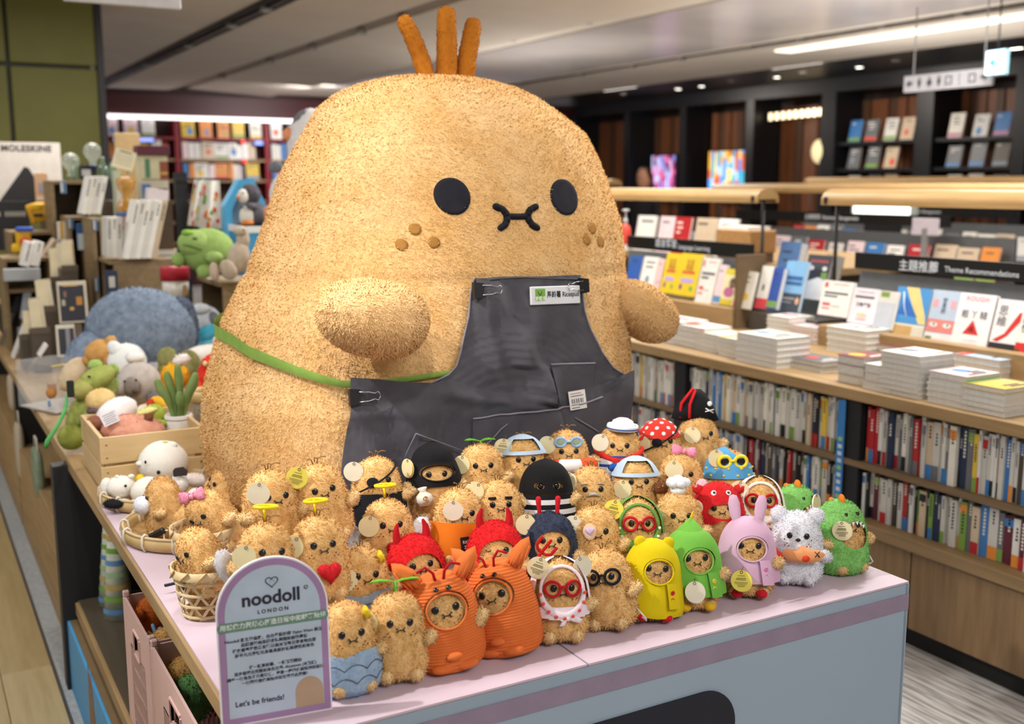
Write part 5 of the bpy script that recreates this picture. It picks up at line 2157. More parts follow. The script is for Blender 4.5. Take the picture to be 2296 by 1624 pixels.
face_book(1955, 645, 735, XB, 46, 'd8d6d0', 'plain pale grey book with a green sticker, third on the theme stand', lambda o, W, H, c, s: deco(o, W, H, 'cover_picture', [('r', '7a9a3a', (.1, .84, .5, .97)), ('r', 'c0c6ce', (.0, .0, .9, .7))]))
face_book(1990, 635, 752, XB, 76, 'e6e2d2', 'blue and yellow seaside cover on the theme stand', a_sea)
face_book(2068, 642, 768, XB, 60, 'b9cbe0', 'pale blue cover with two cartoon eyes on a pink band', a_face)
face_book(2128, 648, 776, XB, 80, 'eeedf0', 'white cover with pink letters and a red triangle', a_rough)
face_book(2212, 662, 790, XB, 58, 'eceaec', 'white cover with a rising red curve', a_think)
face_book(2262, 672, 800, XB, 50, 'efece6', 'white cover with a red lower band at the right edge', a_red)
# middle fixture: upright blue and dark books
XM = 3.60
face_book(1690, 590, 690, XM, 26, W1, 'narrow white book with a red foot on the counter middle', lambda o, W, H, c, s: deco(o, W, H, 'cover_picture', [('r', 'd84a54', (0, 0, 1, .24)), ('r', '3a3a40', (.35, .42, .5, .56))]))
face_book(1716, 594, 692, XM, 22, '2a4fa4', 'deep blue book standing beside the narrow white one', T=.03)
face_book(1742, 578, 695, XM + .03, 46, '7fb4e0', 'sky blue book with dark lower part on the counter middle', a_blue)
face_book(1792, 565, 668, XM + .12, 52, '3c3e46', 'charcoal book with two white eyes on the counter middle', a_dark)
face_book(1722, 535, 682, XM + .3, 44, '4f78b0', 'blue boxed book standing behind the middle fixture', T=.05)
face_book(1840, 585, 625, XM + .2, 26, 'c8b49a', 'tan spined book leaning behind the charcoal one', T=.05)
mf = thing('book_rest', 'small dark book rest under the blue and charcoal books', 'display stand', (XM + .1, (at_x(1690, 690, XM)[1] + at_x(1845, 690, XM)[1]) / 2, ZC))
dy = at_x(1690, 690, XM)[1] - at_x(1845, 690, XM)[1]
obj('rest_back', MB().box((.09, 0, .15), (.02, dy, .26), mat('55585a', .5), Euler((0, R(14), 0)).to_matrix().to_4x4()), mf)
obj('rest_ledge', MB().box((-.03, 0, .0), (.2, dy, .18), mat('4a4540', .5), bev=.002), mf)
stack(1790, 700, .13, .17, 3, .022, ['eceae4'], 'the small white stack before the charcoal book', zb=ZC)
# language stand
XL = 3.55
LB = (('2f5aa8', 1400, 568, 640, 28, 'blue and pink cover at the left of the language stand', None), (W1, 1430, 570, 652, 30, 'white cover with orange title on the language stand', None),
      ('e6c2c0', 1461, 575, 655, 14, 'narrow pink cover between white and yellow books', None), ('dfc326', 1478, 562, 655, 32, 'yellow cover on the language stand, left one', a_yel), ('dfc326', 1510, 562, 660, 46, 'wide yellow cover on the language stand, right one', a_yel),
      ('e6e2dc', 1557, 572, 676, 36, 'cream cover with dark and red characters on the language stand', a_white), ('e6cfd2', 1596, 588, 680, 16, 'pale pink slim cover on the language stand', None), ('e6e0b0', 1612, 597, 682, 38, 'magazine cover with a portrait on the language stand', a_mag), ('e4e0d4', 1652, 602, 690, 26, 'cream cover at the right end of the language stand', None))
for c, u, v0, v1, wp, lab, art in LB:
    face_book(u, v0, v1, XL, wp, c, lab, art)
ls = thing('display_stand', 'grey sloped display stand under the language learning sign', 'display stand', (0, 0, 0))
l0, l1 = at_x(1398, 560, XL + .1), at_x(1694, 585, XL + .1)
obj('sloped_board', MB().box((XL + .14, (l0[1] + l1[1]) / 2, (ZC + l0[2]) / 2), (.012, l0[1] - l1[1], l0[2] - ZC), mat('66696c', .5), None), ls)
obj('foot_ledge', MB().box((XL + .03, (l0[1] + l1[1]) / 2, ZC + .05), (.16, l0[1] - l1[1], .10), WOOD, bev=.002), ls)
obj('end_panel', MB().box((XL + .06, l1[1] - .012, ZC + .18), (.18, .02, .36), mat('6d5a42', .5), bev=.001), ls)
sg = thing('aisle_sign', 'black sign bar reading Language Learning in white', 'sign', (0, 0, 0))
s0, s1 = at_x(1408, 528, XL + .17), at_x(1408, 556, XL + .17)
e0 = at_x(1690, 540, XL + .17)
hy = s0[2] - s1[2]
obj('sign_bar', MB().box((XL + .17, (s0[1] + e0[1]) / 2, (s0[2] + s1[2]) / 2), (.015, s0[1] - e0[1], hy), mat('0f0f11', .4), bev=.001), sg)
a0 = at_x(1496, 547, XL + .17)
text('語言學習', hy * .66, mat('d4dae2', .5), sg, (XL + .161, a0[1], a0[2]), (R(90), 0, R(-90)), bold=.0006)
a1 = at_x(1558, 556, XL + .17)
text('Language Learning', hy * .5, mat('d4dae2', .5), sg, (XL + .161, a1[1], a1[2]), (R(90), 0, R(-90)), bold=.0003)


# ---- wooden lamp rails on black posts
def rail(x, ya, yb, z, lab, zb=ZC, posts=(0, 1), wd=.075):
    t = thing('lamp_rail', lab, 'lamp', (x, (ya + yb) / 2, zb))
    L = abs(ya - yb)
    n = 14
    prof = [(wd * math.cos(math.pi * k / n), .05 * math.sin(math.pi * k / n)) for k in range(n + 1)] + [(-wd, -.022), (-wd * .86, -.022), (-wd * .8, -.004), (wd * .8, -.004), (wd * .86, -.022), (wd, -.022)]
    M_ = Matrix.Translation((0, 0, z - zb - .017))
    obj('wooden_rail', MB().prism(prof, -L / 2, L / 2, mat('ac8c5c', .45, kind='wood', c2='9a7a4c', scale=5), M_), t)
    obj('rail_light', MB().box((0, 0, z - zb - .024), (.05, L * .94, .006), mat('fff2dc', .4, emit=4, c2='fff2dc')), t)
    for s in posts:
        y = (ya if s == 0 else yb) - (ya + yb) / 2
        y -= math.copysign(.03, y)
        obj('post', MB().tube([(0, y, 0), (0, y, z - zb - .03)], .0085, BLACK, 8), t)
        obj('post_clamp', MB().box((0, y, z - zb - .018), (.16, .02, .03), BLACK, bev=.002), t)
    return t


r0 = at_x(1868, 440, 3.75)
rail(3.75, r0[1], .9, r0[2], 'light wooden lamp rail on a black post over the theme stand', posts=(0,))
r0, r1 = at_x(1374, 428, 3.9), at_x(1722, 438, 3.9)
rail(3.9, r0[1], r1[1], r1[2], 'wooden lamp rail on two black posts over the language stand')


# ---- second row of tables further back
def far_table(x, y0, y1, lab, sign, slab, uvs, n, seed, stop=1.04):
    t = thing('book_table', lab, 'table', (x, (y0 + y1) / 2, 0))
    L = y1 - y0
    obj('table_top', MB().box((.5, 0, .83), (1.1, L, .04), WOOD, bev=.002), t)
    obj('table_base', MB().box((.5, 0, .405), (.95, L * .96, .81), mat('43372a', .6), bev=.002), t)
    obj('sloped_board', MB().box((.5, 0, 1.03), (.02, L * .9, .36), mat('606264', .5), Matrix.Translation((0, 0, 0))), t)
    s = thing('aisle_sign', slab, 'sign', (x + .47, (y0 + y1) / 2, 1.30))
    obj('sign_bar', MB().box((0, 0, 0), (.015, L * .62, .075), mat('0f0f11', .4)), s)
    text(sign, .04, mat('cfd4da', .5), s, (-.009, 0, 0), (R(90), 0, R(-90)), bold=.0006)
    r_ = random.Random(seed)
    y = y1 - .1
    k = 0
    pal = ['eceae4', 'e4e0d4', 'b02a2e', 'd8d6d0', 'e6cfd2', 'b9cbe0', 'd9b83c', 'd98a3a', '3f78b4', 'c8b49a', '7a9a46', '6a6c70']
    while y > y0 + .25:
        W, H = r_.uniform(.13, .17), r_.uniform(.19, .235)
        c = r_.choice(pal)
        k += 1
        o = obj('display_book', book_mesh(W, .016, H, c), None, (x + .36, y, .93), (R(-14), 0, R(-90)), '%s book, %s from left on the %s' % (CN[c], ordinal(k), lab.split(' with')[0]), 'book', 'books facing out on the far tables')
        cover_print(o, W, H, c, seed * 50 + k)
        if k % 2 == 0:
            st = obj('stacked_book', book_mesh(.15, .05, .21, r_.choice(pal[:6])), None, (x + .2, y, .90), (R(-90), 0, R(180)), 'thick book lying before the %s facing book of the %s' % (ordinal(k), lab.split(' with')[0]), 'book', 'books lying on the far tables')
        y -= W + r_.uniform(.01, .05)


far_table(5.6, 4.2, 7.6, 'far table with a business sign', '企業管理  Business Management', 'black sign bar over the right far table', None, 0, 3)
far_table(5.3, 8.2, 11.2, 'distant table with a literature sign', '文學小說  Literature', 'black sign bar over the left distant table', None, 0, 5)
far_table(7.6, 5.2, 8.4, 'back table with a health sign', '醫療保健  Health Management', 'black sign bar over the back table by the dark bookcases', None, 0, 9)
rail(6.15, 7.3, 4.2, 1.52, 'wooden lamp rail above the far table with the business sign', .85)
rail(5.85, 11.0, 8.4, 1.56, 'wooden lamp rail above the distant literature table', .85)
rail(8.1, 8.2, 5.2, 1.58, 'wooden lamp rail above the back table by the dark bookcases', .85)
# ------------------------------------------------------------------ left end of the display: baskets, crate, other plush animals
BAM = mat('cdb27e', .5, c2='bb9d66', scale=25)
BAM2 = mat('d8c298', .5, c2='c9b083', scale=25)


def loop(pts, r_, m, name, parent, n=6, closed=False, **k):
    return obj(name, MB().tube(pts, r_, m, n, closed=closed), parent, **k)


def tray(x, y, r_, lab):
    t = thing('bamboo_tray', lab, 'tray', (x, y, ZT))
    obj('woven_base', MB().lathe([(0, .004), (r_ * .8, .004), (r_ * .93, .012), (r_ * .93, .008), (r_ * .8, .0), (0, .0)][::-1], mat('b8935c', .6, c2='a27d48', scale=60), 40), t)
    obj('rim_hoop', MB().lathe([(r_ * .93, .006), (r_ * 1.0, .004), (r_ * 1.03, .016), (r_ * 1.01, .03), (r_ * .97, .032), (r_ * .95, .022), (r_ * .93, .006)], BAM, 44), t)
    obj('rim_hoop', MB().lathe([(r_ * .985, .030), (r_ * 1.015, .030), (r_ * 1.015, .036), (r_ * .985, .036), (r_ * .985, .030)], BAM2, 44), t)
    for k in range(14):
        a = 2 * math.pi * (k + .3) / 14
        c_, s_ = math.cos(a), math.sin(a)
        P = [(r_ * q * c_, r_ * q * s_, z) for q, z in ((.925, .014), (.945, .036), (.985, .04), (1.03, .036), (1.045, .016), (1.0, .0015), (.93, .004))]
        obj('cane_binding', MB().tube(P, .003, mat('e6ddca', .5), 5, closed=True), t)
    return t


tray(.552, 2.83, .155, 'round bamboo tray of white plush toys by the wooden crate')
tray(.56, 2.50, .165, 'round bamboo tray of tan plush toys beside the open weave baskets')


def weave(x, y, h, r0, r1, lab):
    """open hexagonal weave: strips spiralling both ways and level hoops"""
    t = thing('bamboo_basket', lab, 'basket', (x, y, ZT))
    def rr(z):
        q = z / h
        return r0 + (r1 - r0) * (q ** .75)
    n = 11
    for s in (-1, 1):
        for k in range(n):
            V, F = [], []
            for i in range(17):
                z = h * i / 16
                a = 2 * math.pi * k / n + s * (.2 + 1.25 * i / 16)
                w_ = .0032
                for da in (-1, 1):
                    aa = a + da * w_ / rr(z)
                    q = rr(z) + .0006 * s
                    V += [(q * math.cos(aa), q * math.sin(aa), z), ((q - .0009) * math.cos(aa), (q - .0009) * math.sin(aa), z)]
            for i in range(16):
                b = i * 4
                F += [(b, b + 2, b + 6, b + 4), (b + 1, b + 5, b + 7, b + 3), (b, b + 4, b + 5, b + 1), (b + 2, b + 3, b + 7, b + 6)]
            obj('bamboo_strip', MB().add(V, F, BAM2), t)
    for z in (.012, .045, .08, .112):
        z *= h / .15
        q = rr(z) + .0012
        obj('hoop_strip', MB().lathe([(q, z - .0028), (q, z + .0028), (q - .0009, z + .0028), (q - .0009, z - .0028), (q, z - .0028)], BAM2, 40), t)
    q = rr(h)
    obj('rim_band', MB().lathe([(q + .002, h - .016), (q + .0025, h), (q - .001, h), (q - .001, h - .016), (q + .002, h - .016)], BAM2, 40), t)
    for k in range(12):
        a = 2 * math.pi * k / 12
        P = []
        for i in range(3):
            aa = a + .16 * i
            P.append(((q + .0035) * math.cos(aa), (q + .0035) * math.sin(aa), h - .018 + .01 * i))
        obj('rim_binding', MB().tube(P, .0016, BAM, 5), t)
    obj('woven_bottom', MB().lathe([(0, .003), (r0, .003), (r0, .0), (0, 0)][::-1], BAM, 24), t)
    return t


weave(.458, 1.995, .100, .043, .062, 'open hexagon weave bamboo basket behind the white sign')
weave(.508, 2.215, .104, .045, .066, 'open hexagon weave bamboo basket holding the pink bow toy')


def lying(label, u, v, y, U, Fd, dress=None, limbs='uf', s=.98, hair=False, eyes='oo'):
    """centre seen at (u, v); U and Fd give head and face direction as (right, up, away) seen from the aisle"""
    c = Vector(at_y(u, v, y))
    bs_ = (Vector(_r), Vector((0, 0, 1)), Vector((_f[0], _f[1], 0)).normalized())
    Z_ = sum((b * k for b, k in zip(bs_, U)), Vector()).normalized()
    Y_ = -sum((b * k for b, k in zip(bs_, Fd)), Vector())
    Y_ = (Y_ - Z_ * Y_.dot(Z_)).normalized()
    X_ = Y_.cross(Z_)
    d = doll(label, c.x, c.y, c.z, limbs=limbs, hair=hair, s=s, eyes=eyes)
    d.rotation_euler = Matrix((X_, Y_, Z_)).transposed().to_euler()
    d.location = c - Z_ * .07
    d['group'] = 'potato plush toys lying in the baskets and trays'
    if dress:
        dress(d)
    return d


lying('potato plush lying face left in the basket behind the white sign', 452, 1252, 1.995, (-.35, .8, .1), (-.6, .1, -.75), s=.92)
lying('potato plush curled deep inside the basket behind the white sign', 462, 1345, 1.995, (.05, 1, 0), (0, .2, 1), s=.62, limbs='')
o = lying('potato plush with a pink bow lying across the bow basket', 478, 1165, 2.22, (-.45, .75, -.1), (-.35, .1, -.9), lambda d: c_bow(d, False, (.004, -.016, .142), 1.15))
E6 = fur('e8bcc4', 'eec8ce', 60)
obj('pink_treat', MB().ell((0, 0, 0), (.015, .014, .015), E6, 14, 10).fuzz(400, .003, .0015), o, (-.05, -.03, .062), label='pink ball with coloured dots')
lying('plain potato plush standing inside the bow basket', 468, 1245, 2.215, (0, 1, .1), (0, 0, 1), s=.66, limbs='')
o = lying('tan potato plush with a white beard lying in the front tray', 368, 1135, 2.5, (-.1, .9, .1), (-.85, .0, -.5))
obj('beard', MB().ell((0, 0, 0), (.028, .02, .022), WINGF, 14, 10).fuzz(700, .003, .0016), o, (0, -.048, .082), label='white fluffy beard')
lying('pale potato plush lying on its side at the back of the front tray', 425, 1172, 2.47, (.95, .25, .1), (0, .5, 1))
o = lying('potato plush with a white egg cap leaning at the right of the trays', 505, 1105, 2.56, (.25, .9, 0), (-.8, .0, -.55))
obj('egg_cap', MB().ell((0, 0, 0), (.03, .03, .02), WINGF, 14, 10).fuzz(700, .003, .0016), o, (0, 0, .142), label='white egg cap')
t = thing('swing_handle', 'black plastic handle with a white cord loop in the front tray', 'keyring', (.455, 2.44, .768), (R(20), R(60), R(-30)))
obj('handle', MB().box((0, 0, 0), (.016, .012, .055), mat('2b2a2a', .3), bev=.004), t)
loop([(.0, 0, .024), (.012, .01, .04), (.035, .012, .05), (.05, .004, .04), (.045, -.006, .022), (.02, -.006, .016)], .0022, STR, 'cord_loop', t, closed=True)
t = thing('handheld_clip', 'small black plastic clip hanging by the open weave basket', 'clip', (.452, 2.14, ZT + .012), (0, 0, R(10)))
obj('clip_body', MB().lathe([(0, -.011), (.011, -.011), (.011, .011), (0, .011)], mat('232325', .35), 18), t)
obj('clip_arm', MB().box((-.025, 0, .006), (.04, .006, .006), mat('2f3a48', .35), bev=.001), t)
loop([(.004, 0, .011), (.010, .004, .03), (.012, .01, .05)], .0018, STR, 'cord', t)


# plush animals drawn from rounded pads; sizes are given in photograph pixels at the toy's own distance
def plush(name, label, Y, parts, cat='plush toy', fz=900, L=.005, group=None, rot=0):
    u0, v0 = parts[0][1], parts[0][2]
    p0 = at_y(u0, v0, Y)
    m_ = mpp(p0)
    az = math.atan2(p0[0], p0[1])
    t = thing(name, label, cat, p0, (0, R(rot), -az), group)
    for q in parts:
        nm, u, v, w_, h_, d_, dy, c, c2 = q[:9]
        a = q[9] if len(q) > 9 else 0
        mm = fur(c, c2, 40) if c2 else mat(c, .4)
        mb = MB()
        M_ = Matrix.Rotation(R(a), 4, 'Y')
        mb.ell((0, 0, 0), (w_ / 2 * m_, d_ / 2 * m_, h_ / 2 * m_), mm, 20, 14, M=M_, p=q[10] if len(q) > 10 else 1)
        if c2 and w_ * h_ > 150:
            mb.fuzz(int(min(5000, max(150, fz * w_ * h_ / 3000))), L, L * .45, 1.2)
        obj(nm, mb, t, ((u - u0) * m_, dy * m_, -(v - v0) * m_))
    return t


K = '101014'
NW = None
plush('grey_whale_plush', 'large blue grey curly plush seal lying behind the wooden crate', 4.35,
      [('body', 318, 745, 240, 200, 200, 0, '6d7c90', '8796aa', 8), ('head', 218, 800, 120, 150, 110, -30, '7e8ea6', '93a3b8', 28), ('neck', 262, 765, 130, 165, 150, -4, '7686a0', '8c9cb2', 34), ('flipper', 305, 800, 42, 88, 40, -105, '7485a0', '8a9ab2', -4),
       ('tail', 405, 745, 70, 150, 90, 10, '525c6e', '667084', 0), ('muzzle', 190, 830, 60, 80, 60, -50, '8a9ab0', '9aa8bc'), ('eye', 183, 792, 8, 8, 6, -86, K, NW)], fz=1500, L=.010)
plush('green_frog_plush', 'lime green frog plush flopped on the wooden cube', 4.75,
      [('body', 466, 562, 118, 100, 110, 0, '8aa85c', '9cb870'), ('head', 440, 545, 76, 62, 80, -20, '90ae60', 'a2be76'), ('brow', 425, 520, 26, 14, 24, -40, '7fae42', '96c058'), ('eye', 440, 531, 12, 6, 8, -62, '4f7428', NW), ('arm', 402, 580, 28, 32, 28, -20, '8aa85c', '9cb870'),
       ('arm', 478, 573, 40, 26, 30, -60, '96b466', 'a8c47c'), ('foot', 456, 604, 32, 30, 30, -60, '8cac5c', '9cba70'), ('mouth', 432, 548, 46, 4, 10, -62, '5f8a34', NW, 18)])
plush('dinosaur_plush', 'beige long necked dinosaur plush sitting beside the green frog', 4.55,
      [('body', 535, 578, 48, 72, 50, 0, 'b8aa96', 'c8bba8', 12), ('neck', 546, 540, 28, 56, 30, 4, 'b8aa96', 'c8bba8', 4), ('head', 541, 518, 28, 22, 30, -6, 'bfb29e', 'cbbfac'), ('foot', 482, 606, 22, 42, 24, -30, 'c0ad9a', 'cbbba8', -4), ('foot', 512, 602, 36, 46, 30, -32, 'b4a592', 'c4b7a4', -24), ('eye', 548, 515, 4, 5, 4, -20, K, NW)])
plush('penguin_plush', 'grey and white penguin chick plush on the blue box', 5.0,
      [('body', 570, 480, 52, 58, 50, 0, '55525a', '6a666e', 10), ('belly', 556, 484, 36, 48, 40, -10, 'dcd8d2', 'e8e4de', 8), ('head', 563, 436, 46, 46, 46, -2, '4d4a52', '625e66'), ('face', 549, 440, 26, 32, 30, -14, 'e2ded8', 'ece8e2'), ('beak', 537, 442, 10, 9, 10, -24, 'd88a4a', NW), ('eye', 548, 433, 4, 4, 4, -30, K, NW),
       ('foot', 555, 499, 28, 13, 24, -24, 'd07a38', 'dc8a48'), ('wing', 566, 462, 26, 15, 20, -28, '5d5a62', '706c74', 14), ('wing', 543, 463, 8, 10, 12, -24, '55525a', '6a666e')])
plush('penguin_plush', 'big grey penguin plush peeking out high behind the giant potato', 4.2,
      [('body', 700, 330, 110, 170, 110, 0, 'd8d6d6', 'e6e4e4'), ('head', 688, 290, 66, 86, 66, -4, '6b6d76', '7d7f88', 12), ('beak', 650, 303, 28, 28, 28, -10, 'df9468', 'e6a07a')])
plush('gull_plush', 'white bird plush with grey crest half hidden by the giant potato', 4.3,
      [('body', 650, 440, 90, 110, 90, 0, 'dedbd8', 'ebe8e5'), ('crest', 622, 376, 34, 26, 30, -6, '6b6f7a', '7d818c'), ('foot', 605, 475, 26, 34, 24, -20, 'd89468', 'e0a078')])
plush('sloth_plush', 'grey and white plush lying inside the wooden cube', 4.62,
      [('body', 462, 720, 66, 70, 60, 0, 'b9c2cc', 'ccd3db'), ('head', 435, 702, 36, 44, 40, 6, '6e7480', '808692'), ('eye_patch', 478, 712, 24, 30, 20, -22, '6b7280', '7c828e'), ('arm', 452, 690, 40, 24, 30, -20, 'c2cad2', 'd0d6dc')])
plush('fish_plush', 'teal scaly whale plush in front of the wooden cube', 4.35,
      [('body', 462, 752, 86, 40, 60, 0, '3b8fa8', '4da4bc', -24), ('belly', 462, 770, 82, 30, 52, -8, '5a9cb4', '6cacc2', -6), ('fin', 424, 756, 14, 26, 30, -10, '3587a0', '4598b0', 20)])
plush('giraffe_plush', 'small orange and white plush peeking beside the giant potato', 4.0,
      [('head', 512, 745, 40, 40, 36, 0, 'd8a468', 'e2b47c'), ('horn', 492, 738, 12, 22, 12, -8, 'dca850', 'e6b866'), ('neck', 488, 766, 22, 30, 20, -6, 'd6dad4', 'e2e4de')])
plush('rabbit_plush', 'white fluffy plush lying behind the red toy', 3.9, [('body', 475, 795, 120, 44, 80, 0, 'e6e2dc', 'f2efea'), ('paw', 520, 806, 40, 30, 30, -30, 'ece9e4', 'f4f1ec')])
plush('lobster_plush', 'red plush bird standing in the bamboo rimmed basket', 3.45,
      [('body', 478, 850, 74, 106, 60, 0, 'd03022', 'e24434', 14), ('head', 480, 815, 50, 46, 46, -8, 'd83a28', 'e84c3a'), ('eye', 462, 809, 10, 12, 6, -32, 'e6d8a0', NW), ('wing', 444, 868, 26, 44, 30, -20, 'e0492c', 'ec5a3c')])
t = thing('tall_basket', 'tall basket with bamboo rim and speckled cloth lining', 'basket', (at_z(470, 1020, ZT)[0] + .03, 3.25, ZT))
obj('cloth_side', MB().lathe([(.0, 0), (.055, 0), (.066, .17)], mat('cfc8ba', .85, c2='7b7468', scale=260), 28), t)
obj('rim_hoop', MB().lathe([(.066, .16), (.072, .165), (.073, .185), (.068, .195), (.064, .185), (.066, .16)], BAM, 32), t)
plush('bear_plush', 'light brown teddy bear plush leaning on the seal', 3.95,
      [('head', 224, 790, 66, 56, 60, 0, 'bf8f50', 'd0a364', -20), ('ear', 249, 763, 24, 20, 16, -6, 'c49858', 'd2a86c'), ('ear', 196, 806, 20, 24, 16, -4, 'b8884a', 'c89c60'), ('muzzle', 244, 806, 30, 30, 30, -26, 'c09050', 'cfa266'), ('body', 165, 838, 50, 84, 50, 10, 'd0bb9a', 'dccaae', 34), ('paw', 118, 876, 22, 24, 22, 0, 'a8763e', 'b88650')])
plush('lamb_plush', 'white fluffy plush behind the grey koala', 3.85,
      [('body', 285, 812, 84, 84, 70, 0, 'e8ebeb', 'e8ebea'), ('ear', 262, 780, 30, 40, 24, -10, 'e0e4e6', 'eceeef', -30), ('muzzle', 302, 797, 40, 26, 30, -34, 'ece9e4', 'f2efea')])
plush('koala_plush', 'round grey mole plush with dark muzzle in the pile', 3.62,
      [('body', 312, 858, 96, 92, 80, 0, 'b4aca6', 'c3bcb6'), ('muzzle', 297, 860, 36, 44, 30, -40, '857a74', '968b85', -14), ('nose', 302, 868, 12, 10, 10, -56, '4f4644', NW), ('eye', 282, 845, 5, 5, 4, -48, K, NW), ('eye', 306, 843, 5, 5, 4, -52, K, NW), ('paw', 270, 862, 30, 34, 24, -36, 'a39a96', 'b4aca8'), ('paw', 340, 888, 30, 26, 24, -36, '6f7078', '808088')])
plush('frog_head_plush', 'olive plush with two tall ears behind the yellow toy', 3.75,
      [('head', 400, 825, 90, 60, 50, 0, '7d7f4e', '8f915e'), ('ear', 378, 802, 44, 52, 30, -6, '838552', '959764'), ('ear', 422, 812, 48, 54, 30, -4, '7a7a4a', '8c8c5a')])
plush('chick_plush', 'curly yellow chick plush with a white feather tuft', 3.5,
      [('body', 392, 845, 58, 62, 50, 0, 'e6ac22', 'f0c03c'), ('tuft', 407, 806, 36, 22, 20, -6, 'ebe4e6', 'f4f0f0', -20), ('leg', 378, 868, 18, 36, 18, -20, 'e0a826', 'ecb83a')], L=.009)
# dragon sitting at the counter edge
plush('dragon_plush', 'olive green dragon plush sitting at the counter edge on a leash', 3.5,
      [('body', 218, 890, 74, 110, 60, 0, '86904a', '98a25c', 28), ('head', 218, 845, 88, 50, 56, -26, '98a254', 'a8b266', -28), ('snout', 190, 864, 54, 44, 48, -36, 'a09e5a', 'b0ae6a', -26), ('ear', 218, 815, 32, 24, 20, -14, '97b062', 'a7c072'), ('ear', 254, 832, 26, 30, 20, -6, '8aa452', '9ab462', 20), ('wing', 250, 866, 30, 34, 18, 14, '8fae58', '9dbc66'),
       ('arm', 188, 910, 28, 84, 30, -30, '8f984e', 'a0a95e', 22), ('leg', 172, 928, 40, 84, 40, -20, '8c954c', '9da65c', 16), ('foot', 160, 970, 58, 56, 48, -36, '87903f', '989f50'), ('leg', 200, 935, 34, 70, 36, -34, '929b52', 'a2ab62', -14), ('eye', 204, 834, 7, 5, 4, -54, '26261a', NW)])
t = thing('leash', 'green ribbon leash hanging from the dragon toy over the counter edge', 'ribbon', (0, 0, 0))
P = [at_y(u, v, y) for u, v, y in ((165, 860, 3.36), (150, 890, 3.34), (146, 920, 3.3), (132, 950, 3.25), (116, 975, 3.22), (106, 990, 3.2), (102, 1005, 3.2))]
obj('ribbon', MB().tube(P, [.006, .006, .008, .007, .008, .009, .007], cloth('4f9a55', '5aa860'), 6, flat=.5), t)
obj('buckle', MB().box(at_y(158, 872, 3.34), (.02, .012, .05), mat('1e2620', .4), bev=.003), t)
# wooden crate of planks
cx0, cy0 = .418, 2.942
ca = 0
crate = thing('wooden_crate', 'pale pine crate full of fruit and plant plush toys', 'crate', (cx0, cy0, ZT), (0, 0, ca))
PINE = mat('d6bb8c', .55, kind='woodx', c2='c6a876', scale=5)
PINE2 = mat('d0b486', .55, kind='wood', c2='bfa070', scale=5)
CL, CDp, CH = .276, .335, .15
for s in (0, 1):
    for z0, z1 in ((.004, .07), (.078, .15)):
        obj('plank', MB().box((CL / 2, .006 + s * (CDp - .012), (z0 + z1) / 2), (CL, .011, z1 - z0), PINE, bev=.0012), crate)
        obj('plank', MB().box((.006 + s * (CL - .012), CDp / 2, (z0 + z1) / 2), (.011, CDp - .026, z1 - z0), PINE2, bev=.0012), crate)
obj('crate_bottom', MB().box((CL / 2, CDp / 2, .005), (CL - .026, CDp - .026, .008), PINE), crate)
for x in (.02, CL - .02):
    for y in (.02, CDp - .02):
        obj('corner_post', MB().box((x, y, .074), (.016, .016, .135), PINE), crate)
for z in (.025, .055, .095, .13):
    for x in (.016, CL - .016):
        obj('nail', MB().lathe([(0, .0), (.0022, 0), (.0022, .001), (0, .0012)], mat('8a8478', .4, metal=1), 8, M=Matrix.Translation((x, 0, z)) @ Matrix.Rotation(R(90), 4, 'X')), crate)
plush('peach_plush', 'coral pink round plush fruit at the front of the pine crate', 3.12,
      [('body', 300, 965, 136, 70, 110, 0, 'd89a84', 'e4ac96', 6), ('stem', 333, 934, 18, 18, 16, -20, '7a4a38', '8a5a46')], fz=1400)
plush('marshmallow_plush', 'white plush with a stitched care label in the pine crate', 3.2,
      [('body', 262, 925, 92, 62, 60, 0, 'f2eff2', 'f0ecee', -24), ('foot', 215, 945, 40, 36, 36, -10, '8a5a46', '9a6a56')])
t = thing('care_label', 'white printed care label on the white plush in the crate', 'label', at_y(246, 938, 3.08), (R(-25), R(-22), R(-10)))
obj('label_cloth', MB().box((0, 0, 0), (.044, .001, .036), mat('dcd8de', .6)), t)
mb = MB()
for k in range(5):
    mb.box((0, -.0008, .012 - k * .006), (.034 - .004 * (k % 2), .0004, .0014), mat('55505a', .6))
obj('label_print', mb, t)
plush('bread_plush', 'pale yellow bun plush under the dragon arm', 3.3, [('body', 226, 898, 64, 54, 46, 0, 'd9bc7e', 'e4ca92'), ('base', 214, 918, 40, 18, 34, -10, '5d4a50', '6d5a60')])
plush('lime_plush', 'yellow green avocado plush beside the white plant pot', 3.16,
      [('body', 345, 930, 50, 46, 40, 0, 'a8b84a', 'bac85c', -16), ('rim', 330, 918, 46, 14, 30, -16, 'd8d488', 'e2de9a', -12), ('leaf', 352, 945, 44, 18, 30, -18, '8ea83c', '9eb84c', 12)])
plush('taco_plush', 'yellow and red corn plush behind the plant pot', 3.3, [('body', 352, 912, 46, 46, 36, 0, 'e2b030', 'eec044', 20), ('filling', 338, 903, 14, 26, 20, -16, 'c8402c', 'd4503c', 14), ('husk', 322, 912, 34, 16, 20, -10, 'ddd4c6', 'e8e0d4', -20)])
pp = at_y(400, 940, 3.14)
mp_ = mpp(pp)
pot = thing('potted_plant_plush', 'plush plant with five fuzzy green leaves in a white cloth pot', 'plush toy', (pp[0], pp[1], pp[2] - 42 * mp_), (0, 0, -.1))
obj('pot', MB().lathe([(0, 0), (28 * mp_, 0), (30 * mp_, 20 * mp_), (31 * mp_, 52 * mp_), (29 * mp_, 54 * mp_), (27 * mp_, 46 * mp_), (0, 46 * mp_)], cloth('dcd8d2'), 24), pot)
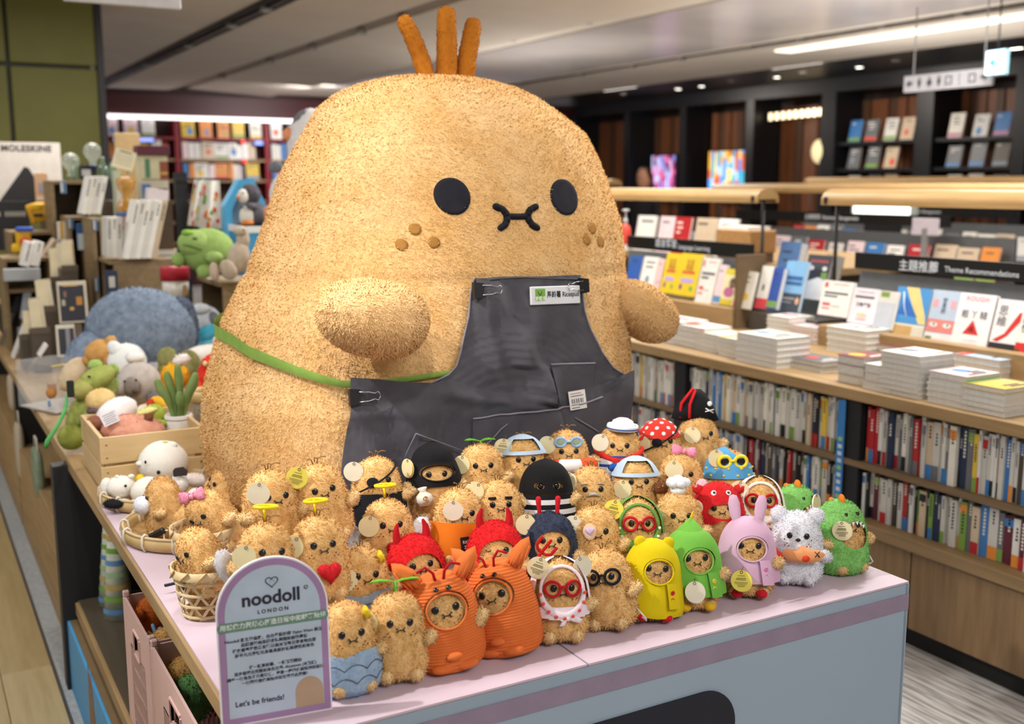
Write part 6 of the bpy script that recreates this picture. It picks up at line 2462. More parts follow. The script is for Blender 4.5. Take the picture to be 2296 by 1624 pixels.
obj('pot_stitch', MB().lathe([(31.4 * mp_, 44 * mp_), (31.4 * mp_, 45.4 * mp_), (31 * mp_, 45.4 * mp_)], mat('6a666a', .7), 24), pot)
for dx, tz, lean, wd, dy in ((-24, 84, -26, 11, 0), (-9, 98, -14, 10.5, 12), (9, 112, -6, 10.5, 14), (28, 92, 20, 12.5, 2), (5, 56, -4, 10.5, -16)):
    P = [(dx * .35 * mp_, dy * .3 * mp_, 40 * mp_), (dx * .6 * mp_, dy * .6 * mp_, (44 + tz * .3) * mp_), (dx * .9 * mp_, dy * mp_, (44 + tz * .58) * mp_), ((dx + lean * .4) * mp_, dy * mp_, (44 + tz * .82) * mp_), ((dx + lean * .62) * mp_, dy * mp_, (44 + tz) * mp_)]
    g = MB().tube(P, [wd * .55 * mp_, wd * .62 * mp_, wd * .9 * mp_, wd * 1.08 * mp_, wd * .8 * mp_], fur('6b8348', '7f9660', 14), 14, flat=.75, round_end=True)
    g.fuzz(500, .002, .001)
    obj('leaf', g, pot)
t = thing('pink_card_sign', 'lilac folded card sign with white lettering leaning by the crate', 'sign', at_z(485, 1085, ZT), (0, 0, R(-24)))
obj('card', MB().prism([(-.02, 0), (.035, 0), (.022, .085), (.004, .125)], -.001, .001, mat('d2a6c2', .5), Euler((R(-12), 0, 0)).to_matrix().to_4x4()), t)
for k in range(4):
    obj('white_script', MB().tube([(-.004 + .009 * k, -.0016 - .0021 * q, .03 + .013 * (q % 2) + .002 * k + .004 * q) for q in range(5)], .0012, mat('f0e6ee', .5), 5), t)
# white toys in and behind the back tray
plush('white_chick_plush', 'large round white plush with a bow tuft in front of the pine crate', 2.9,
      [('body', 366, 1038, 108, 100, 90, 0, 'ece9e2', 'ece9e2'), ('tuft', 386, 998, 26, 20, 18, -10, 'e6e4e0', 'f0eeea'), ('nub', 317, 1032, 18, 13, 14, -14, 'e6e3dc', 'efece6'), ('eye', 355, 1048, 8, 9, 6, -44, K, NW), ('eye', 329, 1024, 5, 8, 6, -38, K, NW), ('leaf', 372, 990, 14, 6, 8, -8, 'c8c04a', NW)], fz=1500, L=.003)
t = thing('paper_tag', 'dark grey round cornered card tag on the large white plush', 'tag', at_y(404, 1058, 2.76), (0, 0, -.14))
obj('tag_card', MB().prism([(-.017, -.012), (.016, -.012), (.019, .0), (.008, .012), (-.012, .011), (-.018, .004)], -.001, .001, mat('3a3238', .5)), t)
plush('white_cow_plush', 'white square faced plush with a yellow beak dot in the back tray', 2.83,
      [('body', 272, 1092, 62, 50, 56, 0, 'eeebe4', 'ece8e0'), ('horn', 264, 1066, 8, 8, 8, -6, 'e6e3de', 'eeece8'), ('horn', 294, 1068, 14, 10, 10, -6, 'e4e0dc', 'eeeae6'), ('beak', 313, 1075, 18, 20, 14, -6, 'e8c62c', 'f0d240'), ('eye', 281, 1083, 6, 6, 4, -28, K, NW), ('ledge', 266, 1118, 44, 10, 34, -26, 'e2dcd0', 'ece6dc')], fz=1200, L=.003)
plush('white_lamb_plush', 'small white plush at the left rim of the back tray', 2.86, [('body', 240, 1096, 30, 50, 34, 0, 'dedcd6', 'eae8e4'), ('eye', 232, 1104, 4, 6, 4, -18, K, NW)], L=.003)
plush('white_round_plush', 'plain white round plush on the right of the back tray', 2.76, [('body', 330, 1100, 72, 60, 56, 0, 'edeae2', 'ebe7df', -20), ('button', 333, 1101, 17, 18, 8, -28, 'bdb6a2', NW), ('foot', 300, 1128, 26, 30, 24, -20, 'e2ded6', 'ece8e0')], fz=1200, L=.003)
plush('chef_hat_plush', 'white puffy hat toy lying on the tan plush by the lilac sign', 2.78, [('puff', 402, 1085, 42, 42, 36, 0, 'e4e2e2', 'efeded'), ('brim', 440, 1082, 62, 30, 36, 8, 'dcd0cc', 'e8deda', 14)], fz=1200, L=.004)
plush('black_sole_plush', 'flat black plush piece lying in the back tray', 2.74, [('body', 256, 1130, 46, 20, 34, 0, '19191b', '222226', 6)])
plush('white_foam_plush', 'white plush head with dot eyes beside the tan toy in the trays', 2.72, [('body', 440, 1112, 40, 36, 34, 0, 'e2e0e0', 'eeecec'), ('eye', 436, 1116, 5, 6, 4, -18, K, NW)], L=.003)

# ------------------------------------------------------------------ pink folding crates and cones under the counter
PKC = mat('dcb9b4', .45, c2='d6b2ad', scale=8)


def folding_crate(y0, y1, z0, h, lab):
    """the wall that faces the aisle is at x = .39"""
    t = thing('folding_crate', lab, 'crate', (.39, y0, z0))
    L, D = y1 - y0, .26
    def wall(M_, l, nm):
        mb = MB()
        T = .005
        hx0, hx1, hz0, hz1 = l * .24, l * .76, h * .70, h * .86
        for a, b, c, d in ((0, l, 0, .03), (0, l, h - .02, h), (0, hx0, .03, h - .02), (hx1, l, .03, h - .02), (hx0, hx1, hz1, h - .02), (hx0, l * .4, hz0, hz1), (l * .6, hx1, hz0, hz1)):
            mb.box(((a + b) / 2, T / 2, (c + d) / 2), (b - a, T, d - c), PKC, M_)
        # slotted field: real gaps between thin bars
        n = int((hx1 - hx0) / .010)
        for k in range(n + 1):
            x = hx0 + (hx1 - hx0) * k / n
            mb.box((x, T / 2, (.03 + hz0) / 2), (.0042, T, hz0 - .03), PKC, M_)
        for k in range(5):
            z = .03 + (hz0 - .03) * k / 4
            mb.box(((hx0 + hx1) / 2, T / 2, z), (hx1 - hx0, T, .008), PKC, M_)
        w_ = obj(nm, mb, t)
        fr = MB()
        hx0, hx1 = l * .4, l * .6
        for a, b, c, d in ((hx0, hx1, hz0 - .006, hz0), (hx0, hx1, hz1, hz1 + .006), (hx0 - .006, hx0, hz0, hz1), (hx1, hx1 + .006, hz0, hz1)):
            fr.box(((a + b) / 2, T / 2, (c + d) / 2), (b - a, T + .006, d - c), PKC, M_)
        obj('handle_frame', fr, w_)
    wall(Matrix.Rotation(R(90), 4, 'Z') @ Matrix.Scale(-1, 4, (0, 1, 0)), L, 'side_wall')
    wall(Matrix.Translation((D, 0, 0)) @ Matrix.Rotation(R(90), 4, 'Z'), L, 'side_wall')
    wall(Matrix.Identity(4), D, 'end_wall')
    wall(Matrix.Translation((0, L - .005, 0)), D, 'end_wall')
    obj('crate_floor', MB().box((D / 2, L / 2, .004), (D - .012, L - .012, .006), PKC), t)
    for x in (.006, D - .006):
        for y in (.006, L - .006):
            obj('corner_lug', MB().box((x, y, h + .006), (.014, .014, .014), PKC, bev=.002), t)
            obj('corner_strip', MB().box((x, y, h / 2), (.014, .014, h - .004), PKC, bev=.002), t)
    return t


yA = [at_x(275, 1325, .39)[1], at_x(336, 1440, .39)[1], at_x(440, 1590, .39)[1]]
folding_crate(yA[1] + .006, yA[0], .294, .308, 'pink slotted folding crate, the far one of two under the counter')
folding_crate(yA[2] - .04, yA[1] - .006, .294, .308, 'pink slotted folding crate, the near one of two under the counter')


def in_crate(nm, lab, u, v, s, c, c2, x=.452):
    p = at_x(u, v, x)
    t = thing(nm, lab, 'plush toy', p)
    mb = MB().ell((0, 0, 0), (s, s * .9, s * 1.2), fur(c, c2, 40), 18, 12)
    mb.fuzz(1600, .006, .0026)
    obj('body', mb, t)
    for k in (-1, 1):
        obj('arm', MB().ell((0, 0, 0), (s * .3, s * .3, s * .36), fur(c, c2, 40), 10, 8).fuzz(250, .005, .002), t, (-s * .7, k * s * .75, s * .5))
    return t


in_crate('orange_plush', 'orange plush toy in the far pink crate', 340, 1385, .05, 'cf6a2a', 'de7c3a')
in_crate('tan_plush', 'tan plush toy at the far end of the near pink crate', 378, 1465, .05, 'c99c58', 'dab070')
in_crate('tan_plush', 'tan plush toy with an orange scarf in the near pink crate', 412, 1530, .05, 'c09450', 'd4a868')
in_crate('green_plush', 'curly dark green plush in the near pink crate', 432, 1566, .042, '4f7a46', '5f8c54')
t = thing('twig_toy', 'pale blue branched twig sticking out of the far pink crate', 'toy', at_x(350, 1425, .44))
obj('twig', MB().tube([(0, 0, -.02), (0, -.004, .0), (.006, -.02, .022)], .005, mat('7fb0d8', .5), 7, round_end=True), t)
obj('twig_fork', MB().tube([(0, -.004, .0), (-.004, .012, .02)], .0045, mat('7fb0d8', .5), 7, round_end=True), t)
# shelf cones and blue poster panel
def cone(u, v, h, lab):
    p = at_z(u, v, .293)
    t = thing('display_cone', lab, 'cone', (p[0], p[1], .293))
    obj('clear_shell', MB().lathe([(.0, 0), (.045, 0), (.016, h), (0, h)], mat('b9ccb4', .2, c2='dfe4dc', scale=22), 22), t)
    cols = ['6a9ad0', '7fb24a', 'c8b06a', 'a8c8a0']
    for k in range(7):
        z = h * (.06 + .12 * k)
        r_ = .045 - .029 * z / h + .0012
        obj('printed_band', MB().lathe([(r_, 0), (r_ - .029 * .05, h * .05)], mat(cols[k % 4], .4), 22, c=(0, 0, z)), t)
    return t


cone(268, 1380, .30, 'green printed clear cone under the counter, the taller one')
cone(256, 1352, .27, 'pale clear cone under the counter, behind the taller one')
yb = [at_x(155, 1365, .375)[1], 1.5]
bl = thing('plinth_poster', 'blue printed panel with an animal cut out along the plinth', 'panel', (.36, (yb[0] + yb[1]) / 2, 0))
zb_ = at_x(155, 1365, .375)[2]
obj('panel_board', MB().box((0, 0, zb_ / 2), (.008, yb[0] - yb[1], zb_), mat('4a9fd8', .5), bev=.001), bl)
obj('panel_top', MB().box((.016, 0, zb_ - .01), (.024, yb[0] - yb[1], .02), mat('7b6648', .5)), bl)
mb = MB()
Pf = Matrix.Rotation(R(-90), 4, 'Z')
mb.prism([(-.50, .0), (-.40, .0), (-.395, .12), (-.41, .19), (-.43, .25), (-.45, .20), (-.47, .27), (-.49, .15)], -.0055, -.0042, mat('8a6a50', .6), Pf)
obj('animal_print', mb, bl)
mb = MB().prism([(-.22 + .05 * math.cos(a), .05 + .14 * math.sin(a)) for a in [math.pi * k / 12 for k in range(13)]], -.0055, -.0042, mat('a8acba', .6), Pf)
obj('animal_print', mb, bl)
# bags hanging on the far side of the black post
for k, (u, v, wd, hh, c, lab) in enumerate(((28, 880, .1, .16, 'b8ac98', 'printed canvas pouch hanging under the far counter'), (45, 1010, .09, .26, 'b9ae9a', 'long beige canvas bag hanging under the far counter'), (85, 1060, .1, .2, '8a9880', 'green patterned bag hanging beside the black post'))):
    p = at_x(u, v, .40)
    t = thing('hanging_bag', lab, 'bag', (p[0], p[1], p[2]))
    obj('bag_body', MB().ell((0, 0, 0), (.018, wd, hh / 2), cloth(c, '6f7f68' if k == 2 else None), 16, 10, p=.6), t)
    loop([(0, -wd * .5, hh * .42), (0, -wd * .3, hh * .7), (0, wd * .3, hh * .7), (0, wd * .5, hh * .42)], .004, cloth('ddd6c8'), 'strap', t)

# ------------------------------------------------------------------ stationery, cubes and glass behind the plush pile
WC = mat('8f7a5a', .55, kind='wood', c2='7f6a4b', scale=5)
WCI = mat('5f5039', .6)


def cube(u0, v0, u1, v1, Y, dep, lab, open_='left'):
    """open display cube: front face spans the two photograph corners at distance Y"""
    a, b = at_y(u0, v0, Y), at_y(u1, v1, Y)
    w_, h_, mz = b[0] - a[0], a[2] - ZT, b[2] - ZT
    t = thing('display_cube', lab, 'display cube', ((a[0] + b[0]) / 2, Y + dep / 2, ZT))
    T = .018
    if mz > .08:
        obj('shelf_board', MB().box((0, -.004, mz), (w_ - 2 * T, dep - .03, T), WC), t)
    obj('top_board', MB().box((0, 0, h_ - T / 2), (w_, dep, T), WC, bev=.001), t)
    obj('bottom_board', MB().box((0, 0, T / 2), (w_, dep, T), WC, bev=.001), t)
    obj('side_board', MB().box((w_ / 2 - T / 2, 0, h_ / 2), (T, dep, h_ - 2 * T), WC, bev=.001), t)
    if open_ == 'left':
        obj('front_board', MB().box((0, -dep / 2 + T / 2, h_ / 2), (w_ - 2 * T, T, h_ - 2 * T), WC), t)
    else:
        obj('side_board', MB().box((-w_ / 2 + T / 2, 0, h_ / 2), (T, dep, h_ - 2 * T), WC, bev=.001), t)
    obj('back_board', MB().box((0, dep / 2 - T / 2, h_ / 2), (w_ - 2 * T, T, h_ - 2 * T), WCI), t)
    return t


cube(490, 634, 590, 800, 4.6, .38, 'wooden cube under the green frog and the beige dinosaur')
cube(245, 585, 395, 760, 5.2, .34, 'wide wooden box under the leaning magazines')
cube(205, 490, 246, 740, 5.5, .3, 'tall narrow open wooden cube left of the magazines', 'front')
cube(112, 405, 210, 560, 6.15, .32, 'open wooden cube under the black boxed glass bulb', 'front')
cube(150, 486, 204, 690, 5.9, .3, 'open wooden cube holding a blue box', 'front')
cube(20, 520, 132, 600, 6.22, .3, 'low wooden riser behind the yellow toys', 'front')
cube(5, 580, 120, 650, 5.8, .3, 'low wooden tray with leaning white booklets', 'front')


def plate(nm, lab, cat, u0, v0, u1, v1, Y, c, T=.02, tilt=0, roll=0, deco_=None, group=None, yaw=0):
    a, b = at_y(u0, v0, Y), at_y(u1, v1, Y)
    w_, h_ = b[0] - a[0], a[2] - b[2]
    t = thing(nm, lab, cat, ((a[0] + b[0]) / 2, Y, b[2]), (R(-tilt), R(roll), R(yaw)), group)
    obj('board', MB().box((0, T / 2, h_ / 2), (w_, T, h_), mat(c, .5), bev=.0012), t)
    if nm in ('orange_calendar', 'notebook', 'framed_print', 'pink_box', 'easel_board', 'blue_carton', 'yellow_notebook') and b[2] - ZT > .03:
        obj('stand_leg', MB().box((0, T / 2 + .01, -(b[2] - ZT) / 2), (w_ * .5, max(.01, T * .5), b[2] - ZT), mat('6e6252', .5)), t)
    if deco_:
        for k_, (m, x0, z0, x1, z1) in enumerate(deco_):
            obj('printed_patch', MB().box(((x0 + x1 - 1) / 2 * w_, -.0004 - .0003 * k_, (z0 + z1) / 2 * h_), ((x1 - x0) * w_, .0008, (z1 - z0) * h_), mat(m, .5)), t)
    return t, w_, h_


# leaning magazines with many spines
def slab_row(uvs, Y, roll, cols, H, T, lab, group, W=.14):
    p = at_y(uvs[0], uvs[1], Y)
    for k, c in enumerate(cols):
        o = obj('magazine', book_mesh(W, T, H, c), None, (p[0] + k * T * 1.02 / math.cos(R(roll)), p[1], p[2] + .001), (0, R(roll), R(90)), '%s magazine, %s from the left %s' % (CN.get(c, 'pale'), ordinal(k + 1), lab), 'magazine', group)
        o.rotation_euler = (R(0), R(roll), 0)
        o.rotation_euler = Euler((0, R(roll), 0)).to_matrix().to_4x4().to_euler()
        obj('spine_title', spine_marks(T, H, False, k + 3).mesh('spine_title'), o, (T, 0, 0), (0, 0, R(90)))
        me = o.data
        o.data = spine_front_mesh(W, T, H, c)


_sf = {}


def spine_front_mesh(W, T, H, c):
    k = (W, T, H, c)
    if k not in _sf:
        mb = MB()
        m = bmat(c)
        mb.box((T / 2, W / 2, H / 2), (T, W, H), m, bev=.001)
        mb.box((T / 2, W / 2 + .001, H / 2 + .0008), (T - .003, W - .004, H), PAGE)
        _sf[k] = mb.mesh('magazine')
    return _sf[k]


slab_row((278, 580), 5.15, 14, ['eceae4', 'd8d6d0', 'eceae4', 'd8d6d0', 'eceae4', 'c8b49a'], .27, .023, 'of the leaning magazine row', 'leaning magazines')
slab_row((240, 577), 5.22, 3, ['d8d6d0', 'eceae4', 'd8d6d0'], .18, .022, 'of the upright magazine row', 'upright magazines')
slab_row((182, 480), 5.75, 14, ['eceae4', 'e4e0d4', 'd8d6d0', 'eceae4'], .19, .022, 'of the tilted row on the wooden cube', 'tilted magazines')
slab_row((46, 596), 5.7, 16, ['eceae4', 'eceae4'], .12, .04, 'of the white booklet pair', 'white booklets')
slab_row((90, 580), 5.9, 38, ['c8b49a', '6a6c70'], .12, .03, 'of the fallen booklet pair', 'fallen booklets')
t, w_, h_ = plate('blue_box', 'blue and pale green notebook box in the open cube', 'box', 172, 502, 200, 560, 5.8, '2f5d92', .03, deco_=[('c8d4dc', 0, 0, 1, .62), ('b8cca8', .7, 0, 1, .7)])
plate('notebook', 'navy notebook with pale round print by the magazine box', 'notebook', 236, 608, 268, 690, 5.1, '2c3550', .02, deco_=[('c8c8c0', .25, .55, .75, .85), ('c0c0c4', .2, .3, .8, .36), ('c0c0c4', .2, .18, .8, .24)])
# card and envelope stacks
CARDC = ['dccfae', 'e2d8c0', 'd8b684', 'c8bfa8']


def cards(u, v, Y, n, W, H, lab, tilt=12, step=.012):
    pz = at_y(u, v, Y)
    t = thing('card_stack', lab, 'card stack', pz, (0, 0, R(-12)))
    if pz[2] - ZT > .02:
        rk_ = thing('card_rack', 'grey brown card rack under the ' + lab.split(' standing')[0].split(' near')[0].split(' below')[0].split(' above')[0], 'rack', (pz[0], pz[1], ZT))
        obj('rack_block', MB().box((0, 0, (pz[2] - ZT) / 2), (.075, .12, pz[2] - ZT), mat('544a3e', .5), bev=.002), rk_)
        obj('rack_lip', MB().box((0, -.062, pz[2] - ZT), (.075, .004, .03), mat('5e5448', .4), bev=.001), rk_)
    for k in range(n):
        hh = H * rnd.uniform(.85, 1)
        obj('card', MB().box((0, 0, hh / 2), (W, .003, hh), mat(CARDC[k % 4], .6)), t, (rnd.uniform(-.01, .01), -.04 + k * step, 0), (R(-tilt + k * 3), R(rnd.uniform(-6, 6)), R(rnd.uniform(-5, 5))))
    return t


cards(128, 625, 5.6, 7, .05, .15, 'kraft card stack standing in the middle of the stationery')
cards(152, 600, 5.5, 6, .05, .13, 'pale card stack with an orange edge near the yellow notebook')
cards(105, 690, 5.3, 5, .05, .14, 'card stack below the kraft cards')
cards(88, 738, 5.1, 5, .045, .14, 'lowest card stack above the easel')
cards(65, 752, 5.2, 3, .04, .12, 'leaning orange edged card stack')
t, w_, h_ = plate('framed_print', 'dark framed print with planets and stars', 'picture', 128, 632, 200, 722, 5.05, 'd6cdb8', .015, 8, deco_=[('2a2c38', .06, .04, .9, .9), ('c88a34', .62, .42, .82, .62), ('b8b49a', .12, .42, .24, .56), ('d0a850', .38, .3, .52, .38), ('d8b878', .2, .88, .7, .92), ('8a6a58', .2, .62, .3, .76)])
t, w_, h_ = plate('framed_print', 'grey striped framed print beside the seal nose', 'picture', 125, 730, 172, 798, 4.75, 'dcd6c8', .012, 6, deco_=[('34363c', .12, .06, .5, .88), ('8a8f94', .5, .06, .72, .88), ('4a3a44', .72, .06, .95, .88)])
plate('easel_board', 'white edged leaning board on the counter edge', 'board', 22, 728, 34, 806, 5.55, 'e4e2dc', .1, 0, 22)
plate('easel_board', 'second small leaning white board by the clear box', 'board', 84, 770, 92, 800, 4.9, 'e6e4e2', .08, 0, 34)
plate('notebook', 'black covered notebook on the dark rack', 'notebook', 18, 640, 40, 700, 5.9, '1f2126', .02, 10, 24)
plate('notebook', 'silver edged notebook stack on the dark rack', 'notebook', 40, 655, 62, 715, 5.8, 'a8b0bc', .03, 6, 12)
plate('notebook', 'grey striped notebook behind the easel board', 'notebook', 36, 735, 66, 795, 5.7, '8f939a', .02, 8, 4)
plate('stationery_rack', 'low dark stationery rack at the far counter', 'rack', 0, 690, 80, 745, 6.2, '2a2723', .2)
plate('pen_case', 'clear grey pen case on the wooden riser', 'case', 8, 605, 92, 628, 5.6, 'a9adb2', .06)
plate('yellow_notebook', 'white and yellow striped notebook beside the cube', 'notebook', 128, 498, 150, 545, 6.0, 'eeebe4', .02, deco_=[('d8ac34', .3, 0, .7, 1)])
plate('orange_calendar', 'pale orange picture card standing by the open cube', 'card', 76, 388, 110, 452, 6.6, 'd9b08c', .01, deco_=[('a8a4b8', .25, .3, .8, .66), ('e4dcd0', .1, .05, .9, .2)])
for k, (u0, v0, u1, v1, Y) in enumerate(((134, 406, 150, 434, 6.19), (152, 488, 166, 514, 5.94), (208, 492, 220, 518, 5.54), (212, 622, 224, 655, 5.54))):
    plate('shelf_label', ('small blue shelf label on the top cube', 'small blue shelf label on the middle cube', 'small shelf label under the tilted magazines', 'small shelf label on the narrow cube')[k], 'label', u0, v0, u1, v1, Y - .05, '5d7898', .004, deco_=[('d8dce0', .1, .1, .4, .9)])
# yellow toy figures
plush('toy_truck', 'yellow toy robot truck on the wooden riser', 6.5, [('cab', 92, 475, 38, 42, 30, 0, 'd9a818', NW, 0, .45), ('arm', 72, 480, 14, 44, 18, -6, 'd09a14', NW, -18, .5), ('window', 86, 482, 20, 8, 12, -14, '2a2822', NW, 0, .4), ('roof', 82, 464, 26, 16, 20, -8, 'e0b022', NW, 0, .5)], cat='toy')
plush('toy_truck', 'yellow and red toy with a blue lid on the low riser', 6.0, [('tub', 52, 535, 32, 50, 26, 0, 'd6a616', NW, 0, .45), ('lid', 56, 514, 38, 10, 32, -4, '2450b0', NW, 0, .4), ('scoop', 58, 543, 26, 18, 18, -16, 'c82820', NW, 24, .6), ('foot', 38, 556, 24, 22, 20, -8, 'd8b020', NW, 0, .6)], cat='toy')
# red lidded tin with a hare, towels, blue boxes
t = thing('round_tin', 'white round tin with a red lid behind the seal', 'tin', at_y(395, 668, 5.0), (0, 0, 0))
m_ = mpp(at_y(395, 668, 5.0))
obj('tin_body', MB().lathe([(0, 0), (29 * m_, 0), (29 * m_, 40 * m_), (0, 40 * m_)], mat('dcd8d0', .4), 28), t)
obj('tin_lid', MB().lathe([(0, 40 * m_), (32 * m_, 40 * m_), (32 * m_, 66 * m_), (30 * m_, 70 * m_), (0, 71 * m_)], mat('b8283a', .4), 28), t)
obj('tin_picture', MB().ell((14 * m_, -27 * m_, 18 * m_), (6 * m_, 2.4 * m_, 14 * m_), mat('b08a58', .6), 10, 8), t)
for k, (c, lab) in enumerate((('b8a898', 'brown book pile, lowest book'), ('8a7a6a', 'brown book pile, middle book'), ('9a8e80', 'brown book pile, top book'))):
    p = at_y(350, 592 - k * 10, 6.0)
    obj('flat_book', book_mesh(.16, .022, .2, 'c8b49a' if k != 1 else '4a4038'), None, (p[0], p[1], p[2] + .022), (R(-90), 0, 0), lab + ' behind the magazines', 'book', 'brown book pile')


def towel(u0, v0, u1, v1, Y, lab, roll, hues):
    a, b = at_y(u0, v0, Y), at_y(u1, v1, Y)
    w_, h_ = b[0] - a[0], a[2] - b[2]
    t = thing('hanging_towel', lab, 'towel', ((a[0] + b[0]) / 2, Y, a[2]), (0, R(roll), 0))
    cm = cloth('e2dfd6')
    def fn(x, z):
        return ((x - .5) * w_ * (1 + .15 * z), .014 * math.sin(x * 9 + z * 2), -z * h_)
    obj('towel_cloth', MB().grid(fn, 16, 14, cm, wrap=False), t)
    mb = MB()
    r_ = random.Random(len(hues) * 7)
    for k in range(13):
        x, z = r_.uniform(.1, .9), r_.uniform(.03, .95)
        p = fn(x, z)
        mb = MB().ell((p[0], p[1] - .004, p[2]), (w_ * r_.uniform(.10, .16), .003, h_ * r_.uniform(.04, .085)), mat(hues[k % len(hues)], .7), 8, 5)
        obj('fruit_print', mb, t)


towel(452, 404, 498, 512, 5.6, 'white towel with orange and green fruit print', 3, ['d8602c', '6f9a3c', 'e0a030', 'c8302c'])
towel(436, 404, 462, 508, 5.5, 'folded towel with red and yellow stripe print left of the fruit towel', 10, ['c8302c', 'e0b030', 'd8d4c8', 'a8b050'])
rk = thing('towel_rack', 'black rack the fruit towels hang from', 'rack', at_y(465, 402, 5.62))
m_ = mpp(at_y(465, 402, 5.62))
obj('rack_bar', MB().box((-5 * m_, .02, 0), (120 * m_, .03, 5 * m_), BLACK), rk)
obj('rack_post', MB().box((-50 * m_, .1, -165 * m_), (26 * m_, .05, 360 * m_), mat('151517', .5)), rk)


def hexbox(u0, v0, u1, v1, Y, lab):
    a, b = at_y(u0, v0, Y), at_y(u1, v1, Y)
    w_, h0, h_ = b[0] - a[0], a[2] - b[2], a[2] - ZT
    t = thing('house_box', lab, 'display box', ((a[0] + b[0]) / 2, Y, ZT), (0, 0, R(-8)))
    s1, s2, s3 = 1 - .38 * h0 / h_, 1 - .42 * h0 / h_, 1 - .1 * h0 / h_
    out = [(-.5, 0), (.5, 0), (.5, s1), (.22, 1), (-.12, 1), (-.5, s1)]
    inn = [(-.32, .0), (.40, .0), (.40, s2), (.16, s3), (-.06, s3), (-.32, s2)]
    m1, m2 = mat('4aa3d2', .5), mat('cfe0ea', .5)
    V, F = [], []
    for y in (0, .16):
        for q in (out, inn):
            V += [(x * w_, y, z * h_) for x, z in q]
    n = 6
    for i in range(1, 6):
        j = (i + 1) % n
        F += [(i, j, n + j, n + i), (2 * n + i, 3 * n + i, 3 * n + j, 2 * n + j), (i, 2 * n + i, 2 * n + j, j), (n + i, n + j, 3 * n + j, 3 * n + i)]
    obj('box_shell', MB().add(V, F, m1), t)
    obj('box_back', MB().prism([(x * w_, z * h_) for x, z in out], .16, .17, m2), t)


hexbox(502, 402, 600, 560, 5.3, 'sky blue house shaped display box behind the penguin')
plate('blue_carton', 'blue carton with a white top under the penguin plush', 'carton', 553, 508, 640, 700, 4.9, '3d95c8', .3)
a = at_y(553, 508, 4.9)
b = at_y(640, 522, 4.9)
o = thing('carton_lid', 'white lid on the blue carton under the penguin', 'lid', ((a[0] + b[0]) / 2, 5.05, a[2] - .03))
obj('lid_board', MB().box((0, 0, .015), (b[0] - a[0] + .006, .31, .03), mat('dfe4e8', .5), bev=.001), o)
for u0, u1, v, Y, lab in ((628, 690, 492, 4.3, 'pale plinth under the white bird plush behind the giant'), (700, 770, 415, 4.2, 'pale plinth under the big penguin plush behind the giant')):
    a, b = at_y(u0, v, Y), at_y(u1, v, Y)
    t = thing('display_plinth', lab, 'plinth', ((a[0] + b[0]) / 2, Y + .02, ZT))
    obj('plinth_box', MB().box((0, 0, (a[2] - ZT) / 2), (b[0] - a[0], .16, a[2] - ZT), mat('cfc8bc', .5), bev=.002), t)
    obj('plinth_top', MB().box((0, 0, a[2] - ZT + .004), (b[0] - a[0] + .01, .17, .008), WC, bev=.001), t)
t = thing('white_carton', 'white lidded carton under the seal plush', 'carton', at_y(350, 812, 4.2))
obj('carton_box', MB().box((0, .1, -.06), (.2, .2, .12), mat('cfd2da', .5), bev=.001), t)
loop([at_y(u, v, 3.6) for u, v in ((585, 615), (560, 640), (530, 668), (528, 700), (536, 720), (520, 738), (504, 752))], .0012, mat('d8c8a0', .5), 'string', thing('loose_string', 'thin pale string hanging beside the giant plush', 'string', (0, 0, 0)))

# clear acrylic box at the counter edge
CLEAR = mat('e8ecf0', .06, spec=.5, alpha=.10)
ab = thing('acrylic_box', 'clear acrylic display box at the counter edge', 'display box', (.47, 4.22, ZT), (0, 0, R(24)))
for d, c in (((.003, .24, .17), (-.09, 0, .085)), ((.003, .24, .17), (.09, 0, .085)), ((.177, .003, .17), (0, -.1185, .085)), ((.177, .003, .17), (0, .1185, .085)), ((.18, .24, .003), (0, 0, .172))):
    obj('clear_panel', MB().box(c, d, CLEAR), ab)
obj('yellow_edge', MB().box((0, -.12, .174), (.18, .004, .004), mat('d8c85a', .4)), ab)
obj('box_base', MB().box((0, 0, .003), (.17, .23, .005), mat('b9b4ac', .5)), ab)
plate('product_card', 'white product card at the acrylic box', 'card', 104, 882, 122, 915, 4.05, 'dfe4ec', .003, deco_=[('7fa0d0', .1, .1, .5, .5)])
plate('toy_house', 'small orange wooden block inside the acrylic box', 'toy', 108, 862, 128, 884, 4.2, 'a87240', .04)

# glass bulbs, hourglass, calendar, boxes at the back
GLS = mat('dfe8e2', .03, spec=.9, alpha=.28)
GLG = mat('8aa890', .05, spec=.9, alpha=.45)


def bulb(u, v, rpx, Y, lab, base='243a6a'):
    p = at_y(u, v, Y)
    m_ = mpp(p)
    t = thing('glass_bulb', lab, 'glass ornament', p)
    r_ = rpx * m_
    obj('glass_shell', MB().lathe([(.0, -r_ * 1.55), (r_ * .34, -r_ * 1.5), (r_ * .4, -r_ * 1.0), (r_ * .8, -r_ * .55), (r_, 0), (r_ * .85, r_ * .55), (r_ * .45, r_ * .9), (0, r_)], GLS, 24), t)
    obj('bulb_foot', MB().lathe([(0, -r_ * 1.75), (r_ * .6, -r_ * 1.75), (r_ * .5, -r_ * 1.5), (0, -r_ * 1.5)], mat(base, .4), 18), t)
    obj('glint', MB().ell((-r_ * .1, -r_ * .75, r_ * .55), (r_ * .09,) * 3, mat('f4f4f4', .1), 8, 6), t)
    return t


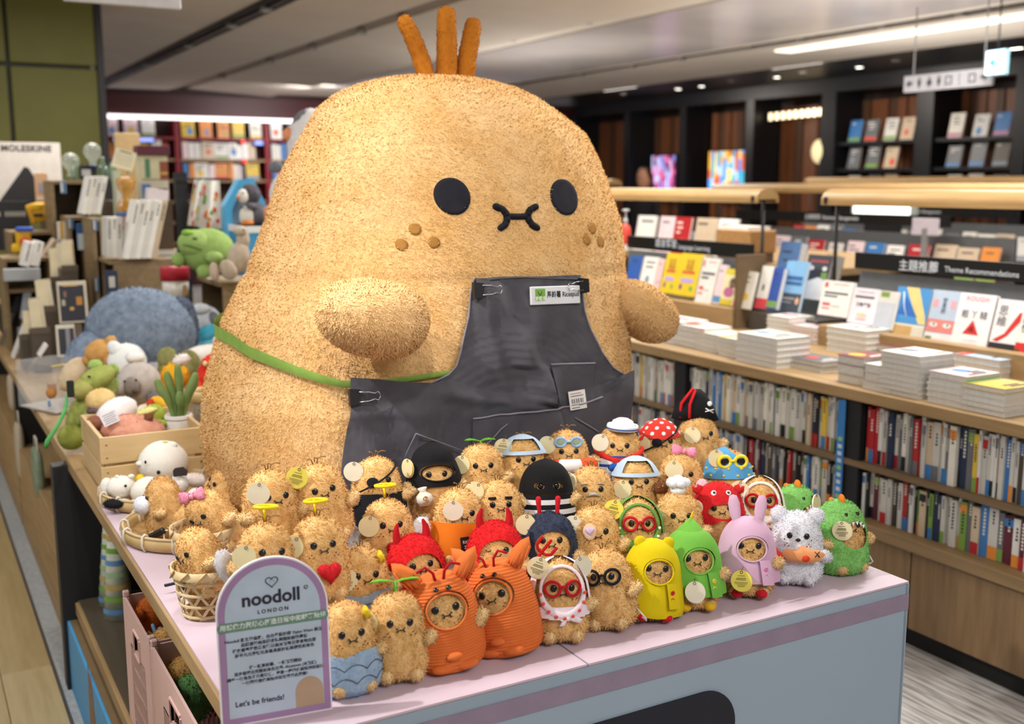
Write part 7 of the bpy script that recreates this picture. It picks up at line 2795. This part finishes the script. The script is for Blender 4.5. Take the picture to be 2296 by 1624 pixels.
bulb(207, 340, 20, 6.2, 'clear glass bulb standing on the black box')
bulb(158, 362, 20, 6.3, 'clear glass bulb left of the black boxed one', '8a958c')
t, w_, h_ = plate('black_box', 'small black box with a white label under the glass bulb', 'box', 180, 370, 218, 402, 6.2, '1b1b1f', .06, deco_=[('cfd0d0', .06, .25, .62, .7)])
for k, (u, v, hpx, lab) in enumerate(((170, 403, 40, 'green glass bottle left of the black box'), (232, 400, 42, 'green glass bottle right of the black box'), (252, 400, 30, 'short green glass jar beside the calendar'))):
    p = at_y(u, v, 6.25)
    m_ = mpp(p)
    t = thing('glass_bottle', lab, 'bottle', p)
    obj('bottle_glass', MB().lathe([(0, 0), (12 * m_, 0), (12.5 * m_, hpx * .55 * m_), (5 * m_, hpx * .8 * m_), (4.5 * m_, hpx * m_), (0, hpx * m_)], GLG, 18), t)
    obj('stopper', MB().lathe([(0, hpx * m_), (4 * m_, hpx * m_), (4.4 * m_, hpx * 1.12 * m_), (0, hpx * 1.14 * m_)], mat('9fb0a4', .2), 12), t)
plate('wooden_riser', 'wooden riser under the hourglass', 'riser', 258, 508, 312, 770, 5.71, '8f7a5a', .09)
plate('pale_carton', 'pale green carton behind the hourglass under the calendar', 'carton', 256, 384, 292, 770, 5.9, 'b9c4ac', .08, deco_=[('d8dcd0', .1, .7, .9, .95)])
p = at_y(285, 480, 5.75)
m_ = mpp(p)
t = thing('hourglass', 'amber glass hourglass on the wooden shelf', 'hourglass', p)
obj('amber_glass', MB().lathe([(0, 0), (22 * m_, 0), (24 * m_, 10 * m_), (18 * m_, 26 * m_), (5 * m_, 40 * m_), (18 * m_, 56 * m_), (22 * m_, 72 * m_), (18 * m_, 80 * m_), (0, 82 * m_)], mat('c8902c', .05, spec=.9, alpha=.62), 22), t)
obj('blue_cap', MB().lathe([(0, -4 * m_), (24 * m_, -4 * m_), (24 * m_, 4 * m_), (0, 4 * m_)], mat('3f6fae', .4), 20), t)
obj('pink_stand', MB().box((2 * m_, 0, -16 * m_), (44 * m_, 44 * m_, 24 * m_), mat('a88a88', .5)), t)
p = at_y(272, 380, 5.9)
m_ = mpp(p)
t = thing('desk_calendar', 'small tilted cream calendar on a wooden stand', 'calendar', p, (R(-24), R(16), R(-14)))
obj('calendar_page', MB().box((0, 0, 24 * m_), (46 * m_, .006, 46 * m_), mat('ddd6b6', .5), bev=.001), t)
mb = MB()
for i in range(6):
    for j in range(4):
        mb.box(((i - 2.5) * 6 * m_, -.0035, (12 + j * 7) * m_), (3 * m_, .001, 1.6 * m_), mat('6a6a58', .6))
mb.box((0, -.0035, 43 * m_), (26 * m_, .001, 3 * m_), mat('4a5a4a', .6))
obj('calendar_print', mb, t)
obj('stand_leg', MB().tube([(14 * m_, .03, 0), (18 * m_, .05, 40 * m_)], 3 * m_, mat('cdb48a', .5), 6), t)
plate('wooden_block', 'tall pale wooden block behind the calendar', 'block', 258, 298, 322, 455, 6.65, 'c4a878', .05)
plate('gift_box', 'cream picture box with a maroon lid behind the calendar', 'box', 312, 348, 378, 402, 6.3, 'c9c4a0', .12, deco_=[('4f7f60', .18, .05, .36, .85), ('8a4a34', .7, .0, 1, .75), ('c8a050', .72, .2, .98, .3)])
plate('maroon_box', 'flat maroon box on the cream picture box', 'box', 308, 326, 382, 348, 6.28, '5a2230', .13)
plate('picture_box', 'pale picture box under the cream one', 'box', 314, 404, 380, 450, 6.28, 'c4bfae', .1, deco_=[('4a78b0', .05, .1, .35, .8), ('5a5448', .6, 0, .95, .6)])
plate('stationery_shelf', 'dark wood shelf unit behind the magazines', 'shelf', 268, 452, 402, 762, 6.1, '4c3d2c', .6)
plate('pink_box', 'pale pink box behind the leaning magazines', 'box', 328, 424, 376, 450, 5.5, 'd8ccce', .06, 0, 8)
# poster board with lettering
t, w_, h_ = plate('poster_board', 'pale notebook poster board with black lettering at the far left', 'poster', -120, 316, 144, 470, 7.4, 'bdb6ae', .03)
text('MOLESKINE', h_ * .125, mat('2a2a2c', .6), t, (w_ * .19, -.001, h_ * .905), bold=.002, track=1.08)
obj('notebook_picture', MB().prism([(w_ * -.3, 0), (w_ * .36, 0), (w_ * .38, h_ * .1), (w_ * .2, h_ * .62), (w_ * .16, h_ * .64), (w_ * -.1, h_ * .1)], -.0012, -.0002, mat('1c1b1d', .5)), t)
t, w_, h_ = plate('black_banner', 'black card banner with pale lettering under the poster', 'banner', -90, 452, 72, 560, 7.2, '18181a', .02)
mb = MB()
for k in range(9):
    if k != 2:
        mb.box((w_ * (.0 + .052 * k), -.001, h_ * .74), (w_ * .032, .001, h_ * .1), mat('8a857c', .5))
obj('pale_print', mb, t)
# ------------------------------------------------------------------ far background
# red bookcase along the back wall
YR = 16.6
rb = thing('red_bookcase', 'deep red wall bookcase with a white light strip under its header', 'bookcase', (0, 0, 0))
RED = mat('8a1a26', .5)
REDD = mat('3f0d13', .5)
zt, zl = at_y(300, 203, YR)[2], at_y(300, 262, YR)[2]
obj('header_board', MB().box((6.4, YR + .1, (zt + zl) / 2), (8.4, .2, zt - zl - .08), REDD), rb)
obj('light_strip', MB().box((6.4, YR - .03, zl), (8.4, .05, .055), mat('fdf4f6', .4, emit=2.2, c2='fdf4f6')), rb)
obj('back_board', MB().box((6.4, YR + .3, 1.15), (8.4, .04, 2.3), mat('4a1218', .6)), rb)
sh = [at_y(420, v, YR)[2] for v in (308, 356, 403)]
sh += [sh[2] - (sh[1] - sh[2]) * k for k in (1, 2, 3)]
for i, z in enumerate(sh):
    obj('shelf', MB().box((6.4, YR + .12, z - .02), (8.4, .34, .035), RED if i == 0 else mat('9a7a5a', .5)), rb)
ups = [at_y(u, 330, YR)[0] for u in (250, 396, 597)]
pit = ups[2] - ups[1]
ups = [ups[1] - pit, ups[1], ups[2]] + [ups[2] + pit * k for k in (1, 2, 3)]
for x in ups:
    obj('upright', MB().box((x, YR + .12, 1.25), (.07, .36, 2.4), RED), rb)
pal = ['eceae4', 'd8d6d0', 'e6cfd2', 'd98a3a', 'b02a2e', 'b9cbe0', '6a6c70', 'e4e0d4', '3f78b4', 'd9b83c', '1f2024', 'c8b49a', 'eceae4', 'e6cfd2']
r_ = random.Random(11)
for bi in range(3):
    x0, x1 = ups[bi] + .05, ups[bi + 1] - .05
    bn = ('left', 'middle', 'right')[bi]
    for si, z in enumerate(sh[:3]):
        sn = ('top', 'second', 'third')[si]
        x = x0 + .03
        n = 0
        hh = (sh[0] - sh[1]) if si else .30
        while x < x1 - .12:
            faced = si == 0
            W = r_.uniform(.17, .22) if faced else r_.uniform(.04, .11) if r_.random() < .7 else .2
            H = (.27 if faced else .26) * r_.uniform(.86, 1.02)
            if x + W > x1:
                break
            n += 1
            c = r_.choice(pal)
            o = obj('shelf_book', book_mesh(W, .03, H, c), None, (x, YR - .02, z + .001), (R(-6), R(0 if faced or r_.random() < .7 else 4), 0), '%s book, %s from left, %s shelf, %s bay of red bookcase' % (CN[c], ordinal(n), sn, bn), 'book', 'books on the red bookcase')
            if W > .12:
                cover_print(o, W, H, c, bi * 100 + si * 30 + n)
            x += W + (r_.uniform(.05, .09) if faced else r_.uniform(.004, .012))
for u, v, c in ((300, 313, '8fa4ff'), (545, 318, 'ff3030'), (548, 362, 'ff3030'), (580, 321, '7f98ff')):
    p = at_y(u, v, YR - .1)
    t = thing('shelf_lamp', {300: 'blue glowing strip label on the left bay of the red bookcase', 545: 'red glowing dot label on the upper red shelf', 548: 'red glowing dot label on the lower red shelf', 580: 'blue glowing label on the red bookcase, right of the red dot'}[u], 'shelf label', p)
    L = .55 if u == 300 else .12 if c != 'ff3030' else .05
    obj('lamp_body', MB().box((0, .02, 0), (L + .02, .02, .06), mat('2a2a30', .5)), t)
    obj('lamp_face', MB().box((0, 0, 0), (L, .02, .045), mat(c, .4, emit=1.6, c2=c)), t)

# dark bookcases and slatted panels along the right wall
XR = 10.6
BK2 = mat('15161a', .4)
BRN = mat('7a4a2c', .5, kind='woodz', c2='643a20', scale=4)
BRN2 = mat('543420', .55, kind='woodz', c2='46301f', scale=4)
dk = thing('dark_bookcase', 'long dark bookcase wall with brown slats and black uprights', 'bookcase', (0, 0, 0))
cols = [16.32, 14.71, 13.26, 11.77, 10.3, 8.8, 7.55, 6.3]
ztop = 2.72
obj('soffit_board', MB().box((XR + .2, 11.2, ztop + .12), (.6, 10.4, .28), BK2), dk)
obj('base_board', MB().box((XR + .2, 11.2, .2), (.6, 10.4, .4), BK2), dk)
for y in cols:
    obj('upright', MB().box((XR + .1, y, 1.35), (.5, .16 if y not in (10.3, 8.8) else .24, 2.7), BK2), dk)
for i in range(len(cols) - 1):
    a, b = cols[i + 1] + .1, cols[i] - .1
    n = 9
    for k in range(n):
        y0, y1 = a + (b - a) * k / n, a + (b - a) * (k + 1) / n
        obj('slat', MB().box((XR + .36 + .02 * (k % 2), (y0 + y1) / 2, 1.35), (.05, y1 - y0 - .012, 2.5), BRN if (k * 7 + i) % 3 else BRN2), dk)
    if i >= 4:
        for z in (at_x(1940, 318, XR)[2], at_x(1940, 378, XR)[2], at_x(1940, 440, XR)[2], 1.0, .7):
            obj('shelf_board', MB().box((XR + .12, (a + b) / 2, z - .02), (.44, b - a, .04), BK2), dk)
for i, rows in ((4, 3), (5, 3), (6, 3)):
    a, b = cols[i + 1] + .16, cols[i] - .16
    for r2, v in enumerate((318, 378, 440)):
        z = at_x(1940, v, XR)[2]
        y = b - .1
        n = 0
        while y > a + .22:
            n += 1
            c = r_.choice(['d8d6d0', '6a6c70', 'e4e0d4', '4a4038', '3f78b4', '8a4a52', 'c8b49a', '6a6c70'])
            W, H = .19, r_.uniform(.24, .30)
            o = obj('display_book', book_mesh(W, .02, H, c), None, (XR - .06, y, z), (R(-12), 0, R(-90)), '%s book, %s from left, %s shelf, %s bay of dark bookcase' % (CN[c], ordinal(n), ('top', 'middle', 'low')[r2], ('first', 'second', 'third')[i - 4]), 'book', 'face-out books on the dark bookcase')
            cover_print(o, W, H, c, i * 70 + r2 * 20 + n)
            y -= W + r_.uniform(.06, .14)
# reflective tile panels behind slats: their coloured reflections are painted as glowing bars
for u0, v0, u1, v1, pal2, lab in ((1462, 350, 1512, 432, ['d86a9a', '8f9cf0', 'b8c8f8', '7a3a6a'], 'small tile panel with painted pink and violet reflections behind the dark slats'), (1590, 340, 1682, 432, ['e8b03c', '5a9ae8', 'd8603c', 'b8d0f0', '4ab0c8', 'e8d89a'], 'large tile panel with painted multicoloured reflections behind the dark slats')):
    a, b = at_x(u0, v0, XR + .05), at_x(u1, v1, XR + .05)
    t = thing('reflection_panel', lab, 'wall panel', (XR + .05, (a[1] + b[1]) / 2, b[2]))
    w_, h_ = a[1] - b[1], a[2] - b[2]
    obj('panel_back', MB().box((.05, 0, h_ / 2), (.05, w_ + .05, h_ + .05), BK2), t)
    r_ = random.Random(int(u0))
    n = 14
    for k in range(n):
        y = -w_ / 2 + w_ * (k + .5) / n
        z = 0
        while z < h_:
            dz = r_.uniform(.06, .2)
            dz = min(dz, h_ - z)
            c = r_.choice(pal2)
            obj('reflection_bar', MB().box((0, y, z + dz / 2), (.02, w_ / n * .72, dz), mat(c, .4, emit=1.1 * (1 - .55 * z / h_), c2=c)), t)
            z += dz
t = thing('wall_lights', 'row of warm light slots high on the dark slatted wall', 'light', (0, 0, 0))
for k in range(9):
    p = at_x(1728 + k * 14, 262 - k * 1.4, XR + .05)
    obj('light_slot', MB().box(tuple(p), (.03, .045, .1), mat('ffe6bc', .4, emit=2.2 + k * .2, c2='ffe6bc')), t)
p = at_x(1838, 340, XR - .1)
t = thing('globe_lamp', 'small pale globe lamp beside the dark bookcase', 'lamp', p)
obj('globe', MB().ell((0, 0, 0), (.11, .11, .16), mat('e8d8a8', .4, emit=.6, c2='e8d8a8'), 16, 10), t)
obj('lamp_stem', MB().tube([(0, 0, .14), (0, 0, .6)], .012, BLACK, 6), t)
for u, v, k in ((1572, 235, 0), (1740, 224, 1), (1925, 190, 2), (2282, 150, 3), (1520, 234, 4), (2266, 208, 5)):
    p = at_x(u, v, 9.7)
    t = thing('soffit_light', 'round light dot in the dark soffit, %s of six' % ordinal(k + 1), 'ceiling light', (p[0], p[1], 2.868))
    obj('housing', MB().lathe([(0, 0), (.045, -.0), (.055, -.012), (0, -.008)][::-1], mat('6a6a6a', .4), 12), t)
    obj('lens', MB().lathe([(0, -.014), (.04, -.012), (0, -.006)], mat('fff6e8', .4, emit=8, c2='fff6e8'), 12), t)
t = thing('red_banner', 'narrow dark red hanging strip between two dark bookcase bays', 'banner', (XR - .02, at_x(2088, 330, XR)[1], 1.5))
obj('banner_cloth', MB().box((0, 0, 0), (.02, .14, 2.3), cloth('6a1218')), t)
obj('banner_rod', MB().box((0, 0, 1.16), (.03, .18, .02), BLACK), t)
# hanging signs
a, b = at_x(2030, 172, 7.0), at_x(2228, 158, 7.0)
sg = thing('direction_sign', 'long pale hanging sign with rest room pictograms and arrows', 'sign', (7.0, (a[1] + b[1]) / 2, (a[2] + b[2]) / 2 - .05))
w_ = a[1] - b[1]
obj('sign_panel', MB().box((0, 0, 0), (.03, w_, .125), mat('a6a6aa', .5), bev=.003), sg)
PIC = mat('3a3a42', .6)
for k, (y, s) in enumerate(((-.43, 'arrow'), (-.31, 'm'), (-.19, 'w'), (-.08, 'm'), (.03, 'box'), (.15, 'bar'), (.29, 'cup'), (.42, 'arrow2'))):
    mb = MB()
    M_ = Matrix.Translation((-.0165, -y * w_, 0)) @ Matrix.Rotation(R(-90), 4, 'Z')
    if 'arrow' in s:
        q = 1 if s == 'arrow2' else -1
        mb.prism([(q * .03, 0), (0, .03), (0, .011), (-q * .03, .011), (-q * .03, -.011), (0, -.011), (0, -.03)], -.001, .001, PIC, M_)
    elif s in 'mw':
        mb.ell((0, 0, .03), (.011, .002, .011), PIC, 10, 6, M=M_)
        mb.prism([(-.018, .016), (.018, .016), (.012 if s == 'm' else .024, -.02), (.006, -.02), (.006, -.04), (-.006, -.04), (-.006, -.02), (-.012 if s == 'm' else -.024, -.02)], -.001, .001, PIC, M_)
    elif s == 'bar':
        mb.box((0, 0, 0), (.004, .002, .09), PIC, M_)
    else:
        for r0, r1, r2, r3 in ((-.03, .03, .024, .032), (-.03, .03, -.032, -.024), (-.03, -.022, -.03, .03), (.022, .03, -.03, .03)):
            mb.box(((r0 + r1) / 2, 0, (r2 + r3) / 2), (r1 - r0, .002, r3 - r2), PIC, M_)
    obj('pictogram', mb, sg)
for s in (-.4, .4):
    obj('hanger_rod', MB().tube([(0, s * w_, .06), (0, s * w_, .6)], .006, mat('8a8a8a', .4), 6), sg)
p = at_x(2232, 140, 6.9)
ex = thing('exit_sign', 'glowing white and cyan exit sign with a green running figure arrow', 'sign', p)
hh = (at_x(2232, 112, 6.9)[2] - at_x(2232, 168, 6.9)[2])
obj('sign_case', MB().box((0.02, 0, 0), (.05, hh * .92, hh), mat('9fd0e0', .4), bev=.004), ex)
obj('lit_face', MB().box((-.008, 0, 0), (.006, hh * .84, hh * .92), mat('d8f4ff', .4, emit=2.0, c2='c8ecff')), ex)
M_ = Matrix.Translation((-.012, 0, 0)) @ Matrix.Rotation(R(-90), 4, 'Z')
obj('green_mark', MB().prism([(-.05, 0), (.0, .04), (-.01, .015), (.045, .03), (.045, .012), (.0, .0), (.045, -.03), (.02, -.035), (-.005, -.012), (.0, -.04)], -.001, .001, mat('3ac89a', .4, emit=1.0, c2='3ac89a'), M_), ex)
obj('hanger_rod', MB().tube([(.02, 0, hh / 2), (.02, 0, .5)], .006, BLACK, 6), ex)
a, b = at_y(140, -40, 4.6), at_y(405, 22, 4.6)
hs = thing('hanging_sign', 'white hanging ceiling sign whose lower edge shows at the top left', 'sign', ((a[0] + b[0]) / 2, 4.6, b[2]))
obj('sign_panel', MB().box((0, 0, .12), (b[0] - a[0], .03, .24), mat('d8d8dc', .5), bev=.003), hs)
for s in (-.4, .4):
    obj('hanger_rod', MB().tube([(s * (b[0] - a[0]), 0, .24), (s * (b[0] - a[0]), 0, .60)], .005, mat('8a8a8a', .4), 6), hs)
# light box on the far table and tall white cards
a, b = at_x(1915, 452, 7.4), at_x(2040, 492, 7.4)
lb = thing('light_box', 'glowing white light box between the two lamp rails', 'light box', (7.4, (a[1] + b[1]) / 2, b[2]))
w_, h_ = a[1] - b[1], a[2] - b[2]
obj('box_frame', MB().box((.03, 0, h_ / 2), (.06, w_ + .06, h_ + .03), mat('a9b0a8', .5), bev=.004), lb)
for s in (-1, 1):
    obj('lit_panel', MB().box((-.004, s * w_ * .25, h_ / 2), (.01, w_ * .485, h_), mat('f6fff4', .4, emit=2.4, c2='f6fff4')), lb)
obj('box_stand', MB().box((.03, 0, -(b[2] - .0) / 2), (.05, w_ * .6, b[2]), BLACK), lb)
a, b = at_x(2048, 470, 5.9), at_x(2105, 510, 5.9)
for i_, (x_, y_, z_) in enumerate(((3.75, 2.1, 1.58), (3.9, 4.3, 1.58), (6.15, 5.7, 1.62), (5.85, 9.7, 1.66), (8.1, 6.7, 1.68))):
    l_ = lamp('AREA', (x_, y_, z_), (x_, y_, 3), 24 if i_ < 2 else 30, .5, (1, .95, .9))  # uplights added above the rails to brighten the ceiling
    l_.data.shape = 'RECTANGLE'
    l_.data.size = .08
    l_.data.size_y = 2.2
t = thing('price_card', 'pale lilac blank card standing behind the theme sign', 'card', (5.9, (a[1] + b[1]) / 2, b[2]))
obj('card_board', MB().box((0, 0, 0), (.01, a[1] - b[1], (a[2] - b[2]) * 1.0), mat('c9c2cc', .5), bev=.002), t)
obj('card_foot', MB().box((0, 0, -(b[2] - .87) / 2 - .02), (.02, .04, (b[2] - .85)), mat('8a8a8a', .4)), t)
# bottle and basket near the language stand
p = at_x(1402, 556, 3.72)
t = thing('pump_bottle', 'red and white sanitiser bottle at the end of the language stand', 'bottle', (3.72, p[1], p[2]))
obj('bottle_body', MB().lathe([(0, 0), (.03, 0), (.032, .02), (.032, .10), (.026, .125), (.012, .14), (0, .14)], mat('d84a3a', .35), 20), t)
obj('white_label', MB().lathe([(.0325, .0), (.0325, .02)], mat('e8e4e0', .4), 20), t)
obj('pump_head', MB().lathe([(0, .14), (.012, .14), (.012, .17), (.005, .175), (.005, .21), (.02, .215), (.02, .225), (0, .226)], mat('c9ccd0', .3), 14), t)
p = at_x(1672, 540, 4.3)
t = thing('paper_basket', 'tan basket with papers behind the language sign', 'basket', (4.3, p[1], p[2] - .06))
obj('basket_body', MB().box((0, 0, .06), (.2, .3, .13), mat('a67c4c', .6, c2='946c3e', scale=40), bev=.006), t)
obj('paper_pile', MB().box((0, .02, .135), (.17, .26, .02), mat('e4e0d8', .6)), t)
obj('basket_foot', MB().box((0, 0, -(p[2] - .06 - .0) / 2), (.18, .28, p[2] - .06), mat('5a4836', .6)), t)
for k, (u, v, c, lab, wd) in enumerate(((1440, 512, 'eceae4', 'white round pictured book behind the language sign', .2), (1487, 508, 'e6cfd2', 'pink white book behind the language sign', .16), (1522, 520, 'b02a2e', 'red book behind the language sign', .16), (1575, 495, 'c8b49a', 'tall cream card backed book behind the language sign', .2), (1622, 512, 'eceae4', 'white book left of the paper basket', .17))):
    p = at_x(u, v, 4.4)
    o = obj('display_book', book_mesh(wd, .02, .24, c), None, (4.4, p[1] + wd / 2, 1.101), (R(-10), 0, R(-90)), lab, 'book', 'books behind the language sign')
    cover_print(o, wd, .24, c, int(u))
t = thing('middle_table', 'dark middle table behind the long counter', 'table', (4.9, 5.9, 0))
obj('table_top', MB().box((0, 0, 1.08), (1.2, 3.4, .04), WOOD, bev=.002), t)
obj('table_base', MB().box((0, 0, .53), (1.1, 3.2, 1.06), mat('43372a', .6)), t)
# a customer far behind the rails
pp = at_x(1442, 470, 8.2)
ps = thing('person', 'dark haired person in black leaning by the far bookcases', 'person', (pp[0], pp[1], 0), (0, 0, R(-60)))
CLO = cloth('1c1a1c')
SK = mat('b98468', .6)
mb = MB().lathe([(0.0, .02), (.08, .02), (.075, .1), (.085, .45), (.12, .8), (.165, .95), (.15, 1.1), (.17, 1.28), (.19, 1.36), (.12, 1.42), (.055, 1.45), (.05, 1.5)], CLO, 20)
mb.lathe([(.05, 1.5), (.075, 1.54), (.088, 1.6), (.085, 1.67), (.06, 1.73), (0, 1.75)], SK, 20)
for s in (-1, 1):
    mb.tube([(s * .17, 0, 1.36), (s * .22, -.05, 1.12), (s * .17, -.24, 1.08)], [.05, .042, .034], CLO, 10, round_end=True)
    mb.tube([(s * .17, -.24, 1.08), (s * .15, -.33, 1.12)], [.03, .022], SK, 8, round_end=True)
    mb.tube([(s * .09, 0, .5), (s * .1, 0, .06)], [.09, .055], CLO, 10)
    mb.ell((s * .1, -.05, .04), (.045, .12, .04), BLACK, 10, 6)
obj('body', mb, ps)
mb = MB().ell((0, .02, 1.65), (.098, .10, .115), mat('17110f', .5), 16, 10)
mb.tube([(0, .07, 1.66), (0, .10, 1.45), (0, .09, 1.25)], [.09, .09, .05], mat('17110f', .5), 12)
obj('long_hair', mb, ps, label='long dark hair')
for s in (-1, 1):
    obj('eye', MB().ell((0, 0, 0), (.012, .006, .008), EYEB, 8, 6), ps, (s * .03, -.083, 1.625))
obj('nose', MB().ell((0, 0, 0), (.012, .02, .022), SK, 8, 6), ps, (0, -.09, 1.60))
